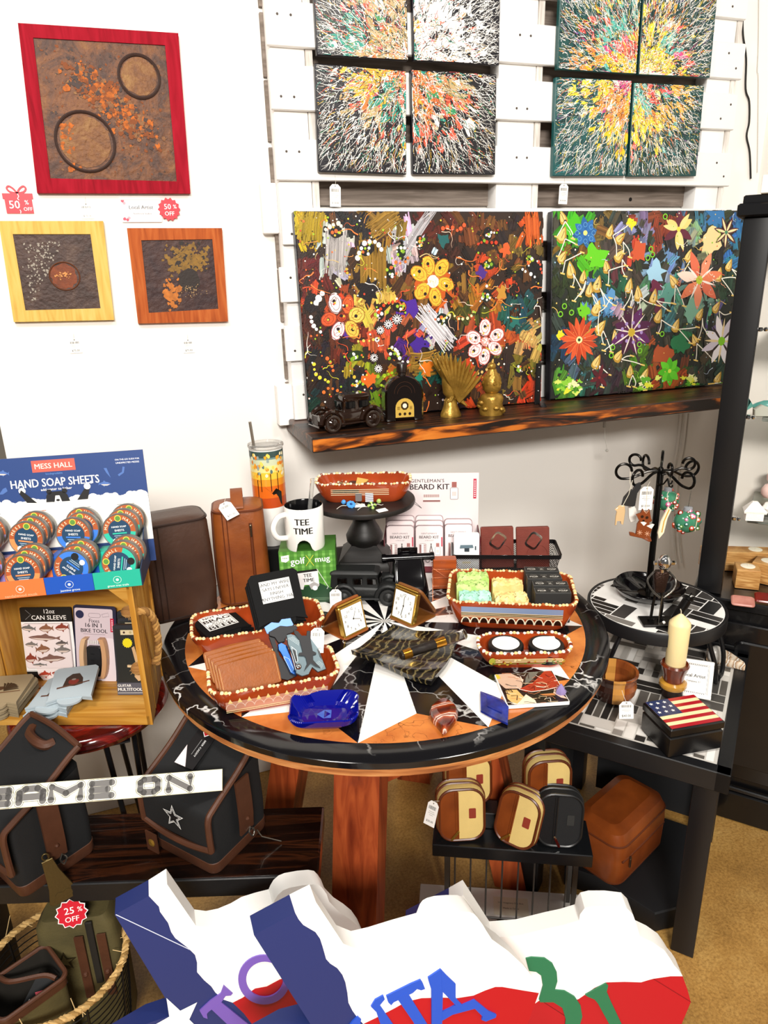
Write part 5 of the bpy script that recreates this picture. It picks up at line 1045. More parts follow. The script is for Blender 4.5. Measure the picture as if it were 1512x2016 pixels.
m=MB(); m.loft([[(x*.006+o[0],y*.0015+o[1],o[2]) for x,y in circ(1,8)] for o in ((.004,.01,.05),(.012,.014,.11),(.022,.018,.165),(.024,.02,.18))])
tag(m.build('clear_stirrer',plain('clear_plastic','#e8e6e2',.08,trans=.85,ior=1.2),None,TR(c.x+.01,1.757,zb)),'clear plastic stick standing in the golf mug','stick')
# ---------------------------------------------------------------- two leather bottle bags
def leather(n,a,b,rough=.42):return plain(n,a,rough,bump=.35,bscale=90,col2=b,vscale=9)
def bag(label,M,w,d,h,mat,pipe,strap=None,zipside=1):
    t=thing('leather_bag',label,'bag',M); m=MB(); n=7
    rg=[[(x*kx+ox,y*ky,z) for x,y in rrect(w,d,r,n)] for z,kx,ky,r,ox in ((0,.92,.9,.03,0),(.01,.98,.97,.03,0),(h*.3,1.02,1.03,.032,.001),(h*.65,1,1,.032,0),(h-.015,.97,.96,.034,0),(h,.92,.9,.034,0),(h+.004,.8,.78,.034,0),(h+.0055,.4,.4,.02,0))]; m.loft(rg); m.build('body',mat,t)
    MB().tube([(x*.95,y*.94,h-.003) for x,y in rrect(w,d,.034,n)],.0032,6,closed=True).build('piping',pipe,t); MB().tube([(x*.97,y*.96,.008) for x,y in rrect(w,d,.03,n)],.003,6,closed=True).build('piping',pipe,t)
    m=MB()
    for q in (-.30,-.22):m.tube([(w*q,-d*.5*k-.0012,z) for z,k in ((.01,.97),(h*.3,1.03),(h*.65,1.0),(h-.015,.96),(h-.003,.92))],.0014,5)
    m.tube([(-w*.5*k-.001,-d*.12,z) for z,k in ((.01,.97),(h*.3,1.02),(h*.65,1.0),(h-.012,.96))],.0035,6); m.tube([(-w*.5*k-.001,-d*.02,z) for z,k in ((.01,.97),(h*.3,1.02),(h*.65,1.0),(h-.012,.96))],.0035,6); m.build('seam',pipe,t)
    return t
DKL=leather('dark_brown_leather','#38241c','#4a3226'); COG=leather('cognac_leather','#6f3414','#94501f')
PD=plain('dark_piping','#2a1a14',.45); PC=plain('cognac_piping','#5c2a10',.45)
b1=bag('dark brown leather bottle bag at the left edge of the round table',TR(.036,1.812,TT) @ RZ(8),.186,.130,.268,DKL,PD)
b2=bag('cognac leather bottle bag with a top strap, right of the dark brown bag',TR(.216,1.832,TT) @ RZ(-8),.138,.125,.270,COG,PC)
h=.275
m=MB(); m.loft([[(x,y,z) for x,y,z in ((-.016,yy,zz),(.016,yy,zz),(.016,yy+.001,zz+.004),(-.016,yy+.001,zz+.004))] for yy,zz in ((-.055,h),(-.03,h+.004),(-.01,h+.022),(.02,h+.030),(.045,h+.02),(.055,h-.002))]); m.build('carry_strap',COG,b2)
m=MB(); zx=.030
m.tube([(zx,-.0668,.09),(zx,-.0655,.16),(zx,-.0625,.235)],.004,6); m.build('zip',PC,b2); m=MB(); m.ball((zx,-.068,.228),(.004,.003,.006),8); m.box((zx,-.0695,.212),(.005,.002,.026),bev=.001); m.build('zip_pull',plain('antique_nickel','#6a5a4a',.3,.9),b2)
P=Yp(448,1003,1.77); price_tag(frame((P.x,1.757,P.z+.002),(1,.30,.28),(-.25,.6,.55)),'white price tag tied to the top strap of the cognac bag',.036,.05,'$71.00',[(.012,.032,.006)])
# ---------------------------------------------------------------- tumbler with sunset print
tc=Yp(527,1000,1.935); tm=thing('tumbler','tall tumbler with a sunset print and straw, behind the leather bags','tumbler',TR(.325,1.955,TT+.1005)); th_=.292; m=MB(); tr=.047
m.lathe([(.036,0),(.038,.004),(.042,.09),(tr,.11),(tr,th_)],40,col='#f2f0ec',cap1=False)
m.lathe([(tr+.0006,.12),(tr+.0006,.15),(tr+.0006,.185),(tr+.0006,.205),(tr+.0006,.225),(tr+.0006,.245),(tr+.0006,.262),(tr+.0006,.285),(tr+.0006,th_-.025)],48,cap0=False,cap1=False,cols=[hx(c) for c in ('#b8481c','#d8661c','#e8942a','#f0c040','#e8d890','#c8cfae','#6f8a84','#3f5a58','#3a5654')])
ra=random.Random(9)
def onc(an,z,r=tr+.0012):return (r*math.cos(R(an)),r*math.sin(R(an)),z)
def cpoly(pts,col,k):m.add([onc(a,z,tr+.0012+k*.0003) for a,z in pts],[tuple(range(len(pts)))],0,col)
for i in range(46):a,z=ra.uniform(195,330),ra.uniform(.215,.275); cpoly([(a+6*ra.uniform(.6,1)*math.cos(q),z+.007*ra.uniform(.6,1)*math.sin(q)) for q in [2*PI*j/8 for j in range(8)]],ra.choice(['#e8a02a','#f4d060','#e07a1c','#f6ecc0','#8fa09a','#5a7470']),i*.02)
cpoly([(225,.218),(300,.222),(300,.228),(226,.226)],'#15100d',2)
for a in (235,268,292):cpoly([(a,.17),(a+2.5,.17),(a+2.5,.222),(a,.222)],'#15100d',2)
cpoly([(222,.125),(305,.125),(305,.165),(285,.178),(270,.165),(250,.182),(232,.20),(222,.205)],'#15100d',2.2)
m.build('cup',PG,tm)
CLR=plain('clear_plastic','#e8e6e2',.08,trans=.85,ior=1.2)
MB().lathe([(tr-.003,th_-.006),(tr+.001,th_-.004),(tr+.004,th_+.002),(tr+.003,th_+.008),(tr-.004,th_+.009),(tr-.008,th_+.003),(.004,th_+.004)],40).build('lid',CLR,tm)
m=MB(); m.tube([(-.030,-.006,.1),(-.034,-.01,th_),(-.040,-.014,th_+.075)],.0042,10); m.build('straw',plain('steel_straw','#a8a49c',.2,.8),tm)
m=MB(); m.box((0,0,.05),(.125,.12,.10),bev=.003); tag(m.build('black_riser',BLK,None,TR(.325,1.955,TT) @ RZ(-15)),'black block riser under the tumbler, behind the green mug box','riser')
m=MB(); m.box((0,0,.02),(.26,.24,.04),bev=.003); tag(m.build('black_riser',BLK,None,TR(.545,1.855,TT) @ RZ(-15)),'low black riser under the dark pedestal stand','riser')
# ---------------------------------------------------------------- black cake stand and its tray
CK=wood('black_painted_wood',[(.3,'#0d0b0a'),(.6,'#1b1715'),(.8,'#272220')],scale=(3,30,30),rough=.5,bump=.2)
cz=.185; ck=thing('cake_stand','dark wooden pedestal stand carrying a terracotta dish, behind the toy bus','stand',TR(.572,1.838,TT+.0405) @ RZ(-22))
m=MB(); m.loft([[(x*k,y*k,z) for x,y in rrect(.150,.150,.004,2)] for z,k in ((0,1),(.018,1),(.024,.95),(.030,.95),(.036,.86),(.06,.56),(.066,.50))]); m.build('square_base',CK,ck)
m=MB(); m.lathe([(.042,.06),(.052,.072),(.054,.088),(.044,.108),(.034,.125),(.032,.138),(.044,.150),(.056,.158),(.054,.170),(.036,.178),(.05,cz-.006)],28); m.build('turned_stem',CK,ck)
m=MB(); m.lathe([(.06,cz-.010),(.125,cz-.008),(.146,cz-.002),(.149,cz+.006),(.147,cz+.012),(.05,cz+.012)],56); m.build('round_top',CK,ck)
zt=TT+.0405+cz+.012
dE=dish('terracotta dish on the pedestal stand, holding leather keyrings',TR(.578,1.848,zt+.0005) @ RZ(-21),.275,.120,.055,deco_lines,rimc=('#f2e2c0','#7a3014'))
ME=TR(.578,1.848,zt+.010) @ RZ(-21)
def fob(name,label,x,y,a,L,w,col,z=.016,tagc=None):
    t=thing(name,label,'keyring',ME @ TR(x,y,z) @ RZ(a),'leather keyrings in the dish on the stand'); m=MB(); m.prism(rrect(L,w,w*.48,5),0,.006,bev=.001); m.build('leather_fob',plain('fob_'+col.strip('#'),col,.35,bump=.1),t); m=MB(); m.tube([(-L/2-.008+.012*math.cos(q),.012*math.sin(q),.004) for q in [2*PI*i/14 for i in range(14)]],.0013,6,closed=True); m.build('split_ring',plain('chrome','#d0d0d0',.12,1),t)
fob('key_fob','black leather keyring lying at the right of the raised dish',.055,.0,4,.085,.026,'#141212'); fob('key_fob','tan leather keyring lying at the left of the raised dish',-.055,-.008,10,.07,.028,'#6a3c14'); fob('key_fob','dark brown leather keyring in the middle of the raised dish',-.015,.018,160,.06,.024,'#2a1710',.024)
m=MB(); m.poly([(-.016,-.012),(.004,-.020),(.020,.004),(-.012,.014)],.001); m.prism([(-.016,-.012),(.004,-.020),(.020,.004),(-.012,.014)],0,.004); tag(m.build('tan_patch',plain('pale_tan_leather','#c9a052',.5),None,ME @ TR(-.006,.004,.036) @ RX(25)),'pale tan leather patch standing up in the raised dish','keyring')
m=MB(); ra=random.Random(12)
for k in range(26):m.ball((ra.gauss(-.06,.02),ra.gauss(.030,.006),ra.uniform(.01,.03)),ra.uniform(.0025,.0045),7,col=ra.choice(['#d8cdb4','#8a4a2c','#b89a6a','#e8e2d4','#5a2a1c']))
m.tube([(ra.gauss(-.06,.02),ra.gauss(.03,.005),ra.uniform(.012,.03)) for i in range(14)],.0012,5,col='#8a7a5c'); tag(m.build('bead_string',print_mat('glazed_cream',.2),None,ME),'string of small mixed beads at the back left of the raised dish','beads')
# flower bead keyrings lying in front of the dish
for (u,v),cs,rr_,lb,tagp in (((690,992),'#4a94d8',.0125,'blue glass flower bead on the front edge of the pedestal stand',(712,996)),((731,994),'#a8c46a',.0125,'green striped flower bead on the front edge of the pedestal stand',(752,1001))):
    c=Zp(u,v,zt+.008); t=thing('flower_keyring',lb,'keyring',TR(c.x,c.y,zt+.0005) @ RX(35)); m=MB()
    for k in range(8):m.ball((rr_*.62*math.cos(k*PI/4),rr_*.62*math.sin(k*PI/4),.009),(rr_*.45,rr_*.45,.004),8,col=cs if (k % 2==0 or cs=='#4a94d8') else '#22341c')
    m.ball((0,0,.011),(rr_*.3,rr_*.3,.004),8,col='#1c4a8c' if cs=='#4a94d8' else '#e8e4c0'); m.ball((-.018 if cs=='#4a94d8' else .024,.012,.008),.007,8,col=cs); m.build('glass_bead',PG,t)
    m=MB(); m.tube(smooth_path([(rr_,0,.006),(.018,.006,.004),(.026,-.002,.008),(.034,.002,.004)],4),.0009,5,col='#d8d4ca'); m.tube(smooth_path([(-rr_,.0,.006),(-.026,.004,.003),(-.042,-.006,.005)],4),.0009,5,col='#d8d4ca'); m.build('cord',PM,t)
for (u,v),a,lb in (((708,994),-8,'small white tag beside the blue flower bead'),((752,1003),12,'small white tag hanging over the edge beside the green flower bead')):
    c=Zp(u,v,zt+.004); m=MB(); m.prism(rrect(.03,.018,.001,2),0,.0008,col='#f6f4f0'); m.rect(-.008,-.0005,.010,.0005,.001,col='#a8a49e'); tag(m.build('small_tag',PM,None,TR(c.x,c.y,zt+.0015) @ RZ(a) @ RX(8)),lb,'price tag')
m=MB(); P0=Zp(706,978,zt+.02); m.prism(rrect(.018,.026,.003,3),0,.002,col='#2a1610'); tag(m.build('leather_tab',PM,None,frame(P0,(1,-.35,0),(0,.4,1))),'small dark leather tab leaning on the raised dish above the blue bead','keyring')
m=MB(); P0=Zp(727,978,zt+.02)
for k in range(5):m.rect(-.011,-.013+k*.0055,.011,-.0105+k*.0055,.0012,col='#efeaf0')
m.prism(rrect(.022,.030,.001,2),0,.001,col='#2b2436'); tag(m.build('striped_tab',PM,None,frame(P0,(1,-.35,0),(0,.4,1))),'small striped cloth tab leaning on the raised dish above the green bead','keyring')
# ---------------------------------------------------------------- beard kit counter display
a,b=Zp(757,1128,TT),Zp(945,1128,TT); an=math.degrees(math.atan2(b.y-a.y,b.x-a.x)); bw=(b-a).length
BKM=Matrix.Translation((a+b)/2) @ RZ(an); bk=thing('display_box','white and maroon card counter display for beard kit tins, behind the typewriter figurine','display',BKM); bd=.115; yb_=bd
m=MB(); m.box((-bw/2+.0015,bd/2,.055),(.003,bd,.11),col='#5a1622'); m.box((bw/2-.0015,bd/2,.055),(.003,bd,.11),col='#5a1622'); m.box((0,bd/2,.002),(bw,bd,.004),col='#5a1622'); m.box((0,.0015,.010),(bw,.003,.02),col='#6a1c28'); m.build('tray',PM,bk)
hz0,hz1=.135,.275
m=MB(); m.box((0,bd,hz1/2),(bw,.003,hz1),col='#efe0e0'); m.T=frame((0,bd-.0018,(hz0+hz1)/2+.01),(1,0,0),(0,0,1))
def combart(m,x,y,w,h):
    m.poly(rrect(w,h,h*.1,3),.0003,col='#f6e8e4',T=TR(x,y)); m.rect(x-w/2,y-h*.45,x+w/2,y-h*.25,.0005,col='#8c5a58')
    for k in range(16):m.rect(x-w*.46+k*w*.92/16,y+h*.1,x-w*.46+(k+.55)*w*.92/16,y+h*.45,.0005,col='#8c5a58')
def bottleart(m,x,y,h):
    m.rect(x-h*.13,y+h*.2,x+h*.13,y+h*.5,.0004,col='#a4625c'); m.poly(rrect(h*.42,h*.66,h*.06,3),.0004,col='#f8f0ee',T=TR(x,y-h*.16)); P=rrect(h*.42,h*.66,h*.06,3); m.line([(x+p[0],y-h*.16+p[1]) for p in P+[P[0]]],h*.02,.0005,col='#5a4a48'); m.rect(x-h*.12,y-h*.3,x+h*.12,y-h*.05,.0006,col='#e0d0cc')
def scissorart(m,x,y,h):
    m.line([(x-h*.16,y-h*.36),(x+h*.02,y+h*.48)],h*.045,.0005,col='#5a5452'); m.line([(x+h*.16,y-h*.36),(x-h*.02,y+h*.48)],h*.045,.0006,col='#5a5452')
    for sx in (-1,1):m.line([(x+sx*h*.19+h*.1*math.cos(q),y-h*.44+h*.1*math.sin(q)) for q in [2*PI*i/12 for i in range(13)]],h*.03,.0005,col='#5a5452')
m.text("GENTLEMAN'S",-.012,.037,w=.10,z=.0004,col='#2a2226',spacing=1.1); m.text('BEARD KIT',-.006,.018,w=.118,z=.0004,col='#1c161a',bold=.035); combart(m,.0,-.018,.052,.026); bottleart(m,.068,.005,.055); m.rect(bw/2-.016,-.02,bw/2-.007,.042,.0006,col='#c22a48')
for k in range(9):m.rect(bw/2-.014,-.015+k*.006,bw/2-.009,-.012+k*.006,.0008,col='#f4dce0')
m.line([(-.06,-.03),(-.03,-.05)],.0012,.0006,col='#4a4446'); m.line([(-.056,-.024),(-.03,-.05)],.0012,.0006,col='#4a4446'); m.build('header_card',PM,bk)
tw_,th2,td=.083,.130,.022
def kit(M,label,face):
    t=thing('beard_kit_tin',label,'tin',M,'beard kit tins in the counter display'); m=MB(FRONT @ TR(0,th2/2,0)); m.prism(rrect(tw_,th2,.010,4),-td,-.002,bev=.0015); m.prism(rrect(tw_+.001,th2+.001,.010,4),-td*.5,0,bev=.0012); m.build('tin',plain('brushed_tin_pink','#b8a4a6',.3,.7),t)
    m=MB(FRONT @ TR(0,th2/2,.0003)); m.poly(rrect(tw_*.95,th2*.965,.009,4),0,col='#eddcdc'); m.text("GENTLEMAN'S",-.001,.041,w=.046,z=.0003,col='#5a4a50',spacing=1.1); m.text('BEARD KIT',-.001,.030,w=.058,z=.0003,col='#1c161a',bold=.04); m.text('5 PIECE SET',0,.020,w=.026,z=.0003,col='#8a7a7e')
    m.T=m.T @ TR(-.020,-.012); m.poly(rrect(.021,.044,.003,3),.0002,col='#f8efec'); m.rect(-.0095,-.020,-.004,.020,.0004,col='#8c5a58'); m.rect(.003,-.020,.0095,.020,.0004,col='#9a6c6a')
    for k in range(13):m.rect(.003,-.019+k*.003,.0095,-.0178+k*.003,.0006,col='#f8efec')
    P=rrect(.021,.044,.003,3); m.line(P+[P[0]],.0007,.0005,col='#5a4648'); m.T=FRONT @ TR(0,th2/2,.0003); scissorart(m,.005,-.016,.056); bottleart(m,.0245,-.006,.036); m.rect(tw_/2-.0065,.002,tw_/2-.0025,.030,.0006,col='#c22a48'); m.build('label',PM,t); return t
cn=('left','middle','right'); rn=('front','second','rear')
for c_ in range(3):
    for r_ in range(3):
        kit(BKM @ TR(-bw/2+.047+.087*c_,.018+.029*r_+(.012 if c_==2 else 0),.006+.006*r_) @ RX(-14),'beard kit tin, %s one of the %s stack in the card display' % (rn[r_],cn[c_]),r_==0)
# ---------------------------------------------------------------- mesh basket with flask gift boxes
a,b=Zp(905,1128,TT),Zp(1092,1120,TT); an=-24; BM_=TR(.957,1.700,TT) @ RZ(an); sw,sd,shh=.305,.125,.072
def wire_mat():
    m,N,L,B=newmat('black_wire_mesh'); B.inputs['Base Color'].default_value=C4('#0c0c0d'); B.inputs['Roughness'].default_value=.4; tc=N.new('ShaderNodeTexCoord'); mp=N.new('ShaderNodeMapping'); mp.inputs['Rotation'].default_value=(0,R(45),0); mp.inputs['Scale'].default_value=(230,230,230); L.new(tc.outputs['Object'],mp.inputs[0]); sx=N.new('ShaderNodeSeparateXYZ'); L.new(mp.outputs[0],sx.inputs[0]); outs=[]
    for k in (0,2):
        f=N.new('ShaderNodeMath'); f.operation='FRACT'; L.new(sx.outputs[k],f.inputs[0]); g=N.new('ShaderNodeMath'); g.operation='LESS_THAN'; g.inputs[1].default_value=.30; L.new(f.outputs[0],g.inputs[0]); outs.append(g)
    mx=N.new('ShaderNodeMath'); mx.operation='MAXIMUM'; L.new(outs[0].outputs[0],mx.inputs[0]); L.new(outs[1].outputs[0],mx.inputs[1]); L.new(mx.outputs[0],B.inputs['Alpha']); return m
bs=thing('mesh_basket','black wire mesh basket of leather gift sets, behind the soap dish','basket',BM_); WMh=wire_mat()
k=.9
m=MB(); m.loft([[(x*k,y*k,0) for x,y in rrect(sw,sd,.008,2)],[(x,y,shh) for x,y in rrect(sw,sd,.008,2)]],cap1=False,cap0=False); m.build('mesh_wall',WMh,bs)
m=MB(); P=rrect(sw,sd,.008,2); m.loft([[(x*1.01,y*1.01,shh-.006) for x,y in P],[(x*1.02,y*1.02,shh+.006) for x,y in P],[(x*.99,y*.99,shh+.006) for x,y in P],[(x*.98,y*.98,shh-.006) for x,y in P]],cap0=False,cap1=False,closed=True); m.build('rim',BLK,bs)
m=MB(); m.prism([(x*k,y*k) for x,y in P],0,.003); m.build('floor',BLK,bs)
FL=plain('russet_leatherette','#743328',.4,bump=.15,bscale=200,var=.12,vscale=30)
for i,(x,lb) in enumerate(((-.018,'russet leather flask gift set, left one in the mesh basket'),(.086,'russet leather flask gift set, right one in the mesh basket'))):
    t=thing('flask_set',lb,'gift set',BM_ @ TR(x,.012,.006) @ RX(-8) @ RY(-2)); m=MB(FRONT @ TR(0,.062,0)); m.prism(rrect(.096,.124,.004,3),-.018,0,bev=.002); m.build('case',FL,t)
    m=MB(FRONT @ TR(.002,.084,.0005)); m.prism([(x_*.92,y_) for x_,y_ in rrect(.042,.05,.012,4)],0,.001,T=RZ(-35)); m.build('steel_cutter',plain('chrome','#d0d0d0',.12,1),t); m=MB(FRONT @ TR(.002,.084,.002)); m.poly([(x_*.7,y_*.72) for x_,y_ in rrect(.042,.05,.010,4)],0,T=RZ(-35)); m.build('cutter_window',FL,t)
    m=MB(FRONT @ TR(0,.062,.0004)); m.tube([(.030*math.cos(q)+.012,-.02+.03*math.sin(q),0) for q in [PI*j/12 for j in range(13)]],.0008,5); m.build('embossing',FL,t)
t=thing('card_pack','white boxed bottle opener pack at the left end of the mesh basket','box',BM_ @ TR(-.112,-.030,.006) @ RX(-10)); m=MB(FRONT @ TR(0,.06,0)); m.prism(rrect(.074,.122,.006,3),-.014,0,col='#eff1f2',bev=.001); m.prism([(-.02,.015),(.02,.017),(.018,.026),(-.018,.025)],0,.002,col='#5a707c'); m.prism([(-.006,.006),(.008,.006),(.008,.016),(-.006,.016)],0,.003,col='#1c2a34'); m.rect(.024,.010,.028,.022,.0004,col='#33424c'); m.rect(-.012,-.03,.012,-.024,.0004,col='#e8e0c0'); m.build('carton',PM,t)
m=MB(); m.box((-.05,2.04,.22),(.64,.03,.44),bev=.002); tag(m.build('white_board',plain('scuffed_white_board','#e4e0d8',.7,bump=.1,col2='#cfc9be',vscale=4),None,TR(0,0,0)),'white board standing on the floor behind the stool and bench','board')
# ================================================================ crate on a stool at the left, soap display on top
OAK=wood('varnished_pine',[(.25,'#8a5a1e'),(.45,'#b9812f'),(.6,'#cc9a48'),(.8,'#dfb362')],scale=(2.2,26,26),rough=.4,dist=1.4)
OAKV=wood('varnished_pine_upright',[(.25,'#8a5a1e'),(.45,'#b9812f'),(.6,'#cc9a48'),(.8,'#dfb362')],scale=(26,26,2.2),rough=.4,dist=1.4)
ST=Vector((-.2,1.60,0)); sz=.665
RS=wood('red_lacquered_log',[(.25,'#1c0606'),(.42,'#4a0c0a'),(.55,'#7a1810'),(.68,'#2a0808'),(.85,'#8c2a1c')],scale=(5,22,8),rough=.12,dist=3,bump=.05,coat=.7)
st=thing('hairpin_stool','round red lacquered wood stool on thin black legs, under the crate','stool',TR(ST.x,ST.y,0))
m=MB(); m.lathe([(.02,sz-.042),(.150,sz-.042),(.170,sz-.036),(.179,sz-.022),(.176,sz-.008),(.166,sz),(.02,sz)],64); m.build('seat',RS,st)
for k in range(3):
    a=R(-60+120*k); s=Vector((-math.sin(a),math.cos(a),0)); d=Vector((math.cos(a),math.sin(a),0)); P0=d*.12; m=MB()
    f=d*.160+Vector((0,0,.008)); m.tube([P0+s*.035+Vector((0,0,sz-.042)),f+s*.010,f-s*.010,P0-s*.035+Vector((0,0,sz-.042))],.0065,8); m.box(P0+Vector((0,0,sz-.044)),(.05,.09,.004),T=I4); m.build('hairpin_leg',BLK,st)
CRM=frame((-.061,1.426,.667),(.931,-.365,0),(.365,.931,0))
cw,cd,chh,t_=.430,.205,.338,.012
cr_=thing('wood_crate','varnished pine crate on its side on the red stool, used as a shelf','crate',CRM)
tp_=.048
MB().box((-cw/2,cd-.004,chh/2),(cw-2*tp_+.01,.008,chh),bev=.001).build('back_panel',OAK,cr_)
def taper(y0,y1):return [(-tp_*y0/cd-.006,y0),(-tp_*y1/cd-.006,y1),(-cw+tp_*y1/cd+.006,y1),(-cw+tp_*y0/cd+.006,y0)]
for y0,y1,z0,z1 in ((.0,.058,0,.022),(.064,.116,0,.018),(.122,.196,0,.018)):MB().prism(taper(y0,y1),z0,z1).build('bottom_slat',OAK,cr_)
MB().prism(taper(.0,.196),chh-.010,chh).build('top_panel',OAK,cr_)
for s_ in (1,-1):
    for y0,y1 in ((0,.055),(.062,.122),(.129,.200)):
        f=lambda y,o:((-tp_*y/cd-o) if s_ > 0 else (-cw+tp_*y/cd+o),y); m=MB(); m.prism([f(y0,0),f(y1,0),f(y1,t_),f(y0,t_)],0,chh); m.build('side_slat',OAKV,cr_)
    m=MB(); x=-t_ if s_ > 0 else -cw+t_; m.prism([(x,chh-.012),(x-s_*.040,chh-.012),(x,chh-.048)],0,.008,T=FRONT @ TR(0,0,-.012)); m.build('corner_block',OAK,cr_)
def rope(m,P,r,tw=26,col1='#b98c4c',col2='#8a6230'):
    P=smooth_path(P,8); L_=0; acc=[0]
    for i in range(1,len(P)):L_ +=(P[i]-P[i-1]).length; acc.append(L_)
    for s in range(3):
        Q=[]
        for i,p in enumerate(P):
            d=(P[min(i+1,len(P)-1)]-P[max(i-1,0)]).normalized(); u=d.orthogonal().normalized() if i==0 else (pu-d*pu.dot(d)).normalized(); pu=u; v=d.cross(u); a=acc[i]*tw*6.28+s*2.094; Q.append(p+(u*math.cos(a)+v*math.sin(a))*r*.5)
        m.tube(Q,r*.62,6,col=(col1,col1,col2)[s])
ROPE=print_mat('twisted_rope',.85,bump=.4,bscale=400)
m=MB(); ra=random.Random(4)
rope(m,[(-.012,.030,.262),(.006,.040,.258),(.012,.060,.225),(.006,.080,.165),(-.006,.092,.115),(-.018,.095,.10)],.008,30); m.build('rope_handle',ROPE,cr_)
def knot(M,r,seed):
    m=MB(M); ra=random.Random(seed)
    for k in range(5):a=ra.uniform(0,6); m.tube([(r*.7*math.cos(q+a),r*.6*math.sin(q+a)*math.cos(k*1.2),r*.6*math.sin(q+a)*math.sin(k*1.2)) for q in [2*PI*j/14 for j in range(14)]],r*.34,6,col='#b0844a' if k % 2 else '#9a6c38',closed=True)
    for k in range(14):d=Vector((ra.gauss(0,1),ra.gauss(0,1),ra.gauss(0,1))).normalized(); m.tube([d*r*.6,d*r*1.15+Vector((0,0,-r*.2))],.0007,4,col='#a88250')
    return m
knot(TR(-.030,.030,.262),.014,1).build('rope_knot',ROPE,cr_); knot(TR(-.036,.050,.112),.016,2).build('rope_knot',ROPE,cr_); knot(TR(-.010,.095,.10),.008,3).build('rope_knot',ROPE,cr_)
def inCr(x,y,z):return CRM @ TR(x,y,z)
# things on the back wall of the crate
FISH=['#7d5a50','#8a5c44','#6c6a68','#8a3c2c','#77706c','#5c5250']
def fish(m,x,y,L,h,col,z=.0006,rot=0,flip=1):
    c,s=math.cos(R(rot)),math.sin(R(rot))
    def t(P):return [(x+(a*flip*L)*c-(b*h)*s,y+(a*flip*L)*s+(b*h)*c) for a,b in P]
    m.poly(t([(-.5,0),(-.4,.22),(-.2,.42),(.05,.45),(.25,.3),(.36,.12),(.5,.4),(.46,0),(.5,-.4),(.36,-.12),(.25,-.28),(.05,-.45),(-.2,-.42),(-.4,-.2)]),z,col=col)
    m.poly(t([(-.1,.42),(.05,.75),(.15,.42)]),z+.0001,col=col); m.poly(t([(-.05,-.42),(.05,-.7),(.12,-.4)]),z+.0001,col=col); m.poly(t([(-.42,-.02),(-.2,-.36),(.1,-.38),(.3,-.12),(.1,-.1),(-.2,-.08)]),z+.0002,col='#d8c4b8'); m.poly(t([(-.38,.1),(-.34,.16),(-.30,.1)]),z+.0003,col='#1a1412')
sm=thing('can_sleeve','packaged can sleeve printed with fish standing at the back of the crate','can sleeve',inCr(-.300,.160,.019) @ RX(-8) @ SCL(1.20)); F=FRONT @ TR(0,.075,0)
m=MB(F); m.prism(rrect(.104,.150,.003,2),-.004,-.001,col='#181818'); m.rect(-.052,-.058,.052,.045,-.0008,col='#efecea'); m.rect(-.051,.045,.051,.075,-.0006,col='#121212'); m.text('12oz',.008,.067,h=.009,z=-.0003,col='#f2eeea',bold=.02); m.text('CAN SLEEVE',.006,.054,h=.0095,z=-.0003,col='#f2eeea',bold=.02)
m.line([(-.04,.07),(-.03,.06),(-.042,.05)],.0008,-.0003,col='#8a8a8a'); m.rect(-.052,-.060,.052,-.0585,-.0004,col='#f4f2ee'); m.build('card',PM,sm)
m=MB(F); m.prism(rrect(.094,.094,.004,3),0,.006,T=TR(0,-.004),col='#eadcdc',bev=.001); m.prism([(-.028,-.050),(.028,-.050),(.026,-.064),(.014,-.078),(-.016,-.078),(-.026,-.064)],.001,.005,col='#eee2e0'); F2=F @ TR(0,0,.006)
m.T=F2
for x,y,L,h,c,r,f in ((-.034,.034,.03,.012,2,-4,1),(.002,.033,.030,.015,1,3,1),(.034,.035,.028,.014,3,5,1),(-.004,.014,.066,.012,0,-2,1),(-.032,.000,.026,.010,4,0,1),(.030,.002,.026,.010,5,4,1),(-.010,-.010,.030,.016,1,2,-1),(.030,-.012,.034,.013,4,-2,-1),(-.036,-.030,.024,.018,3,8,1),(.006,-.030,.058,.014,0,2,-1),(-.020,-.043,.03,.006,2,0,1)):fish(m,x,y,L,h,hx(FISH[c]),.0003,r,f)
m.T=F @ TR(0,0,.0053); fish(m,-.012,-.064,.026,.012,hx('#b0402c'),.0003,6); fish(m,.014,-.062,.024,.010,hx('#a8483a'),.0003,-4); m.build('printed_sleeve',PM,sm)
bt=thing('bike_tool_pack','carded bike tool pack standing in the middle of the crate','tool pack',inCr(-.186,.150,.019) @ RX(-9) @ RZ(-2) @ RY(3) @ SCL(1.12)); F=FRONT @ TR(0,.083,0); m=MB(F)
m.prism(rrect(.093,.168,.007,4),-.003,0,col='#20203a',capcol=hx('#24243e')); m.prism(rrect(.083,.160,.004,3),.0001,.0004,T=TR(-.002,-.002),col='#d4c4cc'); m.poly(circ(.009,20),.0006,T=TR(-.032,.064),col='#22264a'); P=rrect(.026,.009,.004,3); m.line([(p[0],p[1]+.063) for p in P+[P[0]]],.0006,.0006,col='#6a5a64')
m.text('Fixes',-.001,.051,h=.008,z=.0006,col='#2c2430',bold=-.01,caps=False); m.text('16 IN 1',-.003,.041,h=.0095,z=.0006,col='#1c1620',bold=.035); m.text('BIKE TOOL',-.002,.029,w=.058,z=.0006,col='#1c1620',bold=.035); m.rect(-.026,.0205,.022,.0215,.0006,col='#9a8a92'); m.rect(.034,.028,.0415,.058,.0008,col='#c4143c'); m.line([(.016,.066),(.030,.070),(.032,.062),(.018,.060),(.016,.066)],.0006,.0006,col='#6a5a64')
for k in range(7):m.rect(.0365,.031+k*.0036,.0395,.033+k*.0036,.001,col='#f4dce4')
m.build('card',PM,bt); m=MB(F)
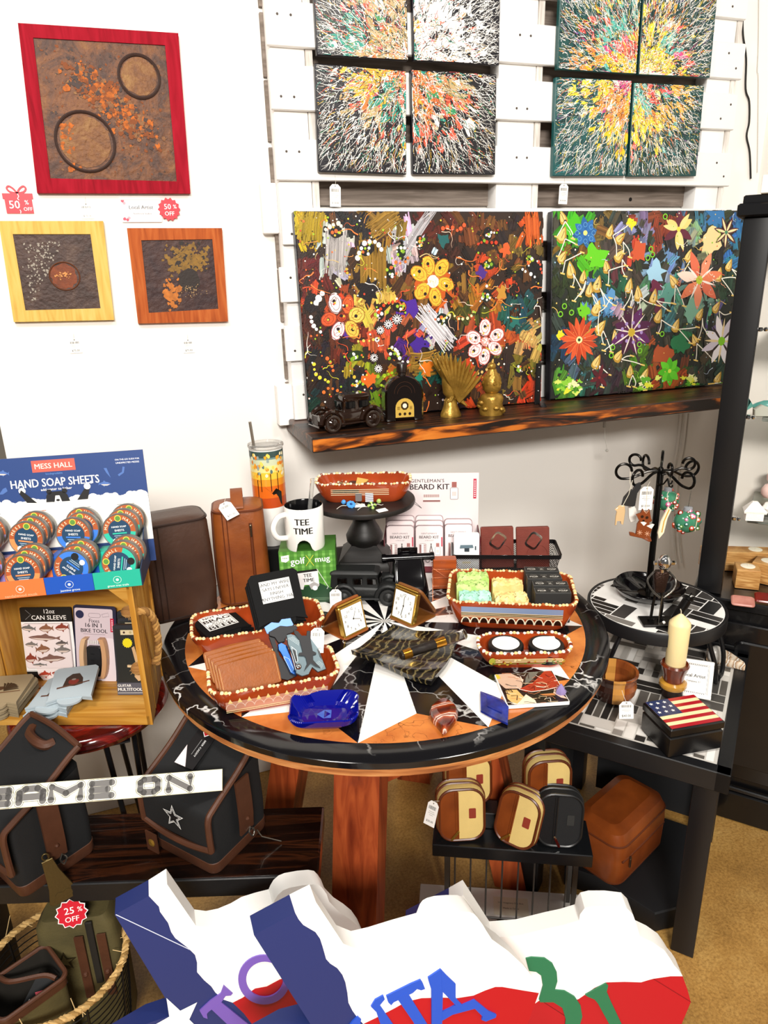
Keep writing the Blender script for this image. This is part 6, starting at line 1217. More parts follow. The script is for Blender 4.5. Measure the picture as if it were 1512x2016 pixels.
for sx,c in ((-1,'#d6b088'),(1,'#c99a70')):
    P=[(sx*(.019+.006*math.cos(q*1.3)),.012-.045*(q+1) if False else -.028+.044*math.sin(q)) for q in [-PI/2+PI*j/10 for j in range(11)]]; m.prism([(x-.005,y) for x,y in P]+[(x+.005,y) for x,y in P[::-1]],.001,.016,col=c,bev=.001)
m.build('wooden_handles',plain('pale_wood','#cfa478',.5,bump=.1) if False else PM,bt); m=MB(F); m.prism(rrect(.030,.066,.003,2),.001,.012,T=TR(0,-.036),col='#17171a',bev=.001)
for k in range(6):m.rect(-.011+.004*k,.004,-.0085+.004*k,.012,.0124,col='#e8e4e0')
for y in (-.02,-.034,-.048):m.rect(-.006,y,.002,y+.002,.0125,col='#050506')
m.build('tool_body',PM,bt); m=MB(F); m.prism(rrect(.034,.10,.008,4),.0004,.0006,T=TR(.026,-.036),col='#e4d8de'); m.build('blister',PM,bt)
def guitar(label,M,show):
    t=thing('multitool_pack',label,'tool pack',M,'guitar multitool packs in the crate'); F=FRONT @ TR(0,.080,0); m=MB(F); m.prism(rrect(.074,.160,.005,3),-.012,0,col='#2c2d33',bev=.001); m.build('carton',PM,t)
    m=MB(F @ TR(0,0,.0004)); m.rect(-.033,-.050,.035,.072,0,col='#242624'); m.rect(-.037,-.080,.037,-.052,.0001,col='#54545e'); m.rect(-.020,.058,.014,.069,.0003,col='#d8c8a4'); m.poly(circ(.0025,10),.0005,T=TR(-.012,.0635),col='#3a1c1c'); m.poly(circ(.003,10),.0005,T=TR(.002,.0635),col='#b8a878')
    if show:m.text('GUITAR',-.020,-.058,w=.030,z=.0004,col='#f4f2ee',bold=.04); m.text('MULTITOOL',-.008,-.067,w=.054,z=.0004,col='#f4f2ee',bold=.05); m.rect(-.036,-.0755,.032,-.0745,.0004,col='#d8d6d2')
    m.build('print',PM,t); return t
gt=guitar('dark guitar shaped multitool pack at the front right of the crate',inCr(-.072,.088,.019) @ RX(-10) @ SCL(1.05),True); F=FRONT @ TR(0,.080,.0012)
m=MB(F); m.prism([(x*.0115,y*.0115) for x,y in burst(14)],0,.0005,T=TR(-.006,.040),col='#e8d81c'); m.build('yellow_sticker',PM,gt)
m=MB(F); m.prism([(.004,.030),(.010,.034),(.022,-.010),(.030,-.022),(.026,-.042),(.014,-.046),(.006,-.036),(.008,-.020),(.012,-.012)],0,.004,col='#cda87c'); m.prism([(-.008,-.014),(.014,-.015),(.014,-.010),(-.008,-.009)],.001,.005,col='#d8bc94'); m.prism([(.010,.034),(.015,.032),(.026,-.014),(.020,-.014)],.001,.004,col='#2a1c18'); m.build('wooden_tool',PM,gt)
guitar('dark guitar multitool pack behind the front one in the crate',inCr(-.078,.130,.024) @ RX(-10),False); guitar('dark guitar multitool pack at the very back right of the crate',inCr(-.090,.160,.028) @ RX(-8),False)
m=MB(); m.box((-.222,.148,.027),(.03,.02,.02),bev=.004); tag(m.build('clear_packet',plain('clear_film','#d8b98a',.1,trans=.5,ior=1.2),None,CRM),'crumpled clear packet between the fish sleeve and the bike tool','packet')
# loose can sleeves at the front edge
GRY=plain('pale_blue_grey_neoprene','#a9b6bd',.6,bump=.1,bscale=400); KHA=plain('khaki_neoprene','#97876a',.6,bump=.1,bscale=400)
def art_bear(m,w,h):
    m.T=m.T @ TR(0,h*.08,0); ra=random.Random(2); m.poly([(-w*.22,-h*.10),(-w*.18,h*.12),(-w*.06,h*.22),(w*.10,h*.22),(w*.20,h*.08),(w*.22,-h*.08),(w*.05,-h*.12)],0,col='#3a2a22'); m.poly([(-w*.34,-h*.16),(w*.36,-h*.04),(w*.36,-h*.01),(-w*.34,-h*.12)],.0002,col='#5c3a2a')
    m.poly(blob(ra,0,0,w*.10,10,.3),.0003,col='#7a2c22'); m.poly(circ(w*.05,12,1,.6),.0004,T=TR(0,h*.06),col='#8c8078')
def art_duck(m,w,h):
    m.T=m.T @ TR(0,h*.06,0); ra=random.Random(2); m.poly(blob(ra,-w*.20,h*.02,w*.16,12,.25,1.2,.9),0,col='#4a3224'); m.poly([(-w*.40,-h*.14),(w*.40,-h*.08),(w*.40,-h*.06),(-w*.40,-h*.10)],.0001,col='#6a4a34')
    for k in range(7):a=R(20+14*k); m.poly([(w*.04,-h*.06),(w*.04+w*.30*math.cos(a)-.003,-h*.06+h*.26*math.sin(a)),(w*.04+w*.30*math.cos(a)+.003,-h*.06+h*.26*math.sin(a)-.004)],.0002+.0001*k,col='#3a2c20')
def lay(tl,tr,br,bl,z0,z1):return quadM([Zp(*tl,z1),Zp(*tr,z1),Zp(*br,z0),Zp(*bl,z0)])
M,w,h=lay((88,1322),(193,1312),(182,1390),(95,1392),.700,.716); z0=.690
sl_=[]
P=Matrix.Translation((0,0,0))
def flat(cx,cy,z,a,tilt,w,h,lb,g,mat,art=None):
    c=Zp(cx,cy,z); return sleeve(TR(c.x,c.y,z) @ RZ(a) @ RX(tilt),w,h,lb,g,mat,art)
G3='loose grey can sleeves in the crate'
flat(106,1383,.697,-18,5,.096,.120,'pale grey can sleeve lowest of the loose grey ones at the crate front',G3,GRY); flat(112,1371,.709,-24,5,.096,.122,'pale grey can sleeve in the middle of the loose grey heap',G3,GRY,art_bear); flat(144,1351,.726,-8,10,.097,.124,'pale grey can sleeve with a bear print on top of the grey heap',G3,GRY,art_bear)
G4='khaki can sleeves stacked at the left of the crate'
for k in range(5):flat(8+5*(k % 2)-k,1385-5*k,.697+.0095*k,-14-4*(k % 2),3,.10,.125,('khaki can sleeve at the bottom of the stack at the left of the crate','khaki can sleeve second from the bottom of the khaki stack','khaki can sleeve in the middle of the khaki stack','khaki can sleeve second from the top of the khaki stack','khaki can sleeve with a feather print on top of the khaki stack')[k],G4,KHA,art_duck if k==4 else None)
# ---------------------------------------------------------------- soap sheet display
DM=frame((-.040,1.414,1.0055),(.9893,-.1457,0),(.1457,.9893,0)); dw,colw=.368,.092
NAVY,CORAL='#233f78','#c25a4c'
ds=thing('soap_display','navy and white card display of round soap sheet tins on top of the crate','display',DM)
CC=[('#1fae94','#23bca0'),('#1450b4','#2060c4'),('#e8743c','#f08850'),('#8d7cc0','#9c8ccc')]
NM=('green tree trails','jasmine grove','sandalwood musk','lavender')
for k,(c1,c2) in enumerate(CC):
    x1,x0=-colw*k,-colw*(k+1); m=MB(); m.box(((x0+x1)/2,.0015,.018),(colw-.0006,.003,.036),col=c1); m.box(((x0+x1)/2,.072,.002),(colw-.0006,.14,.004),col=c1); m.box(((x0+x1)/2,.066,.028),(colw-.0006,.003,.056),col=c2); m.add([(x0,.003,.030),(x1,.003,.030),(x1,.064,.012),(x0,.064,.012)],[(0,1,2,3)],0,c2); m.add([(x0,.067,.056),(x1,.067,.056),(x1,.130,.046),(x0,.130,.046)],[(0,1,2,3)],0,c2)
    m.T=FRONT @ TR((x0+x1)/2,.018,.0004); P=circ(.0075,18); m.line(P+[P[0]],.0007,.0002,col='#e8f2ec'); m.poly(circ(.003,8),.0002,T=TR(0,0),col='#e8f2ec'); m.T=m.T @ TR(0,-.0005); m.text(NM[k],0,-.0125,h=.0058,z=.0002,col='#eaf4ee' if k !=2 else '#f4b48c',bold=.02,caps=False); m.build('tray',PM,ds)
m=MB(); m.prism([(0,0),(.135,0),(.140,.09),(.10,.085),(.05,.045),(0,.036)],0,.002,T=frame((0,0,0),(0,1,0),(0,0,1)),col='#1b2f4c'); m.build('end_flap',PM,ds)
hd=frame((-dw/2+.014,.134,0),(1,0,0),(0,.10,1)); m=MB(hd); hh=.248
m.prism([(-dw/2,0),(dw/2,0),(dw/2,hh),(-dw/2,hh)],-.003,0,col=NAVY); m.rect(-dw/2,.05,dw/2,.146,.0003,col='#f4f2ea'); ra=random.Random(3)
x=-dw/2
while x < dw/2:r_=ra.uniform(.006,.012); m.poly(circ(r_,14),.0004+ra.random()*.0002,T=TR(max(-dw/2+r_,min(dw/2-r_,x)),.143+.010*abs(x/dw)*1.5+ra.uniform(-.004,.005)),col='#f4f2ea'); x +=r_*.9
cx=.0
m.rect(cx-.042,hh-.033,cx+.044,hh-.008,.0003,col=CORAL); m.text('MESS HALL',cx+.001,hh-.0205,w=.074,z=.0006,col='#f8ecd8',bold=.02); m.text('biodegradable',cx,hh-.038,h=.0055,z=.0004,col='#5f8ccc',caps=False)
m.text('HAND SOAP SHEETS',cx,hh-.0555,w=.176,h=.0175,z=.0005,col='#f8f6f0',bold=.04); m.text('add water to lather',cx,hh-.0705,w=.062,z=.0005,col='#f8f6f0',bold=.02,caps=False)
m.text('ON-THE-GO SUDS FOR',.150,hh-.018,w=.05,z=.0005,col='#e8ecf4',bold=.03); m.text('UNEXPECTED MESSES',.150,hh-.025,w=.048,z=.0005,col='#e8ecf4',bold=.03)
for x,y,f in ((-.10,hh-.030,1),(.098,hh-.068,-1)):fish(m,x,y,.026,.010,hx('#4a6cac'),.0005,-6,f)
m.poly([(-.114,hh-.074),(-.104,hh-.062),(-.098,hh-.060),(-.096,hh-.068),(-.106,hh-.074)],.0005,col='#4a6cac'); m.poly([(.104,hh-.044),(.112,hh-.056),(.106,hh-.034),(.100,hh-.034)],.0005,col='#4a6cac'); m.line([(.128,hh-.052),(.138,hh-.046),(.141,hh-.034)],.0045,.0005,col='#4a6cac')
# dark bear-like shapes peeping over the foam
m.poly([(-.024,.150),(-.022,.164),(-.018,.170),(-.008,.172),(.008,.172),(.016,.169),(.020,.163),(.024,.149)],.0008,col='#1a1a1c')
for sx in (-1,1):m.poly(circ(.0055,12),.0008,T=TR(sx*.0155,.172),col='#1a1a1c')
m.poly([(-.0075,.149),(-.004,.163),(.004,.163),(.0075,.149)],.001,col='#f4f2ea'); m.poly(circ(.0032,10,1.2,.8),.0012,T=TR(0,.153),col='#1a1a1c')
m.poly([(-.042,.150),(-.062,.152),(-.074,.172),(-.070,.180),(-.060,.170)],.0008,col='#1a1a1c'); m.poly(circ(.007,12),.0007,T=TR(-.068,.178),col='#f4f2ea'); m.poly([(.038,.150),(.060,.150),(.066,.172),(.058,.176)],.0008,col='#1a1a1c'); m.poly(circ(.007,10),.0009,T=TR(.062,.178),col='#f4f2ea'); m.poly(circ(.003,8),.0009,T=TR(.071,.186),col='#f4f2ea')
for i,x in enumerate((-.135,-.045,.045,.135)):
    for k in range(4):m.rect(x-.018+.003*(k % 2),.132-.0055*k,x+.018-.003*(k % 2),.1335-.0055*k,.0006,col='#8a8a86' if i !=1 or k > 1 else '#c8684c')
m.rect(-dw/2,.163,-.115,.176,.0009,col='#f4f2ea'); m.rect(-.172,.168,-.128,.169,.0011,col='#9a9a98'); m.rect(-.168,.171,-.132,.172,.0011,col='#9a9a98')
m.build('header_card',PM,ds)
# one tin, then copies
TIN=plain('tin_metal','#8f8c87',.35,.75)
ACC=['#2cb59a','#3a78d0','#e88a50','#a08ccc']
def soap_tin(k):
    t=thing('soap_tin','x','tin'); r_=.0355; m=MB(FRONT); m.lathe([(r_*.97,-.017),(r_,-.015),(r_,-.009),(r_*1.03,-.0085),(r_*1.03,-.001),(r_*1.0,.0006),(r_*.96,.0004),(.002,-.0002)],40); m.build('tin_body',TIN,t)
    m=MB(FRONT @ TR(0,0,.0006)); m.poly(circ(r_*.95,40),0,col=ACC[k]); P=[(r_*.95*math.cos(q),r_*.95*math.sin(q)) for q in [R(-8)+R(196)*j/30 for j in range(31)]]; m.poly(P+[(r_*.66*math.cos(q),r_*.66*math.sin(q)) for q in [R(188)-R(196)*j/30 for j in range(31)]],.0002,col='#a8542a'); m.poly(circ(r_*.66,36),.0003,col='#1d3f5c'); m.poly(circ(r_*.20,18),.0006,T=TR(0,r_*.74),col='#d8c04a'); m.poly(circ(r_*.15,16),.0008,T=TR(0,r_*.74),col='#5a8a3a')
    for s,a0,st_ in (('MESS',166,-15),('HALL',62,-15)):
        for i,ch in enumerate(s):q=R(a0+st_*i); m.text(ch,r_*.80*math.cos(q),r_*.80*math.sin(q),h=.0062,z=.0007,col='#f4e4c4',bold=.03,rot=math.degrees(q)-90)
    m.text('HAND SOAP',0,r_*.24,w=r_*.86,z=.0006,col='#f2f4f4',bold=.03); m.text('SHEETS',0,r_*.02,w=r_*.56,z=.0006,col='#f2f4f4',bold=.03); m.rect(-r_*.42,-r_*.20,r_*.42,-r_*.12,.0006,col=ACC[k]); m.rect(-r_*.34,-r_*.32,r_*.34,-r_*.28,.0006,col='#9cb4c4'); m.rect(-r_*.28,-r_*.42,r_*.28,-r_*.38,.0006,col='#9cb4c4'); m.poly(circ(r_*.16,10),.0007,T=TR(-r_*.3,-r_*.62),col='#f4f2ea'); m.poly(circ(r_*.22,10),.0006,T=TR(r_*.22,-r_*.66),col='#181a1c')
    m.build('label',PM,t); return t
cn4=('green','blue','orange','lavender'); on3=('front','middle','rear'); first=True
for k in range(4):
    proto=soap_tin(k); used_=False
    for row in (0,1):
        for j in range(3):
            if k==1 and row==1 and j==1:dx=.008
            else:dx=0
            x=-colw*(k+.5)+(.004 if row==0 else .002)+.0065*j+dx; y=.022+.0170*j+.064*row; z=(.0445 if row==0 else .093)+.005*j
            roll={(0,0,0):80,(1,0,0):140,(3,0,0):10}.get((k,row,j),((k*7+row*5+j*11) % 9-4)*3)
            M=DM @ TR(x,y,z) @ RZ(-9) @ RX(-9) @ RY(-roll); lb='%s tin of the %s-%s stack in the soap display' % (on3[j],('lower','upper')[row],cn4[k])
            lb='round soap tin, %s one of the %s %s stack in the display' % (on3[j],('lower','upper')[row],cn4[k])
            if not used_:proto.matrix_basis=M; proto['label']=lb; proto['group']='soap sheet tins in the display'; used_=True
            else:dup(proto,M,lb,'soap sheet tins in the display')
# ================================================================ right side: mosaic tables, hook tree, cabinet
def clip_convex(P,C):
    out=list(P)
    for i in range(len(C)):
        a,b=C[i],C[(i+1) % len(C)]; inp,out=out,[]
        if not inp:return []
        side=lambda p:(b[0]-a[0])*(p[1]-a[1])-(b[1]-a[1])*(p[0]-a[0])
        for j in range(len(inp)):
            p,q=inp[j-1],inp[j]; sp,sq=side(p),side(q)
            if (sp >=0) !=(sq >=0):t=sp/(sp-sq); out.append((p[0]+(q[0]-p[0])*t,p[1]+(q[1]-p[1])*t))
            if sq >=0:out.append(q)
    return out
TILEC=['#ece9e4','#d4cfc8','#4a4744','#2b2826','#8f8b86','#b4b0aa','#615c57','#f1efeb','#5a554f','#e4e0da']
def mosaic(m,C,x0,y0,x1,y1,z,seed,cell=.074,pal_=TILEC):
    ra=random.Random(seed); y=y0; g=.0016; r_=0
    while y < y1:
        x=x0-ra.uniform(0,cell*.5); r_ +=1; k=0
        while x < x1:
            if (r_+k) % 2:
                n=ra.choice((3,4));
                for i in range(n):
                    a=y+cell*i/n
                    if ra.random() < .3:parts=[(x,x+cell*.45),(x+cell*.45,x+cell)]
                    else:parts=[(x,x+cell)]
                    for u0,u1 in parts:T_=clip_convex([(u0+g,a+g),(u1-g,a+g),(u1-g,a+cell/n-g),(u0+g,a+cell/n-g)],C); (len(T_) > 2) and m.poly(T_,z,col=ra.choice(pal_))
            else:
                n=ra.choice((2,3,3))
                for i in range(n):
                    a=x+cell*i/n
                    parts=[(y,y+cell)] if ra.random() < .6 else [(y,y+cell*.5),(y+cell*.5,y+cell)]
                    for u0,u1 in parts:T_=clip_convex([(a+g,u0+g),(a+cell/n-g,u0+g),(a+cell/n-g,u1-g),(a+g,u1-g)],C); (len(T_) > 2) and m.poly(T_,z,col=ra.choice(pal_))
            x +=cell; k +=1
        y +=cell
MOS=print_mat('stone_mosaic',.3,bump=.1,bscale=120); BP=plain('black_painted_wood_smooth','#121214',.4)
QZ=.565; QA=41.0; QF=Vector((1.084,.930,0)); qu=Vector((math.cos(R(QA)),math.sin(R(QA)),0)); qv=Vector((-qu.y,qu.x,0)); QW,QD=.57,.48
sq=thing('mosaic_table','square black side table with a grey and white mosaic top, right of the round table','table',TR(QF.x,QF.y,0) @ RZ(QA))
m=MB(); b_=.030
for c,d in (((QW/2,b_/2,QZ-.025),(QW,b_,.05)),((QW/2,QD-b_/2,QZ-.025),(QW,b_,.05)),((b_/2,QD/2,QZ-.025),(b_,QD,.05)),((QW-b_/2,QD/2,QZ-.025),(b_,QD,.05))):m.box(c,d,bev=.002)
m.box((QW/2,QD/2,QZ-.030),(QW-.02,QD-.02,.05)); m.build('table_frame',BP,sq)
m=MB(); m.rect(b_,b_,QW-b_,QD-b_,QZ-.0035,col='#c9c5be'); C_=[(b_+.008,b_+.008),(QW-b_-.008,b_+.008),(QW-b_-.008,QD-b_-.008),(b_+.008,QD-b_-.008)]; mosaic(m,C_,b_,b_,QW,QD,QZ-.003,7,.076); m.build('mosaic_top',MOS,sq)
for x,y in ((.055,.045),(QW-.10,.045),(.055,QD-.045),(QW-.055,QD-.045)):MB().box((x,y,(QZ-.05)/2),(.052,.052,QZ-.05),bev=.002).build('leg',BP,sq)
MB().box((QW-.055,QD/2-.03,.265),(.014,QD-.16,.50)).build('side_panel',plain('dark_grey_board','#1c1d1f',.6),sq)
MB().box((QW/2+.03,QD-.03,.30),(QW-.18,.014,.48)).build('back_panel',plain('dark_grey_board','#1c1d1f',.6),sq)
def onQ(u,v,dz=0):return Zp(u,v,QZ+dz)
# round mosaic stand
RZ_=.735; RCn=Vector((1.245,1.385,0)); RR=.178
rs=thing('mosaic_stand','round black mosaic topped stand with bent legs standing on the square mosaic table','stand',TR(RCn.x,RCn.y,0))
m=MB(); m.lathe([(RR-.010,RZ_-.002),(RR-.002,RZ_+.001),(RR,RZ_-.002),(RR,RZ_-.034),(RR-.004,RZ_-.036),(.02,RZ_-.034)],72,cap0=False,cap1=False); m.build('rim_band',BP,rs)
m=MB(); m.poly(circ(RR-.004,72),RZ_-.0015,col='#f2f0ec'); C_=circ(RR-.010,48); mm=MB(); rot=RZ(-62); tmp=MB(); mosaic(tmp,C_,-.22,-.22,.22,.22,RZ_-.001,11,.082,['#f1efeb','#1d1b1a','#2b2826','#f4f2ee','#3a3735','#161514','#77736e','#232120','#1a1918','#efece8'])
m.add([tuple(v) for v in tmp.v],[],0); b0=len(m.v)-len(tmp.v); m.v[b0:]=[rot @ v for v in tmp.v]; m.f +=[[i+b0 for i in f] for f in tmp.f]; m.m +=tmp.m; m.c +=tmp.c; m.build('mosaic_top',MOS,rs)
for a in (-58,62,182):
    d=Vector((math.cos(R(a)),math.sin(R(a)),0)); s=Vector((-d.y,d.x,0)); m=MB()
    for e in (-1,1):m.tube(smooth_path([d*(RR-.03)+s*.045*e+Vector((0,0,RZ_-.036)),d*(RR-.005)+s*.040*e+Vector((0,0,QZ+.06)),d*(RR-.000)+s*.03*e+Vector((0,0,QZ+.008)),d*(RR-.0)+Vector((0,0,QZ+.006))],5),.006,8)
    m.build('bent_leg',BLK,rs)
m=MB()
for a in (-58,62,182):d=Vector((math.cos(R(a)),math.sin(R(a)),0)); s=Vector((-d.y,d.x,0)); m.loft([[p+s*x+Vector((0,0,z)) for x,z in ((-.012,-.003),(.012,-.003),(.012,.003),(-.012,.003))] for p in (d*.01+Vector((0,0,RZ_-.045)),d*(RR-.03)+Vector((0,0,RZ_-.045)))])
m.build('under_brace',BLK,rs)
# glossy bowl with the hook tree standing in it
bc=Zp(1276,1166,RZ_+.012); BW=.094
bw_=thing('black_bowl','glossy black rippled bowl on the round mosaic stand','bowl',TR(bc.x,bc.y,RZ_+.0005)); m=MB(); n=72
def wr(r,z,a):return [(r*(1+a*math.sin(5*q))*math.cos(q),r*(1+a*math.sin(5*q))*math.sin(q),z+a*.12*math.sin(5*q)) for q in [2*PI*i/n for i in range(n)]]
m.loft([wr(.05,0,0),wr(.055,.003,0),wr(BW*.9,.018,.01),wr(BW,.032,.012),wr(BW*.985,.034,.012),wr(BW*.88,.021,.015),wr(BW*.5,.009,.06),wr(.02,.008,.02)]); m.build('bowl_body',GB,bw_)
hz=Yp(1291,925,bc.y).z; ht=thing('hook_tree','black metal hook tree with curled arms holding ornaments, standing in the black bowl','hook tree',TR(bc.x,bc.y,RZ_+.0095)); ph=hz-RZ_-.010
HK=plain('dark_polished_steel','#1a1816',.22,.8)
m=MB(); m.lathe([(.028,0),(.028,.003),(.010,.006),(.0085,.012),(.0085,ph),(.005,ph+.006)],18); m.build('pole',HK,ht)
arms=[]
for k in range(9):
    a=R(-160+40*k+(8 if k % 2 else -6)); L_=.092 if k % 2==0 else .066; d=Vector((math.cos(a),math.sin(a),0)); up=Vector((0,0,1)); r_=.020 if k % 2==0 else .015; e=d*L_+up*(ph-.026 if k % 2==0 else ph+.002)
    P=[Vector((0,0,ph-.004)),d*L_*.35+up*(ph-.006),d*L_*.75+up*(e.z-.001+.004),e]; P +=[e+d*r_*math.sin(q)+up*r_*(1-math.cos(q)) for q in [R(30)*j for j in range(1,10)]]
    m=MB(); m.tube(smooth_path(P,3),.0036,8); m.build('curled_arm',HK,ht); arms.append((e,d))
OM_=lambda p:TR(bc.x,bc.y,RZ_+.0095) @ Matrix.Translation(p)
def hang(name,label,uv,y,mb,mat,size=1,string=.05):
    p=Yp(*uv,y); return tag(mb.build(name,mat,None,Matrix.Translation(p)),label,'ornament',None)
def camframe(p):return frame(p,(.94,-.33,0),(0,0,1))
oy=bc.y-.02; PXM=1/760
def shape_orn(name,label,ox,oy_,k,pts,y,col,th=.006,extra=None,string=None):
    u0=sum(p[0] for p in pts)/len(pts); v0=sum(p[1] for p in pts)/len(pts); c=Yp(ox+u0/k,oy_+v0/k,y); M=camframe(c); q=tracer(M,ox,oy_,k); m=MB(); m.prism(q(pts),-th/2,th/2,col=col,bev=.0012)
    if extra:extra(m,q,th/2+.0004)
    if string:m.tube([Vector((*a,0)) for a in q(string)],.0009,5,col='#cfc9b8')
    return tag(m.build(name,PG,None,M),label,'ornament')
K=6.873
shape_orn('cat_ornament','black cat shaped ornament hanging from the hook tree',1190,880,K,[(480,480),(495,540),(440,620),(410,790),(380,805),(340,800),(230,785),(260,680),(330,600),(390,560),(430,500)],oy-.01,'#2a2b2c',.008,None,[(350,330),(345,480),(380,590)])
shape_orn('deer_ornament','pale tan animal shaped ornament hanging below the black cat',1190,880,K,[(140,845),(200,790),(270,790),(280,860),(262,990),(250,1050),(225,1040),(218,1000),(165,1000),(150,1060),(140,1055),(150,940),(165,870)],oy-.004,'#cdae82',.006,None,[(250,790),(330,640),(380,450)])
shape_orn('white_ornament','plain white ornament hanging beside the tan animal ornament',1190,880,K,[(320,810),(400,800),(440,850),(420,1000),(350,1015),(325,960)],oy+.006,'#f2efe8',.006,None,[(380,805),(420,500)])
def foxx(m,q,z):
    m.poly(q([(478,1010),(520,1000),(565,1020),(525,1060)]),z,col='#f2e8dc'); m.poly(q([(560,1060),(640,1030),(668,1040),(630,1100)]),z,col='#efe6da')
    for x,y in ((503,935),(567,948)):m.poly([(a*.004+q([(x,y)])[0][0],b*.004+q([(x,y)])[0][1]) for a,b in circ(1,8)],z,col='#2a1810')
    m.poly([(a*.003+q([(520,992)])[0][0],b*.003+q([(520,992)])[0][1]) for a,b in circ(1,8)],z,col='#20120e')
    for x,y in ((470,1150),(570,1165)):
        for k in range(7):a=k*.9; m.line(q([(x,y),(x+35*math.cos(a),y+35*math.sin(a))]),.0008,z,col='#e8b898')
    m.line(q([(520,850),(560,890),(590,850)]),.001,z,col='#e8c8a8')
shape_orn('fox_ornament','brown patterned fox ornament hanging at the front of the hook tree',1190,880,K,[(515,835),(545,870),(580,870),(605,840),(625,950),(640,990),(600,1020),(640,1100),(610,1190),(635,1270),(600,1280),(500,1230),(340,1195),(335,1155),(380,1160),(420,1180),(440,1040),(470,1000),(425,915),(490,890)],oy-.045,'#7a3c1e',.008,foxx,[(560,850),(570,680),(585,520)])
price_tag(frame(Yp(1272,981,oy-.02),(.94,-.33,0),(0,0,1)),'white price tag hanging behind the fox ornament',.034,.062,'$12.00',[(0,.03,.001),(.004,.045,.004)])
def floral(name,label,uv,y,r,seed,top):
    ra=random.Random(seed); p=Yp(*uv,y); m=MB(); m.ball((0,0,0),(r,r*.85,r*.86),18,col='#3a7a5c')
    for k in range(46):d=Vector((ra.gauss(0,1),ra.gauss(0,1),ra.gauss(0,.8))).normalized(); c=Vector((d.x*r,d.y*r*.85,d.z*r*.86)); m.ball(c,r*ra.uniform(.10,.22),7,col=ra.choice(['#c23a1c','#d8522a','#2f5a24','#4c7a2c','#d86a9a','#1f6a5a','#8c2414','#3f8a6c']))
    m.lathe([(r*.3,r*.7),(r*.34,r*.82),(r*.30,r*1.08),(.002,r*1.12)],14,col='#8c9096'); m.tube([(0,0,r*1.1),(.004,0,top)],.0011,5,col='#5a5650'); m.tube([(r*.2,-r*.8,r*.7),(0,-r*.95,r*.1),(r*.05,-r*.85,-r*.5)],.001,5,col='#d8cfa8')
    return tag(m.build(name,PG,None,Matrix.Translation(p)),label,'ornament')
floral('floral_bauble','round red and green floral bauble hanging at the right of the hook tree',(1352,1026),oy-.02,.036,3,.105); floral('floral_bauble','green and orange floral bauble behind the pole of the hook tree',(1313,985),oy+.03,.033,8,.07)
shape_orn('horn_ornament','long white and gold ornament hanging right of the pole',1190,880,K,[(860,810),(905,850),(850,960),(800,1160),(730,1240),(715,1160),(760,1000)],oy-.03,'#e8dcc0',.006,lambda m,q,z:m.line(q([(870,840),(800,1000),(770,1150)]),.003,z,col='#c9a048'),[(870,820),(850,640),(870,600)])
m=MB(); p0=Yp(1313,957,oy-.01)
for k in range(3):a=R(20+120*k); m.tube(smooth_path([(0,0,.02),(.01*math.cos(a),.01*math.sin(a),.004),(.022*math.cos(a),.022*math.sin(a),.004),(.024*math.cos(a),.024*math.sin(a),.010)],4),.002,6)
tag(m.build('metal_charm',HK,None,Matrix.Translation(p0)),'small dark metal three pronged charm above the floral bauble behind the pole','ornament')
# nuts-and-bolts golfer
a,b=Zp(1256,1228,RZ_),Zp(1326,1236,RZ_); gc=Zp(1292,1226,RZ_); ga=math.degrees(math.atan2(b.y-a.y,b.x-a.x))
gf=thing('metal_golfer','bolt and nut metal golfer figure with a golf bag, on the round mosaic stand','figurine',TR(gc.x,gc.y,RZ_+.0005) @ RZ(-22)); STL=plain('worn_steel','#6a6660',.25,.9,bump=.2); GM=plain('gunmetal','#1c1a19',.3,.7)
MB().box((.008,0,.003),(.095,.052,.006),bev=.001).build('base_plate',GM,gf)
m=MB()
for sx,x in ((-1,-.014),(1,.010)):m.tube([(x,.004,.006),(x+.002,.004,.045),(x*.55,.004,.088)],.0038,8); m.lathe([(.007,.006),(.007,.012),(.004,.013)],6,T=TR(x-.002,.000,0)); m.ball((x+.004,-.006,.012),.004,8)
m.build('legs',GM,gf)
m=MB(); m.loft([[(x*k,y*k2+.004,z) for x,y in rrect(.034,.020,.005,3)] for z,k,k2 in ((.086,.7,.8),(.10,.85,.95),(.135,1.1,1),(.142,.8,.8))]); m.build('torso',plain('pitted_bronze','#3a2a24',.3,.8,bump=.8,bscale=300),gf)
m=MB()
for sx in (-1,1):m.tube(smooth_path([(sx*.018,.002,.140),(sx*.034,-.004,.120),(sx*.026,-.018,.100),(sx*.004-.004,-.030,.084)],5),.0028,8)
m.build('arms',STL,gf)
m=MB(); m.ball((.004,0,.166),(.0165,.0165,.021),18); m.lathe([(.006,0),(.006,.008),(.0035,.012)],6,T=TR(.018,-.004,.166) @ RY(90)); m.lathe([(.006,0),(.006,.006)],6,T=TR(-.013,.006,.162) @ RY(-90)); m.lathe([(.006,.14),(.006,.15)],10); m.build('head',plain('chrome','#d0d0d0',.12,1),gf)
m=MB(); m.tube([(-.004,-.031,.090),(-.003,-.024,.05),(-.002,-.020,.008)],.0016,6); m.box((.002,-.022,.0085),(.012,.005,.005)); m.build('golf_club',STL,gf)
MB().ball((.012,-.018,.0095),.0045,10).build('golf_ball',MW,gf)
m=MB(TR(.048,.004,.008) @ RY(28) @ RX(-6)); m.tube([(0,0,0),(0,0,.058)],.0115,14); m.lathe([(.0115,.058),(.0135,.060),(.0135,.066),(.0105,.066),(.0100,.050)],16,cap0=False,cap1=False); m.tube([(.004,0,.05),(.010,-.002,.074)],.0015,6); m.tube([(0,.003,.05),(.002,.004,.078)],.0015,6); m.tube([(.0115,0,.02),(.024,-.004,-.004)],.0014,6); m.build('golf_bag',GM,gf)
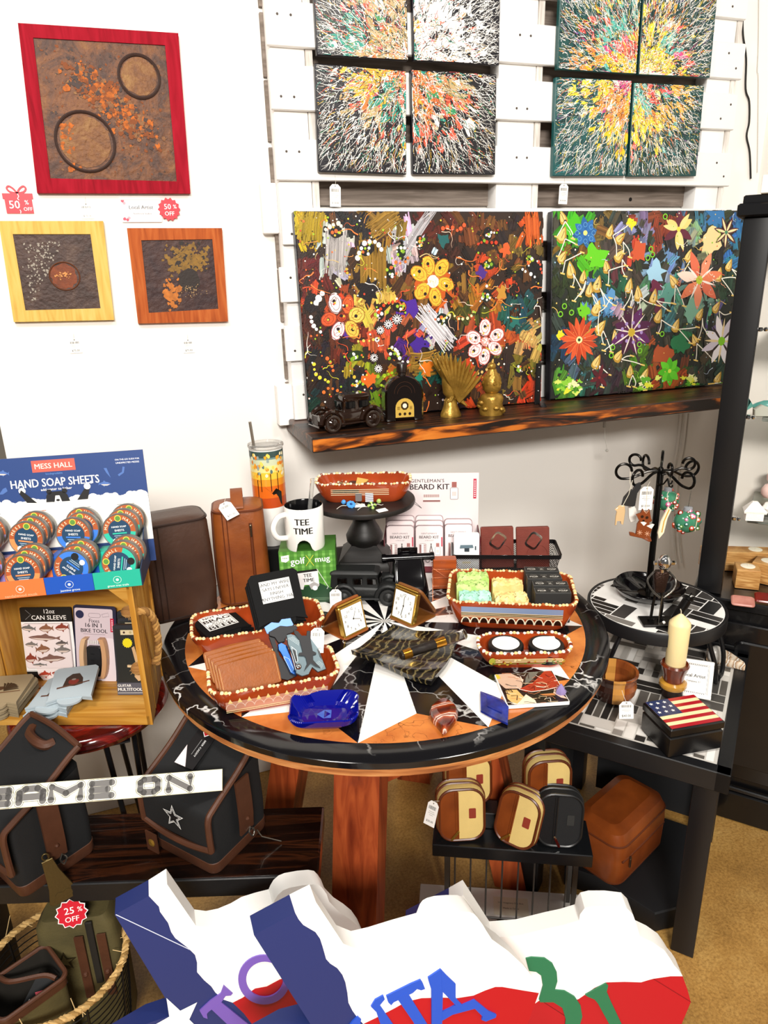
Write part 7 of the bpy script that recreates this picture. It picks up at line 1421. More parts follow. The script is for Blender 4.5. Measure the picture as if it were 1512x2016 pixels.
# wooden bowl
c0=onQ(1229,1395); wb=thing('wood_bowl','round laminated wooden bowl with pale stripes at the left of the mosaic table','bowl',TR(c0.x+.005,c0.y+.052,QZ+.0005) @ RZ(-25)); WB=wood('warm_walnut',[(.3,'#5e2c14'),(.55,'#8f4c22'),(.75,'#a8642f')],scale=(12,12,4),rough=.25,coat=.4); WL=plain('maple_inlay','#c48a42',.25,coat=.4); WD2=plain('dark_walnut','#2a130c',.25,coat=.4)
prof=[(.034,0),(.044,.006),(.052,.022),(.055,.040),(.052,.054),(.0535,.066),(.057,.074),(.056,.078),(.050,.076),(.047,.060),(.048,.040),(.042,.016),(.006,.009)]
n=48; m=MB(); rings=[[(r*math.cos(2*PI*i/n),r*math.sin(2*PI*i/n),z) for i in range(n)] for r,z in prof]
for j in range(len(prof)-1):
    for i in range(n):
        k=1 if i in (10,11,12,13,34,35,36,37) else (2 if 14 <=i < 34 else 0)
        m.add([rings[j][i],rings[j][(i+1) % n],rings[j+1][(i+1) % n],rings[j+1][i]],[(0,1,2,3)],k)
m.add(rings[0],[tuple(range(n))[::-1]],2); m.add(rings[-1],[tuple(range(n))],2); o=m.build('bowl_wall',[WB,WL,WD2],wb,sharp=180)
P=onQ(1234,1408); price_tag(frame(Zp(1233,1398,QZ+.045),(.94,-.33,0),(0,.25,1)),'white price tag leaning on the laminated wooden bowl',.034,.042,'$40.00',[(-.004,.03,-.004),(-.008,.045,-.008)])
# candle in a turned holder
c0=onQ(1326,1372); ch=thing('candle_holder','turned wooden candle holder with a yellow lower ring, on the mosaic table','candle holder',TR(c0.x+.004,c0.y+.012,QZ+.0005) @ SCL(1.0,1.0,.86)); m=MB(); m.lathe([(.026,0),(.026,.022),(.022,.026)],28); m.build('foot',plain('dark_turned_wood','#20110c',.35),ch); m=MB(); m.lathe([(.022,.024),(.030,.026),(.034,.034),(.033,.043),(.027,.048)],32); m.build('yellow_ring',plain('yellow_wood','#b5832e',.2,coat=.5,var=.2,vscale=30),ch); m=MB(); m.lathe([(.024,.047),(.025,.060),(.026,.070),(.033,.094),(.0345,.100),(.031,.106),(.022,.104),(.006,.100)],32); m.build('cup',wood('red_turned_wood',[(.3,'#4a1c0c'),(.6,'#7a3216'),(.8,'#8c4020')],scale=(10,10,4),rough=.2,coat=.5),ch)
cb=QZ+.0873; ct_=Yp(1345,1208,c0.y+.012).z; hc=ct_-cb; cd_=thing('candle','thick cream candle in the turned wooden holder','candle',TR(c0.x+.004,c0.y+.012,cb)); WAX=plain('cream_wax','#f0dca4',.45); WAX.node_tree.nodes['Principled BSDF'].inputs['Subsurface Weight'].default_value=.25; WAX.node_tree.nodes['Principled BSDF'].inputs['Subsurface Radius'].default_value=(.02,.012,.006)
m=MB(); m.lathe([(.0235,0),(.0242,.002),(.0258,hc*.80),(.0250,hc*.835),(.017,hc*.905),(.006,hc*.985),(.003,hc)],32); m.build('wax',WAX,cd_); m=MB(); m.tube([(0,0,hc-.004),(-.001,0,hc+.008),(-.004,0,hc+.014)],.0012,6); m.build('wick',plain('cotton_wick','#d8d0bc',.8),cd_)
# flag box
c0=onQ(1318,1488); t0=Vector((c0.x,c0.y,QZ)); bh=.074; A_=Zp(1325,1437,QZ+bh); B_=Zp(1428,1419,QZ+bh); Cc=Zp(1366,1366,QZ+bh); D_=Zp(1263,1383,QZ+bh)
M,w,h=quadM([D_,Cc,B_,A_]); M=TR(M.translation.x,M.translation.y,QZ+.0005) @ RZ(math.degrees(math.atan2(M[1][0],M[0][0])))
fb=thing('flag_box','black wooden box with a stars and stripes lid on the mosaic table','box',M); m=MB(); m.box((0,0,bh*.34),(w,h,bh*.68),bev=.003); m.build('box_body',plain('black_lacquer','#0e0d0e',.3,bump=.05),fb); m=MB(); m.box((0,0,bh*.85),(w*1.015,h*1.015,bh*.28),bev=.003); m.build('lid',plain('black_lacquer','#0e0d0e',.3),fb)
m=MB(TR(0,0,bh*.99+.0006)); a,b=w*.95,h*.95
for k in range(9):m.rect(-a/2,b/2-b*(k+1)/9,a/2,b/2-b*k/9,0,col='#a81020' if k % 2==0 else '#ecd9a8')
m.rect(-a/2,b/2-b*5/9,-a*.04,b/2,.0003,col='#1c2c58')
for i in range(3):
    for j in range(3):m.poly([(x*.0052,y*.0052) for x,y in star(1,.45)],.0005,T=TR(-a*.43+a*.135*j+a*.04*(i % 2),b*.40-b*.16*i),col='#f2efe8')
m.build('flag_lid',print_mat('lacquered_paint',.2),fb)
# little framed card
p0=onQ(1343,1366); p1=onQ(1395,1375); d=(p1-p0); d.z=0; M=frame((p0+p1)/2+Vector((0,0,.001)),d,Vector((.12,.30,1))); fw,fh=.088,.095
lf=thing('framed_card','small white framed Local Artist card behind the candle','photo frame',TR(-.012,0,0) @ M); F=TR(0,fh/2,0)
m=MB(F)
for c,dd in (((0,fh/2-.005,0),(fw,.010,.010)),((0,-fh/2+.005,0),(fw,.010,.010)),((-fw/2+.005,0,0),(.010,fh-.02,.010)),((fw/2-.005,0,0),(.010,fh-.02,.010))):m.box(c,dd,bev=.0015)
m.build('frame',plain('white_frame','#efeeea',.4),lf); m=MB(F @ TR(0,0,.001)); m.rect(-fw/2+.008,-fh/2+.008,fw/2-.008,fh/2-.008,0,col='#f6f4f0')
for q in (.36,.40):
    P=[(-fw*q,-fh*q),(fw*q,-fh*q),(fw*q,fh*q),(-fw*q,fh*q),(-fw*q,-fh*q)]; m.line(P,.0008,.0003,col='#3a3a3a')
for k in range(14):m.rect(-fw*.35+k*fw*.05,fh*.365,-fw*.335+k*fw*.05,fh*.395,.0004,col='#4a4a4a'); m.rect(-fw*.35+k*fw*.05,-fh*.395,-fw*.335+k*fw*.05,-fh*.365,.0004,col='#4a4a4a')
m.text('Local Artist',.0,fh*.08,w=fw*.62,z=.0004,col='#1a1a1a',bold=.03); m.text('Company 21',.0,-fh*.08,w=fw*.36,z=.0004,col='#3a3a3a',bold=.02); m.build('card',PM,lf)
# petrified wood wedge and glass dome stone
c0=onQ(1448,1312); ra=random.Random(5); m=MB(); m.prism([(-.045,-.005),(-.05,.03),(-.02,.05),(.01,.035),(.05,-.004),(.052,-.012),(0,-.010)],0,.022,bev=.003); tag(m.build('stone_wedge',banded('striped_petrified_wood',[(0,'#e8d9c4'),(.6,'#c9a784'),(.85,'#8c6a50'),(1,'#efe6d8')],16,'X',5,.5),None,TR(c0.x-.02,c0.y+.02,QZ+.0005) @ RZ(-52)),'pale striped stone wedge at the back right corner of the mosaic table','stone')
c0=onQ(1406,1305); m=MB(); m.ball((0,0,.026),(.022,.018,.026),14); tag(m.build('grey_pebble',plain('grey_white_stone','#b8b4ae',.3,bump=.4,bscale=60,col2='#e2ded8',vscale=30),None,TR(c0.x,c0.y,QZ)),'upright grey white stone behind the small white photo frame','stone')
# ---------------------------------------------------------------- black curio cabinet
cdv=Vector((.652,-.758,0)); cbk=Vector((.758,.652,0)); CBM=frame((1.509,1.327,0),cdv,cbk)
BKC=plain('glossy_black_cabinet','#0b0b0d',.28,coat=.3); kb=thing('curio_cabinet','tall black curio cabinet with glass shelves at the right edge','cabinet',CBM)
S0,S1,DP,zb1=-.135,.62,.36,.72
m=MB(); m.box(((S0+S1)/2,DP/2,.35),(S1-S0,DP,.70),bev=.003); m.box(((S0+S1)/2,DP/2-.006,.703),(S1-S0+.02,DP+.02,.03),bev=.004); m.box(((S0+S1)/2,DP/2-.005,.05),(S1-S0+.015,DP+.02,.10),bev=.004); m.build('base_cabinet',BKC,kb)
m=MB(); m.box((S0+.032+.0,.016,(zb1+1.70)/2),(.064,.034,1.70-zb1),bev=.004); m.build('front_stile',plain('satin_black_wood','#0d0d0f',.38),kb); MB().box((S1-.032,.016,(zb1+1.70)/2),(.064,.034,1.70-zb1),bev=.004).build('front_stile',BKC,kb)
MB().box(((S0+S1)/2,DP-.005,(zb1+1.70)/2),(S1-S0,.01,1.70-zb1)).build('back_panel',plain('pale_back_panel','#d2cdc4',.5),kb)
m=MB(); m.box(((S0+S1)/2,DP/2,1.715),(S1-S0+.03,DP+.03,.03),bev=.004); m.box(((S0+S1)/2,DP/2,1.738),(S1-S0+.01,DP+.01,.02),bev=.003); m.build('crown',BKC,kb)
GLS=plain('shelf_glass','#dfe8e4',.03,trans=1,ior=1.3)
for z in (.928,1.208,1.43):MB().box(((S0+S1)/2+.03,DP/2+.02,z),(S1-S0-.14,DP-.06,.007),bev=.002).build('glass_shelf',GLS,kb)
for z in (.936,1.216,1.438):m=MB(); m.box((S0+.068,.040,z),(.012,.014,.010),bev=.002); m.ball((S0+.080,.040,z),.006,8); m.build('shelf_clip',plain('chrome','#d0d0d0',.12,1),kb)
for x0 in (S0+.07,S0+.41):
    dr=MB(); dr.box((x0+.15,-.004,.40),(.29,.012,.50),bev=.003); dr.prism([(x0+.15+x,.40+y) for x,y in rrect(.21,.40,.02,4)],0,.010,T=FRONT @ TR(0,0,.010),bev=.004); d_=dr.build('cabinet_door',BKC,kb)
    m=MB(FRONT @ TR(x0+.062 if x0 < 0 else x0+.06,.405,.020)); NK=plain('polished_nickel','#b8b4ae',.18,1)
    m.prism([(0,.040),(.008,.038),(.010,.026),(.018,.024),(.020,.010),(.012,.006),(.014,-.006),(.006,-.012),(-.006,-.012),(-.014,-.006),(-.012,.006),(-.020,.010),(-.018,.024),(-.010,.026),(-.008,.038)],0,.003,bev=.001); m.build('handle_plate',NK,d_)
    m=MB(TR(x0+.062 if x0 < 0 else x0+.06,-.030,.405)); m.lathe([(.004,.016),(.007,.010),(.004,.002),(.0055,-.010),(.0075,-.026),(.0045,-.034),(.009,-.040),(.010,-.046),(.006,-.054),(.002,-.056)],16); m.tube([(0,.012,.014),(0,0,.014)],.004,8); m.build('drop_pull',NK,d_)
MB().box((S0+.19,-.008,.615),(.30,.010,.07),bev=.003).build('drawer_front',BKC,kb)
for z in (.575,.115):MB().box((S0+.19,-.013,z),(.32,.012,.014),bev=.003).build('moulding',BKC,kb)
def onC(s,b,z):return CBM @ TR(s,b,z)
OLV=wood('olive_wood',[(.2,'#5a3414'),(.4,'#a8743a'),(.55,'#c9985a'),(.75,'#dcb478')],scale=(6,6,60),rough=.4,dist=2.5)
def tealight(label,M,d,w,h,cand):
    t=thing('tealight_holder',label,'candle holder',M); m=MB(); m.box((0,0,h/2),(d,w,h),bev=.002); m.build('wood_block',OLV,t)
    for x in cand:MB(TR(x,0,h+.0005)).lathe([(.019,0),(.0195,.001),(.018,.0015),(.003,.0008)],24).build('tealight',plain('white_wax','#f2ead6',.4),t);
    for x in cand:MB().tube([(x,0,h+.0005),(x,0,h+.008)],.0008,5).build('wick',plain('cotton_wick','#d8d0bc',.8),t)
zc=.7185
def at(u,v,z):return Zp(u,v,z)
p=at(1468,1163,zc); tealight('square olive wood tealight holder at the front of the cabinet',TR(p.x+.028,p.y+.03,zc) @ RZ(-38),.062,.062,.058,(0,))
p=at(1505,1155,zc); tealight('olive wood tealight holder right of the front one',TR(p.x+.035,p.y+.03,zc) @ RZ(-60),.07,.065,.062,(0,))
p=at(1432,1140,zc); tealight('long olive wood holder with a row of tealights at the back',TR(p.x+.125,p.y+.03,zc) @ RZ(-28),.30,.052,.062,(-.10,0,.10))
def slabst(label,uv,z,w,d,h,rot,mat):p=at(*uv,z); m=MB(); m.prism(rrect(w,d,.008,4),0,h,bev=.003); return tag(m.build('stone_slab',mat,None,TR(p.x,p.y,z+.0005) @ RZ(rot) @ RX(18)),label,'stone')
slabst('flat pink stone slab leaning at the front of the cabinet base',(1462,1186),zc+.008,.058,.040,.008,-40,plain('rose_stone','#c08476',.4,col2='#a8685c',vscale=40)); slabst('dark red stone slab at the right edge on the cabinet base',(1508,1180),zc+.008,.058,.040,.008,-40,plain('red_jasper','#7a1c12',.2,col2='#58120c',vscale=40))
zs=.932; GEO=plain('white_quartz','#efeae4',.5,bump=.8,bscale=80)
p=at(1482,1022,zs); m=MB(); m.loft([[(x*k,y*k,z) for x,y in ((-.022,-.018),(.022,-.018),(.024,.016),(-.020,.018))] for z,k in ((0,1),(.022,1.0))]); m.loft([[(x*k,y*k+.002,z) for x,y in ((-.027,-.020),(.028,-.020),(.026,.018),(-.024,.020))] for z,k in ((.020,1),(.026,1.05),(.050,.25))]); tag(m.build('quartz_cluster',GEO,None,TR(p.x,p.y,zs+.0005) @ RZ(-35)),'rough white quartz house shaped stone on the lower glass shelf','stone')
p=at(1510,1012,zs); m=MB(); m.ball((0,0,.018),(.026,.02,.018),9); tag(m.build('quartz_lump',GEO,None,TR(p.x+.01,p.y,zs)),'white quartz lump at the right edge of the lower glass shelf','stone')
PKS=plain('rose_quartz','#e8bcb4',.35,bump=.3,bscale=40,col2='#f2d8d0',vscale=20)
p=at(1512,982,zs); m=MB(); m.ball((0,0,.024),(.024,.022,.024),10); tag(m.build('rose_quartz',PKS,None,TR(p.x,p.y,zs)),'pale pink stone on the lower glass shelf, lower one of two','stone'); m=MB(); m.ball((.008,0,.066),(.020,.018,.020),10); tag(m.build('rose_quartz',PKS,None,TR(p.x,p.y,zs)),'pale pink stone stacked on top of the other pink one','stone')
zs=1.2125; p=at(1500,815,zs); m=MB(); m.loft([[(-.02+x*.02,.010*math.cos(q)*s,.018+.016*math.sin(q)*s) for q in [2*PI*i/12 for i in range(12)]] for x,s in ((-.2,.3),(.2,.6),(1,1),(2,1.1),(3,.8))]); m.prism([(-.022,.018),(-.04,.044),(-.03,.03),(-.04,.004)],-.003,.003,T=FRONT); tag(m.build('fish_figurine',plain('teal_ceramic','#5f9a8e',.2,coat=.3,col2='#3f7a74',vscale=30),None,TR(p.x+.01,p.y+.01,zs) @ RZ(-40)),'teal glazed fish figurine with its tail up on the middle glass shelf','figurine')
m=MB(); m.prism([(-.02,0),(.02,0),(.024,.02),(-.004,.03),(-.022,.018)],-.010,.010,T=FRONT,bev=.002); tag(m.build('grey_stone',plain('grey_green_stone','#a8a89c',.5),None,TR(p.x-.022,p.y-.02,zs) @ RZ(-30)),'grey stone piece standing in front of the teal fish','stone')
zs=1.4345; p=at(1508,590,zs); m=MB(); m.lathe([(.02,0),(.022,.02),(.014,.05),(.018,.07)],14); m.tube([(0,0,.06),(-.008,0,.10),(-.016,0,.13)],.003,6); tag(m.build('dark_vase',HK,None,TR(p.x+.012,p.y,zs)),'small dark vase on the top glass shelf at the right edge','vase')
# on top of the cabinet
p=onC(-.03,.10,1.7485); m=MB(); m.box((0,0,.02),(.30,.14,.04),bev=.002); tag(m.build('cream_board',plain('cream_box','#e9e4d6',.6),None,onC(.045,.06,1.7485)),'cream coloured flat box on top of the cabinet','box')
m=MB();
for k in range(4):m.tube([(-.03+.02*k,-.05,.010),(-.03+.02*k,.05,.010)],.009,8)
m.box((0,0,.004),(.09,.10,.006)); tag(m.build('wood_ornament',wood('red_brown_wood',[(.3,'#5a2c1a'),(.6,'#8a4c30'),(.8,'#a86a48')],scale=(20,4,20)),None,onC(.045,.06,1.7895)),'small red brown wooden ornament on the cream box above the cabinet','ornament')
# ================================================================ bench, cooler bags, sign, wire basket
BZ=.45; f0,f1=Zp(141,1740,BZ),Zp(638,1722,BZ); f1.z=f0.z; bd_=(f1-f0).normalized(); bn=Vector((-bd_.y,bd_.x,0))
bo=f1-bd_*.012; BM2=frame((bo.x,bo.y,0),bd_,bn)
DKW=wood('dark_carved_grain',[(.30,'#070403'),(.50,'#140906'),(.60,'#3a1c0d'),(.65,'#120805'),(.82,'#46240f')],scale=(2.0,24,24),rough=.22,dist=2.6,bump=.5,coat=.3)
be=thing('bench','low dark stained wooden bench carrying the black cooler bags','bench',BM2)
MB().box((-.42,.098,BZ-.022),(.84,.196,.044),bev=.004).build('seat_plank',DKW,be)
MB().box((-.42,.0,BZ-.022),(.842,.006,.046),bev=.002).build('front_edge',plain('scuffed_black_edge','#17181a',.4,bump=.3,bscale=40),be)
for x in (-.06,-.78):MB().box((x,.10,(BZ-.044)/2),(.05,.15,BZ-.044),bev=.003).build('leg',BP,be)
CAN=plain('black_canvas','#111214',.8,bump=.2,bscale=400); LEA=plain('brown_leather_trim','#4c2c1c',.5,bump=.2,bscale=120,var=.15,vscale=20)
def cooler(label,C,a,b,h,ang,star_=True,tagc=False,strapx=.07,opener=False):
    M=TR(C.x,C.y,BZ+.001) @ RZ(ang); t=thing('cooler_bag',label,'bag',M,'black cooler bags on the bench')
    m=MB(); n=5
    def rr_(k,z,o=0):return [(a/2+x*k,b/2+y*k,z) for x,y in rrect(a,b,.018,n)]
    m.loft([rr_(.97,0),rr_(1.0,.012),rr_(1.02,h*.5),rr_(1.0,h)],cap1=False); m.loft([[(a/2+x,b/2+y,h+.052*max(0,(a/2+x)/a)) for x,y in rrect(a,b,.018,n)]]); m.loft([[(a/2+x,b/2+y,h-.002) for x,y in rrect(a,b,.018,n)],[(a/2+x,b/2+y,h+.052*max(0,(a/2+x)/a)) for x,y in rrect(a,b,.018,n)]],cap0=False,cap1=False); m.build('body',CAN,t)
    m=MB(); m.loft([rr_(.985,-.0005),rr_(1.012,.006),rr_(1.016,.026),rr_(1.005,.027)],cap0=True,cap1=False); m.build('base_trim',LEA,t)
    prof_=smooth_path([(-.010,0,.078),(-.011,0,h*.8),(-.008,0,h+.004),(.010,0,h+.018),(a*.5,0,h+.052),(a*.85,0,h+.088),(a*1.0,0,h+.10)],4)
    def ring_(y,k=1):return [Vector((p.x,y,p.z)) for p in prof_]
    m=MB(); P=[]
    for y in (-.008,b*.25,b*.5,b*.75,b+.008):P.append([(p.x,y,p.z) for p in prof_]+[(p.x+.004*(.6),y,p.z-.004) for p in prof_[::-1]])
    m.loft(P); m.build('flap',CAN,t)
    m=MB(); e=[(p.x-.001,-.010,p.z) for p in prof_]; g=[(p.x-.001,b+.010,p.z) for p in prof_]
    m.tube(e,.0065,8); m.tube(g,.0065,8); m.tube(smooth_path([(prof_[0].x,-.010,prof_[0].z),(-.013,b*.3,.070),(-.013,b*.7,.070),(prof_[0].x,b+.010,prof_[0].z)],4),.0065,8); m.tube([(p.x,p.y,p.z) for p in smooth_path([(a,-.01,h+.1),(a,b/2,h+.11),(a,b+.01,h+.1)],4)],.0065,8); m.build('flap_trim',LEA,t)
    m=MB(); x=strapx; m.loft([[(x-.019,-.010-.002*o,z),(x+.019,-.010-.002*o,z),(x+.019,-.014-.003*o,z),(x-.019,-.014-.003*o,z)] for z,o in ((.055,1),(.09,2),(h*.85,2),(h+.035,1))]); m.ball((x,-.020,.088),.005,8); m.build('side_strap',LEA,t)
    m=MB(); m.loft([[(-.016-.002*o,b*.90-.016,z),(-.016-.002*o,b*.90+.016,z),(-.019-.002*o,b*.90+.016,z),(-.019-.002*o,b*.90-.016,z)] for z,o in ((.012,2),(.06,2))]); sn=m.build('snap_strap',LEA,t); MB().lathe([(.009,0),(.009,.003),(.005,.005)],14,T=TR(-.021,b*.90,.035) @ RY(-90)).build('snap',BRASS,sn)
    m=MB(); m.tube(smooth_path([(a*.9,b*.35,h+.09),(a*.8,b*.38,h+.090),(a*.75,b*.5,h+.095),(a*.8,b*.75,h+.090),(a*.9,b*.85,h+.09)],4),.010,8); m.build('handle',LEA,t)
    if star_:
        m=MB(frame((-.0125,b*.5,h*.82),(0,-1,0),(0,0,1))); P=star(.030,.0125); m.poly(P,.0006,col='#f2f2f0'); m.poly([(x*.84,y*.84) for x,y in P],.0009,col='#14161a'); m.poly([(x*.72,y*.72) for x,y in P],.0012,col='#f2f2f0'); m.poly([(x*.62,y*.62) for x,y in P],.0015,col='#14161c'); m.build('star_emblem',PM,t)
    m=MB(); m.tube(smooth_path([(x+.008,-.018,.06),(x+.012,-.024,.05),(x+.004,-.026,.042),(x+.0,-.02,.052)],4),.0018,6,closed=True); m.build('ring',STL,t)
    return t,M
cR,lR,rR=Zp(425,1727,BZ),Zp(330,1650,BZ),Zp(531,1631,BZ); aR=math.degrees(math.atan2(rR.y-cR.y,rR.x-cR.x)); print('bag',(rR-cR).length,(lR-cR).length,aR)
tb_,MBg=cooler('black cooler bag with white star and brown trim, right one on the bench',cR,.165,.170,.150,40,strapx=.085)
m=MB(frame((.095,.105,.218),(0,-1,0),(1,0,.44)) @ SCL(.86)); m.prism([(-.030,-.062),(.030,-.062),(.030,.062),(-.030,.062)],0,.0012,col='#101114'); m.poly([(-.030,-.062),(.006,-.062),(-.030,-.012)],.0015,col='#e6d8da'); m.poly([(-.012,.052),(.012,.052),(.012,.030),(0,.020),(-.012,.030)],.0015,col='#f0f0f0'); m.poly([(-.010,.050),(.010,.050),(.010,.042),(-.010,.042)],.0018,col='#1c3c8c'); m.poly([(-.010,.040),(.010,.040),(.009,.030),(0,.023),(-.009,.030)],.0018,col='#c01c2c'); m.text('NFL',0,.034,h=.007,z=.002,col='#ffffff',bold=.03); m.text('BEER CADDY',.010,-.010,w=.046,z=.0016,col='#e8e8e8',bold=.02,rot=-90); m.rect(-.002,-.03,-.0005,.012,.0016,col='#8a8a8a'); m.build('hang_tag',PM,tb_)
OPN=plain('antique_bronze','#5a4c2c',.4,.7,bump=.2)
def opener_mesh():
    m=MB(FRONT); O=[(-.010,0),(.010,0),(.013,-.030),(.026,-.088),(.030,-.104),(.022,-.110),(-.022,-.112),(-.027,-.104),(-.018,-.070)]; H=[(-.017,-.104),(.020,-.100),(.018,-.088),(.010,-.084),(.004,-.088),(-.006,-.084),(-.013,-.090)]
    m.prism(O,0,.004,bev=.0008); m.prism(H,.0041,.0046,col='#0b0a08'); m.tube([(.006*math.cos(q),.008+.008*math.sin(q),.002) for q in [2*PI*i/12 for i in range(12)]],.0016,6,closed=True); return m
p=Zp(527,1705,BZ); m=MB(MBg @ TR(.100,-.028,.050)); m.tube([(0,0,0),(.006,-.006,-.02),(.036,-.032,-.046)],.0015,6); tag(m.build('steel_clip',STL,None),'thin steel clip dangling from the right cooler bag strap','clip')
cL=Zp(45,1773,BZ); tl_,MBl=cooler('black cooler bag with brown trim, left one on the bench',cL,.160,.170,.165,33,strapx=.075)
o=opener_mesh().build('bottle_opener',[OPN],None,Matrix.Translation(Yp(92,1692,cL.y+.005)) @ RZ(10) @ RY(-8)); tag(o,'bronze bottle opener hanging from the left cooler bag','bottle opener')
# GAME ON sign lying across the bags
a0,a1=Yp(-30,1573,1.225),Yp(438,1535,1.195); d=a1-a0; SL=d.length; M=frame((a0+a1)/2,d,(0,.62,.79)); sgh=.040
sg=thing('game_sign','long cream wooden sign with dark GAME ON letters lying across both cooler bags','sign',M)
m=MB(); m.prism([(-SL/2,-sgh/2),(SL/2,-sgh/2),(SL/2,sgh/2),(-SL/2,sgh/2)],-.014,0,bev=.001); m.build('board',plain('cream_painted_board','#e6e2c4',.55,bump=.15,bscale=60,var=.06,vscale=25),sg)
GB_='#3a342f'
def gl(ch,x,w=.036,h=.039):
    m=MB(TR(0,0,.0004))
    S={'G':[[(1,.78),(1,1),(0,1),(0,0),(1,0),(1,.5),(.6,.5)]],'A':[[(0,0),(0,.72),(.25,1),(.75,1),(1,.72),(1,0)],[(0,.38),(1,.38)]],'M':[[(0,0),(0,1),(.5,.45),(1,1),(1,0)]],'E':[[(1,1),(0,1),(0,0),(1,0)],[(0,.5),(.8,.5)]],'O':[[(.2,0),(.8,0),(1,.2),(1,.8),(.8,1),(.2,1),(0,.8),(0,.2),(.2,0)]],'N':[[(0,0),(0,1),(1,0),(1,1)]]}[ch]
    for wd,c,z in ((.0165,'#3c362e',.0),(.0145,'#f0ecd4',.0002),(.0115,GB_,.0004)):
        for s in S:
            P=[(x+(u-.5)*(w-.0165),(v-.5)*(h-.0165)) for u,v in s]; m.line(P,wd,z,col=c)
            for q in P:m.poly(circ(wd/2,10),z,T=TR(*q),col=c)
    m.build('letter',PM,sg)
x0=lambda u:((M.inverted() @ Pl(u,1560,M.translation,M.to_3x3() @ Vector((0,0,1)))).x)
for ch,u,w in (('G',-6,.056),('A',62,.056),('M',130,.066),('E',200,.052),('O',293,.048),('N',353,.056)):gl(ch,x0(u),w)
# wire basket with khaki bags
BC=Vector((-.312,1.262,0)); br=.140; bh_=.265; wbk=thing('wire_basket','round wire basket with a rope wrapped rim, under the bench at the left','basket',TR(BC.x,BC.y,0)); WI=plain('dark_wire','#1b1a19',.4,.6)
m=MB()
for k in range(16):z=.012+(bh_-.02)*k/15; r_=.112+.028*(z/bh_)**.7; m.tube([(r_*math.cos(2*PI*i/40),r_*math.sin(2*PI*i/40),z) for i in range(40)],.0013,5,closed=True)
for k in range(9):m.tube([((.112+.028*t**.7)*math.cos(2*PI*k/9+.3),(.112+.028*t**.7)*math.sin(2*PI*k/9+.3),bh_*t) for t in (.02,.2,.4,.6,.8,1)],.0026,6)
m.lathe([(.112,.004),(.112,.010),(.03,.010)],32); m.build('wire_body',WI,wbk)
m=MB(); n=64; P=[Vector((br*math.cos(2*PI*i/n),br*math.sin(2*PI*i/n),bh_)) for i in range(n+1)]; rope(m,P[::4]+[P[0]],.0075,36,'#c9a468','#a07c44'); ra=random.Random(6)
for k in range(50):a=ra.uniform(0,6.28); p=Vector((br*math.cos(a),br*math.sin(a),bh_)); m.tube([p,p+Vector((ra.gauss(0,.012),ra.gauss(0,.012),ra.gauss(0,.010)))],.0008,4,col='#cdae78')
m.build('rope_rim',ROPE,wbk)
KH=plain('khaki_canvas','#5c522f',.75,bump=.3,bscale=200,col2='#433c20',vscale=12); KD=plain('dark_bag_lining','#1c1812',.8)
kb1=thing('khaki_bag','open khaki canvas bag with brown leather rim in the wire basket','bag',TR(-.362,1.215,.012) @ RZ(28)); m=MB(); w_,d_,h_=.125,.10,.275
sh_=[[(x*k+ox,y*k,z) for x,y in rrect(w_,d_,.015,4)] for z,k,ox in ((0,.95,0),(.1,1.0,0),(h_-.02,1.0,0),(h_,1.02,0))]; m.loft(sh_,cap1=False); m.build('canvas_wall',KH,kb1); m=MB(); m.loft([[(x*.96,y*.95,h_+.001) for x,y in rrect(w_,d_,.015,4)],[(x*.92,y*.9,h_-.10) for x,y in rrect(w_,d_,.015,4)]],cap0=False,cap1=True); m.build('lining',KD,kb1)
m=MB(); P=rrect(w_*1.03,d_*1.03,.015,4); m.loft([[(x*1.005,y*1.005,h_-.022) for x,y in P],[(x*1.01,y*1.01,h_) for x,y in P],[(x*.94,y*.93,h_+.002) for x,y in P]],cap0=False,cap1=False); m.tube([(x,y,h_) for x,y in P],.0045,8,closed=True); m.tube(smooth_path([(-.03,.052,h_),(-.02,.01,h_+.012),(.03,-.02,h_+.006),(.045,-.04,h_)],5),.005,6); m.build('leather_rim',LEA,kb1)
kb2=thing('khaki_bag','khaki canvas bag with star emblem and leather straps in the wire basket','bag',TR(-.262,1.305,.012) @ RZ(-12)); m=MB(); w2,d2,h2=.165,.075,.335; m.loft([[(x*k,y*k,z) for x,y in rrect(w2,d2,.02,4)] for z,k in ((0,.9),(.04,1),(h2*.6,1.02),(h2-.02,.95),(h2,.8))]); m.build('canvas_body',KH,kb2)
m=MB()
for x in (.010,.055):m.loft([[(x-.009,-d2/2-.004,z),(x+.009,-d2/2-.004,z),(x+.009,-d2/2-.008,z),(x-.009,-d2/2-.008,z)] for z in (.13,.22,.30)]); m.ball((x,-d2/2-.010,.20),.006,8)
m.build('leather_strap',LEA,kb2); MB().box((.034,-d2/2-.004,.25),(.014,.006,.17),bev=.002).build('dark_zip',KD,kb2)
m=MB(frame((-.028,-d2/2-.0035,.235),(1,0,0),(0,0,1))); P=star(.026,.011); m.poly(P,0,col='#2c2514'); m.poly([(x*.7,y*.7) for x,y in P],.0006,col='#5a4f30'); m.build('star_emblem',PM,kb2)
p=Yp(141,1798,1.255); burst_sticker(frame((p.x,p.y,p.z),(1,-.1,0),(0,.25,1)),.032,'25','red starburst 25% off sticker in the wire basket on the khaki bag',12,True)
m=MB(FRONT @ RZ(-35)); m.prism(rrect(.062,.085,.004,3),0,.002,col='#17181a'); m.poly([(-.03,-.04),(.03,-.04),(.02,-.012),(-.024,-.008)],.0024,col='#ececec'); m.poly([(-.02,.006),(.004,.022),(.012,.004),(-.010,-.004)],.0024,col='#d85a68'); p=Zp(85,1965,.235); tag(m.build('hang_tag_card',PM,None,TR(p.x,p.y,.235) @ RX(-25)),'glossy dark card tag lying against the inside front of the wire basket','card')
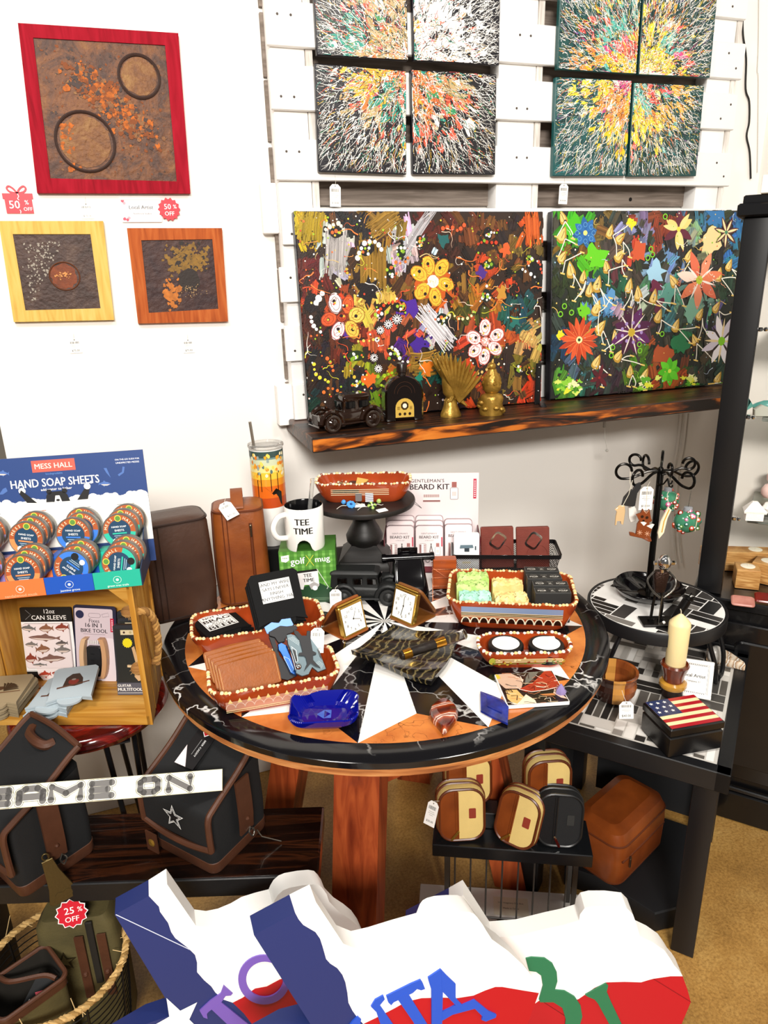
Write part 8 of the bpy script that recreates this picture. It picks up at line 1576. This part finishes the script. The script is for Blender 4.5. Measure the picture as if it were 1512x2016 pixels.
# ================================================================ three big wooden state-shaped signs in the foreground
WHT='#fbfaf6'; NAV='#22306a'; REDc='#b8101f'
def texas(label,y0,lean_,regions,deco,th=.045,yaw=0):
    p=Yp(*regions[0][1][0],y0); cy_,sy_=math.cos(R(yaw)),math.sin(R(yaw)); M=frame(p,(cy_,-sy_,0),(math.sin(R(lean_))*sy_,math.sin(R(lean_))*cy_,math.cos(R(lean_)))); n=M.to_3x3() @ Vector((0,0,1)); Mi=M.inverted()
    zf=(.001-p.z)/math.cos(R(lean_))+.008
    q=lambda pts:[(lambda w:(w.x,max(w.y,zf)))(Mi @ Pl(u,v,M.translation,n)) for u,v in pts]
    t=thing('state_sign',label,'sign',M,None)
    for nm,pts,col in regions:
        m=MB(); m.prism(q(pts),-th,0,col=col); m.build(nm,print_mat('satin_wall_paint',.4),t)
    deco(t,q); return t
wob1=[(293,1764),(313,1785),(315,1795),(331,1817),(337,1835),(345,1847),(371,1867),(384,1880),(388,1895),(388,1914),(402,1930),(416,1942),(424,1954),(440,1968),(458,1974)]
rb1=[(458,1974),(478,1964),(502,1946),(525,1942),(551,1928),(590,1918),(640,1915),(700,1935),(752,1950)]
top1=[(329,1741),(386,1823),(410,1826),(434,1821),(460,1810),(482,1797),(510,1788),(537,1781),(541,1772),(547,1762),(557,1753),(569,1748),(595,1743),(617,1741),(629,1743),(636,1750),(643,1760),(648,1775),(668,1796),(688,1809),(704,1822),(716,1839),(722,1855),(726,1873),(740,1910)]
def letter_line(m,q,pts,w,col):m.line(q(pts),w,.0012,col=col)
def sc(pts,ox,oy,k):return [(ox+x/k,oy+y/k) for x,y in pts]
def deco1(t,q):
    PU='#7559b4'; m=MB()
    C=(352,2010); P=[(C[0]+(52 if i % 2==0 else 21)*math.cos(R(-118+36*i)),C[1]+(52 if i % 2==0 else 21)*math.sin(R(-118+36*i))) for i in range(10)]; m.poly(q(P),.0008,col=WHT); m.build('star',PM,t)
    m=MB(); m.prism(q(sc([(486,775),(540,725),(590,690),(605,650),(622,665),(650,690),(640,700),(615,702),(592,735),(530,780),(522,790),(525,815),(505,808)],200,1680,2.52)),0,.003,col=PU); m.prism(q(sc([(545,768),(592,733),(800,900),(860,990),(800,1010)],200,1680,2.52)),0,.0032,col=PU); m.build('letter_T',PM,t)
    m=MB(); O=[(805+128*math.cos(a),622+122*math.sin(a)) for a in [2*PI*i/40 for i in range(41)]]; I=[(808+92*math.cos(a),620+88*math.sin(a)) for a in [2*PI*i/40 for i in range(41)]]; A,B2=q(sc(O,200,1680,2.52)),q(sc(I,200,1680,2.52))
    for i in range(40):m.add([(*A[i],.003),(*A[i+1],.003),(*B2[i+1],.003),(*B2[i],.003)],[(0,3,2,1)],0,PU); m.add([(*A[i],.0),(*A[i+1],.0),(*A[i+1],.003),(*A[i],.003)],[(0,1,2,3)],0,PU); m.add([(*B2[i],.0),(*B2[i+1],.0),(*B2[i+1],.003),(*B2[i],.003)],[(3,2,1,0)],0,PU)
    m.build('letter_O',PM,t); m=MB(); m.line(q([(228,1800),(374,1869)]),.0016,.0008,col='#c9cfe4'); m.build('scratch',PM,t)
texas('big Texas shaped wooden sign lettered TO in purple, left in the foreground',1.03,10,[('white_field',[wob1[0]]+top1+[(752,1950)]+rb1[::-1]+wob1[::-1][1:-1],WHT),('blue_field',[(226,1801)]+wob1+[(480,1995),(496,2016),(515,2080),(440,2190),(300,2170),(170,2085),(287,2016),(343,1997),(327,1968)],NAV),('red_field',rb1+[(770,2010),(765,2110),(690,2400),(560,2380),(515,2080),(496,2016),(480,1995)],REDc)],deco1)
wob2=[(581,1797),(588,1810),(597,1821),(621,1835),(630,1848),(635,1863),(642,1888),(650,1897),(664,1906),(674,1919),(680,1934),(684,1955),(686,1974),(694,1990),(702,2001),(715,2016)]
rb2=[(715,2016),(740,2004),(775,1986),(800,1972),(830,1965),(871,1964),(900,1965),(932,1960),(955,1950),(975,1943),(989,1943),(1030,1950),(1061,1955)]
top2=[(622,1776),(676,1858),(706,1870),(740,1862),(790,1846),(839,1832),(846,1814),(852,1806),(861,1801),(876,1797),(900,1795),(922,1795),(933,1799),(939,1805),(950,1820),(957,1832),(968,1849),(1000,1872),(1030,1900),(1050,1925)]
def deco2(t,q):
    BL='#2454c8'; f=lambda pts:q(sc(pts,600,1850,2.07))
    m=MB(); m.prism(f([(176,352),(192,330),(215,308),(228,320),(224,335),(300,440),(270,460),(205,360)]),0,.003,col=BL); m.prism(f([(268,268),(285,240),(318,222),(324,238),(304,262),(400,400),(430,480),(360,500),(270,460),(300,440),(340,440),(290,290)]),0,.003,col=BL); m.build('letter_U',PM,t)
    m=MB(); m.prism(f([(330,225),(360,210),(430,175),(470,158),(478,170),(488,196),(472,201),(455,196),(438,212),(360,250),(350,262),(338,250)]),0,.003,col=BL); m.prism(f([(372,232),(415,208),(500,344),(560,460),(500,470),(440,330)]),0,.0032,col=BL); m.build('letter_T',PM,t)
    m=MB(); m.prism(f([(500,150),(552,115),(562,135),(557,344),(560,420),(515,420),(514,200),(503,165)]),0,.003,col=BL); m.prism(f([(552,115),(575,140),(612,175),(612,232),(640,262),(690,240),(745,285),(778,300),(775,312),(735,328),(718,322),(722,308),(690,276),(600,300),(557,325),(557,290),(590,275),(612,262),(557,205)]),0,.0032,col=BL); m.build('letter_A',PM,t)
    m=MB(); m.line(f([(690,240),(640,180)]),.0004,.0008,col='#d8d4cc')
s2=texas('big Texas shaped wooden sign lettered UTA in bright blue, middle of the foreground',.85,10,[('white_field',[wob2[0]]+top2+[(1061,1955)]+rb2[::-1][1:-1]+wob2[::-1][:-1],WHT),('blue_field',[(500,1841)]+wob2+[(730,2060),(700,2160),(560,2150),(470,2080),(560,2030),(611,2016)],NAV),('red_field',rb2+[(1050,1985),(1037,2020),(1000,2140),(900,2500),(790,2480),(730,2060)],REDc)],deco2)
p=Yp(914,1946,.85); Mt=frame((p.x,p.y-.004,p.z),(1,0,0),(0,math.sin(R(10)),math.cos(R(10)))); price_tag(Mt @ TR(0,0,.006),'white price tag hanging on the UTA sign',.030,.042,'$60.00',[(0,.04,0)])
wob3=[(884,1778),(870,1790),(880,1815),(900,1860),(930,1920),(960,1990),(980,2060)]
rb3=[(980,2040),(1040,1985),(1063,1969),(1111,1975),(1139,1967),(1152,1958),(1170,1945),(1194,1934),(1230,1933),(1262,1934),(1275,1930),(1286,1927),(1320,1922),(1344,1922)]
top3=[(912,1762),(966,1846),(1020,1842),(1081,1827),(1110,1821),(1140,1812),(1142,1800),(1151,1788),(1168,1784),(1200,1784),(1234,1788),(1246,1800),(1251,1814),(1260,1843),(1285,1855),(1308,1871),(1320,1888),(1327,1900),(1336,1910)]
def deco3(t,q):
    GR_='#27754f'; f=lambda pts:q(sc(pts,740,1720,2.291)); m=MB()
    m.prism(f([(675,378),(700,372),(760,376),(795,400),(815,440),(818,480),(806,520),(850,524),(895,550),(922,590),(930,640),(915,690),(880,740),(820,760),(780,740),(850,700),(855,650),(840,600),(800,575),(740,575),(735,560),(752,500),(745,455),(722,438),(690,434)]),0,.003,col=GR_); m.build('letter_B',PM,t)
    m=MB(); m.prism(f([(943,542),(990,515),(1036,490),(1046,500),(1040,528),(1060,575),(1115,690),(1150,760),(1100,790),(1055,680),(1000,580),(985,562),(955,550)]),0,.0032,col=GR_); m.build('letter_I',PM,t)
    m=MB(); m.line(f([(1252,474),(1424,580)]),.001,.0008,col='#6a0a14'); m.line(f([(735,565),(930,690)]),.001,.0008,col='#5a0a12'); m.build('panel_joint',PM,t)
texas('big Texas shaped wooden sign lettered BI in green, right in the foreground',.985,10,[('white_field',[wob3[0]]+top3+[(1344,1922)]+rb3[::-1][1:]+wob3[::-1][1:-1],WHT),('blue_field',[(797,1823)]+wob3+[(960,2130),(830,2110),(760,2050),(860,1990),(880,1950)],NAV),('red_field',rb3+[(1354,1950),(1360,1973),(1342,2016),(1300,2110),(1200,2500),(1100,2480),(980,2060)],REDc)],deco3,yaw=24)
# ================================================================ wire rack with toiletry pouches, bag and board under the tables
RKZ=.27; r0,r1=Zp(851,1663,RKZ),Zp(1168,1686,RKZ); rd=(r1-r0); rw=rd.length; RKM=frame((r0.x,r0.y,0),rd,(-rd.y,rd.x,0)); rdp=.118
rk2=thing('wire_stand','small black stand with a tray top and thin metal rods, carrying toiletry pouches','stand',RKM)
m=MB(); m.box((rw/2,rdp/2,RKZ-.018),(rw,rdp,.036),bev=.002); m.build('tray_top',plain('black_tray','#121315',.25,bump=.05),rk2)
RODM=plain('grey_steel_rod','#5c5a58',.3,.8)
for x in (.035,rw-.035):MB().box((x,.02,(RKZ-.016)/2),(.012,.008,RKZ-.055)).build('leg',RODM,rk2); MB().box((x,rdp-.02,(RKZ-.016)/2),(.012,.008,RKZ-.055)).build('leg',RODM,rk2)
for k in range(8):MB().tube([(.055+k*(rw-.11)/7,.02,RKZ-.036),(.055+k*(rw-.11)/7,.02,.032)],.0022,6).build('rod',RODM,rk2)
m=MB(); m.ball((.055+3*(rw-.11)/7,.02,.022),(.010,.010,.006),10); m.tube([(.055,.02,.03),(rw-.055,.02,.03)],.003,6); m.build('lower_rail',RODM,rk2)
CRC=plain('cream_canvas','#dcc078',.7,bump=.2,bscale=400,var=.06); COGP=plain('cognac_leather_smooth','#6a3010',.35,bump=.12,bscale=120,col2='#8a4418',vscale=14); BLL=plain('black_leather','#131416',.4,bump=.15,bscale=200)
def pouch(label,M,dark=False,w=.118,h=.142,d=.05,tagc=True):
    A,Bm=(BLL,CAN) if dark else (COGP,CRC); t=thing('toiletry_pouch',label,'pouch',M,'toiletry pouches on the wire stand'); F=FRONT @ TR(0,h/2,0)
    def rgs(z,k):return [(x*k,y*k,z) for x,y in rrect(w,h,.038,6)]
    m=MB(F); m.loft([rgs(-d,.90),rgs(-d+.006,.98),rgs(-.012,1.0),rgs(-.003,.97),rgs(0,.90)],cap1=True); m.build('body',Bm,t)
    m=MB(F); P=[(x,y) for x,y in rrect(w*.9,h*.9,.033,6)]; L=clip_convex(P,[(-w,-h),(-w*.08,-h),(-w*.08,h),(-w,h)]); m.prism(L,0,.0012); m.build('leather_panel',A,t)
    m=MB(F); m.tube([(x*.93,y*.93,.0) for x,y in rrect(w,h,.037,6)],.0034,6,closed=True); m.tube([(x*1.005,y*1.005,-d*.42) for x,y in rrect(w,h,.038,6)],.003,6,closed=True); m.tube([(x*.985,y*.985,-d+.008) for x,y in rrect(w,h,.038,6)],.003,6,closed=True); m.build('piping',plain('black_piping','#1a1a1b',.35) if dark else plain('brown_piping','#5c2a12',.35),t)
    m=MB(F); m.tube([(-w*.08,-h*.43,.002),(-w*.08,h*.43,.002)],.0022,6); m.tube([(-w*.13,-h*.43,.002),(-w*.13,h*.43,.002)],.0014,6); m.build('zip',A,t)
    m=MB(F @ TR(-w*.09,-h*.30,.004) @ RZ(28 if dark else -40)); m.ball((0,0,.001),(.004,.004,.003),8); m.prism(rrect(.006,.026,.003,3),0,.002,T=TR(0,-.014)); m.build('zip_pull',plain('chrome','#d0d0d0',.12,1) if dark else plain('brass_trim','#c9a24a',.25,.9),t)
    m=MB(F); m.prism(rrect(.017,.026,.002,2),0,.0012,T=TR(w*.22,h*.02)); m.build('leather_patch',plain('dull_black_patch','#2c2d2c',.5) if dark else plain('russet_patch','#8c3424',.5),t)
def onRk(x,y,rz=0,rx=-10,z=.0):return RKM @ TR(x,y,RKZ+.001+z) @ RZ(rz) @ RX(rx)
pouch('cream and cognac toiletry pouch at the left front of the wire stand',onRk(.073,.016,10)); pouch('cream and cognac toiletry pouch turned sideways, middle front of the wire stand',onRk(.190,.012,-22,-14) @ RY(6),w=.105); pouch('black toiletry pouch at the right end of the wire stand',onRk(.302,.018,4,-12) @ RY(4),True,.112,.140)
pouch('cream and cognac toiletry pouch behind the left front one',onRk(.090,.082,14,-6,.05)); pouch('cream and cognac toiletry pouch behind the black one',onRk(.285,.082,12,-4,.055),w=.112)
MB_=MB(); MB_.box((rw*.25,.090,RKZ+.024),(.13,.05,.046),bev=.002); o=MB_.build('black_block',BLK,None,RKM); tag(o,'small black block raising the rear left pouch on the wire stand','riser'); MB_=MB(); MB_.box((rw*.76,.090,RKZ+.026),(.13,.05,.050),bev=.002); o=MB_.build('black_block',BLK,None,RKM); tag(o,'small black block raising the rear pouch behind the black pouch','riser')
P=Yp(847,1597,1.27); price_tag(frame((P.x,1.262,P.z),(.55,-.83,0),(.5,.1,1)),'white price tag hanging at the left of the front left pouch',.030,.058,'$30.00',[(0,.03,.001),(.012,.035,.0)])
bg=Zp(1252,1715,.0); lb_=thing('leather_bag','cognac leather toiletry bag lying under the mosaic table, behind the wire stand','bag',TR(1.088,1.262,.066) @ RZ(22)); m=MB(); bw3,bd3,bh3=.25,.155,.165
m.loft([[(x*k,y*k2,z) for x,y in rrect(bw3,bd3,.035,6)] for z,k,k2 in ((0,.96,.94),(.012,1,1),(.09,1.02,1.03),(.13,1.0,1.0),(.155,.93,.86),(bh3,.75,.55))]); m.build('body',COGP,lb_)
m=MB(); m.tube([(x*1.0,y*1.0,.128) for x,y in rrect(bw3,bd3,.035,6)],.003,6,closed=True); m.tube([(-.11,-.078,.085),(0,-.080,.085),(.10,-.078,.085)],.003,6); m.tube([(x*.985,y*.97,.010) for x,y in rrect(bw3,bd3,.035,6)],.003,6,closed=True); m.build('piping',PC,lb_); m=MB(); m.box((-.08,-.084,.068),(.006,.003,.028),bev=.001); m.ball((-.08,-.083,.085),.004,8); m.build('zip_pull',plain('antique_nickel','#6a5a4a',.3,.9),lb_)
m=MB(); m.prism([(.925,1.262),(.985,1.20),(1.05,1.055),(1.155,1.045),(1.36,1.235),(1.18,1.45),(1.02,1.40)],0,.065,bev=.004); tag(m.build('low_platform',plain('black_platform','#0e0f12',.6),None),'low black platform on the floor under the mosaic table','platform')
c0,c1=Zp(828,1738,.02),Zp(1170,1762,.02); d=c1-c0; FBM=frame((c0.x,c0.y,.0),d,(-d.y,d.x,0)); fl=thing('floor_board','white painted panel lying on the floor under the wire stand','panel',FBM); L=d.length
MB().box((L/2,-.11,.0095),(L,.22,.019),bev=.002).build('board',plain('white_gloss_board','#efece6',.3,bump=.05),fl); m=MB(TR(L*.52,-.055,.0195)); m.rect(-.045,-.028,.045,.028,0,col='#e9e2cc'); m.text('Our Imaginary Day Box',0,.010,w=.066,z=.0003,col='#6a655a'); m.text('Made in Texas',0,-.006,w=.04,z=.0003,col='#6a655a'); m.build('label',PM,fl)
m=MB(); p=Yp(1366,1692,1.16); q2=Yp(1358,1738,1.16); m.tube(smooth_path([p,(p+q2)/2+Vector((.006,0,0)),q2],4),.003,6); M=frame(q2-Vector((0,.002,.018)),(.9,-.4,0),(.35,.1,.93)); m.T=M; m.prism(rrect(.032,.036,.001,2),0,.001,T=RZ(42)); tag(m.build('hanging_card',plain('dark_card','#1c1a1c',.6),None),'small dark card hanging on a black cord behind the mosaic table leg','card')
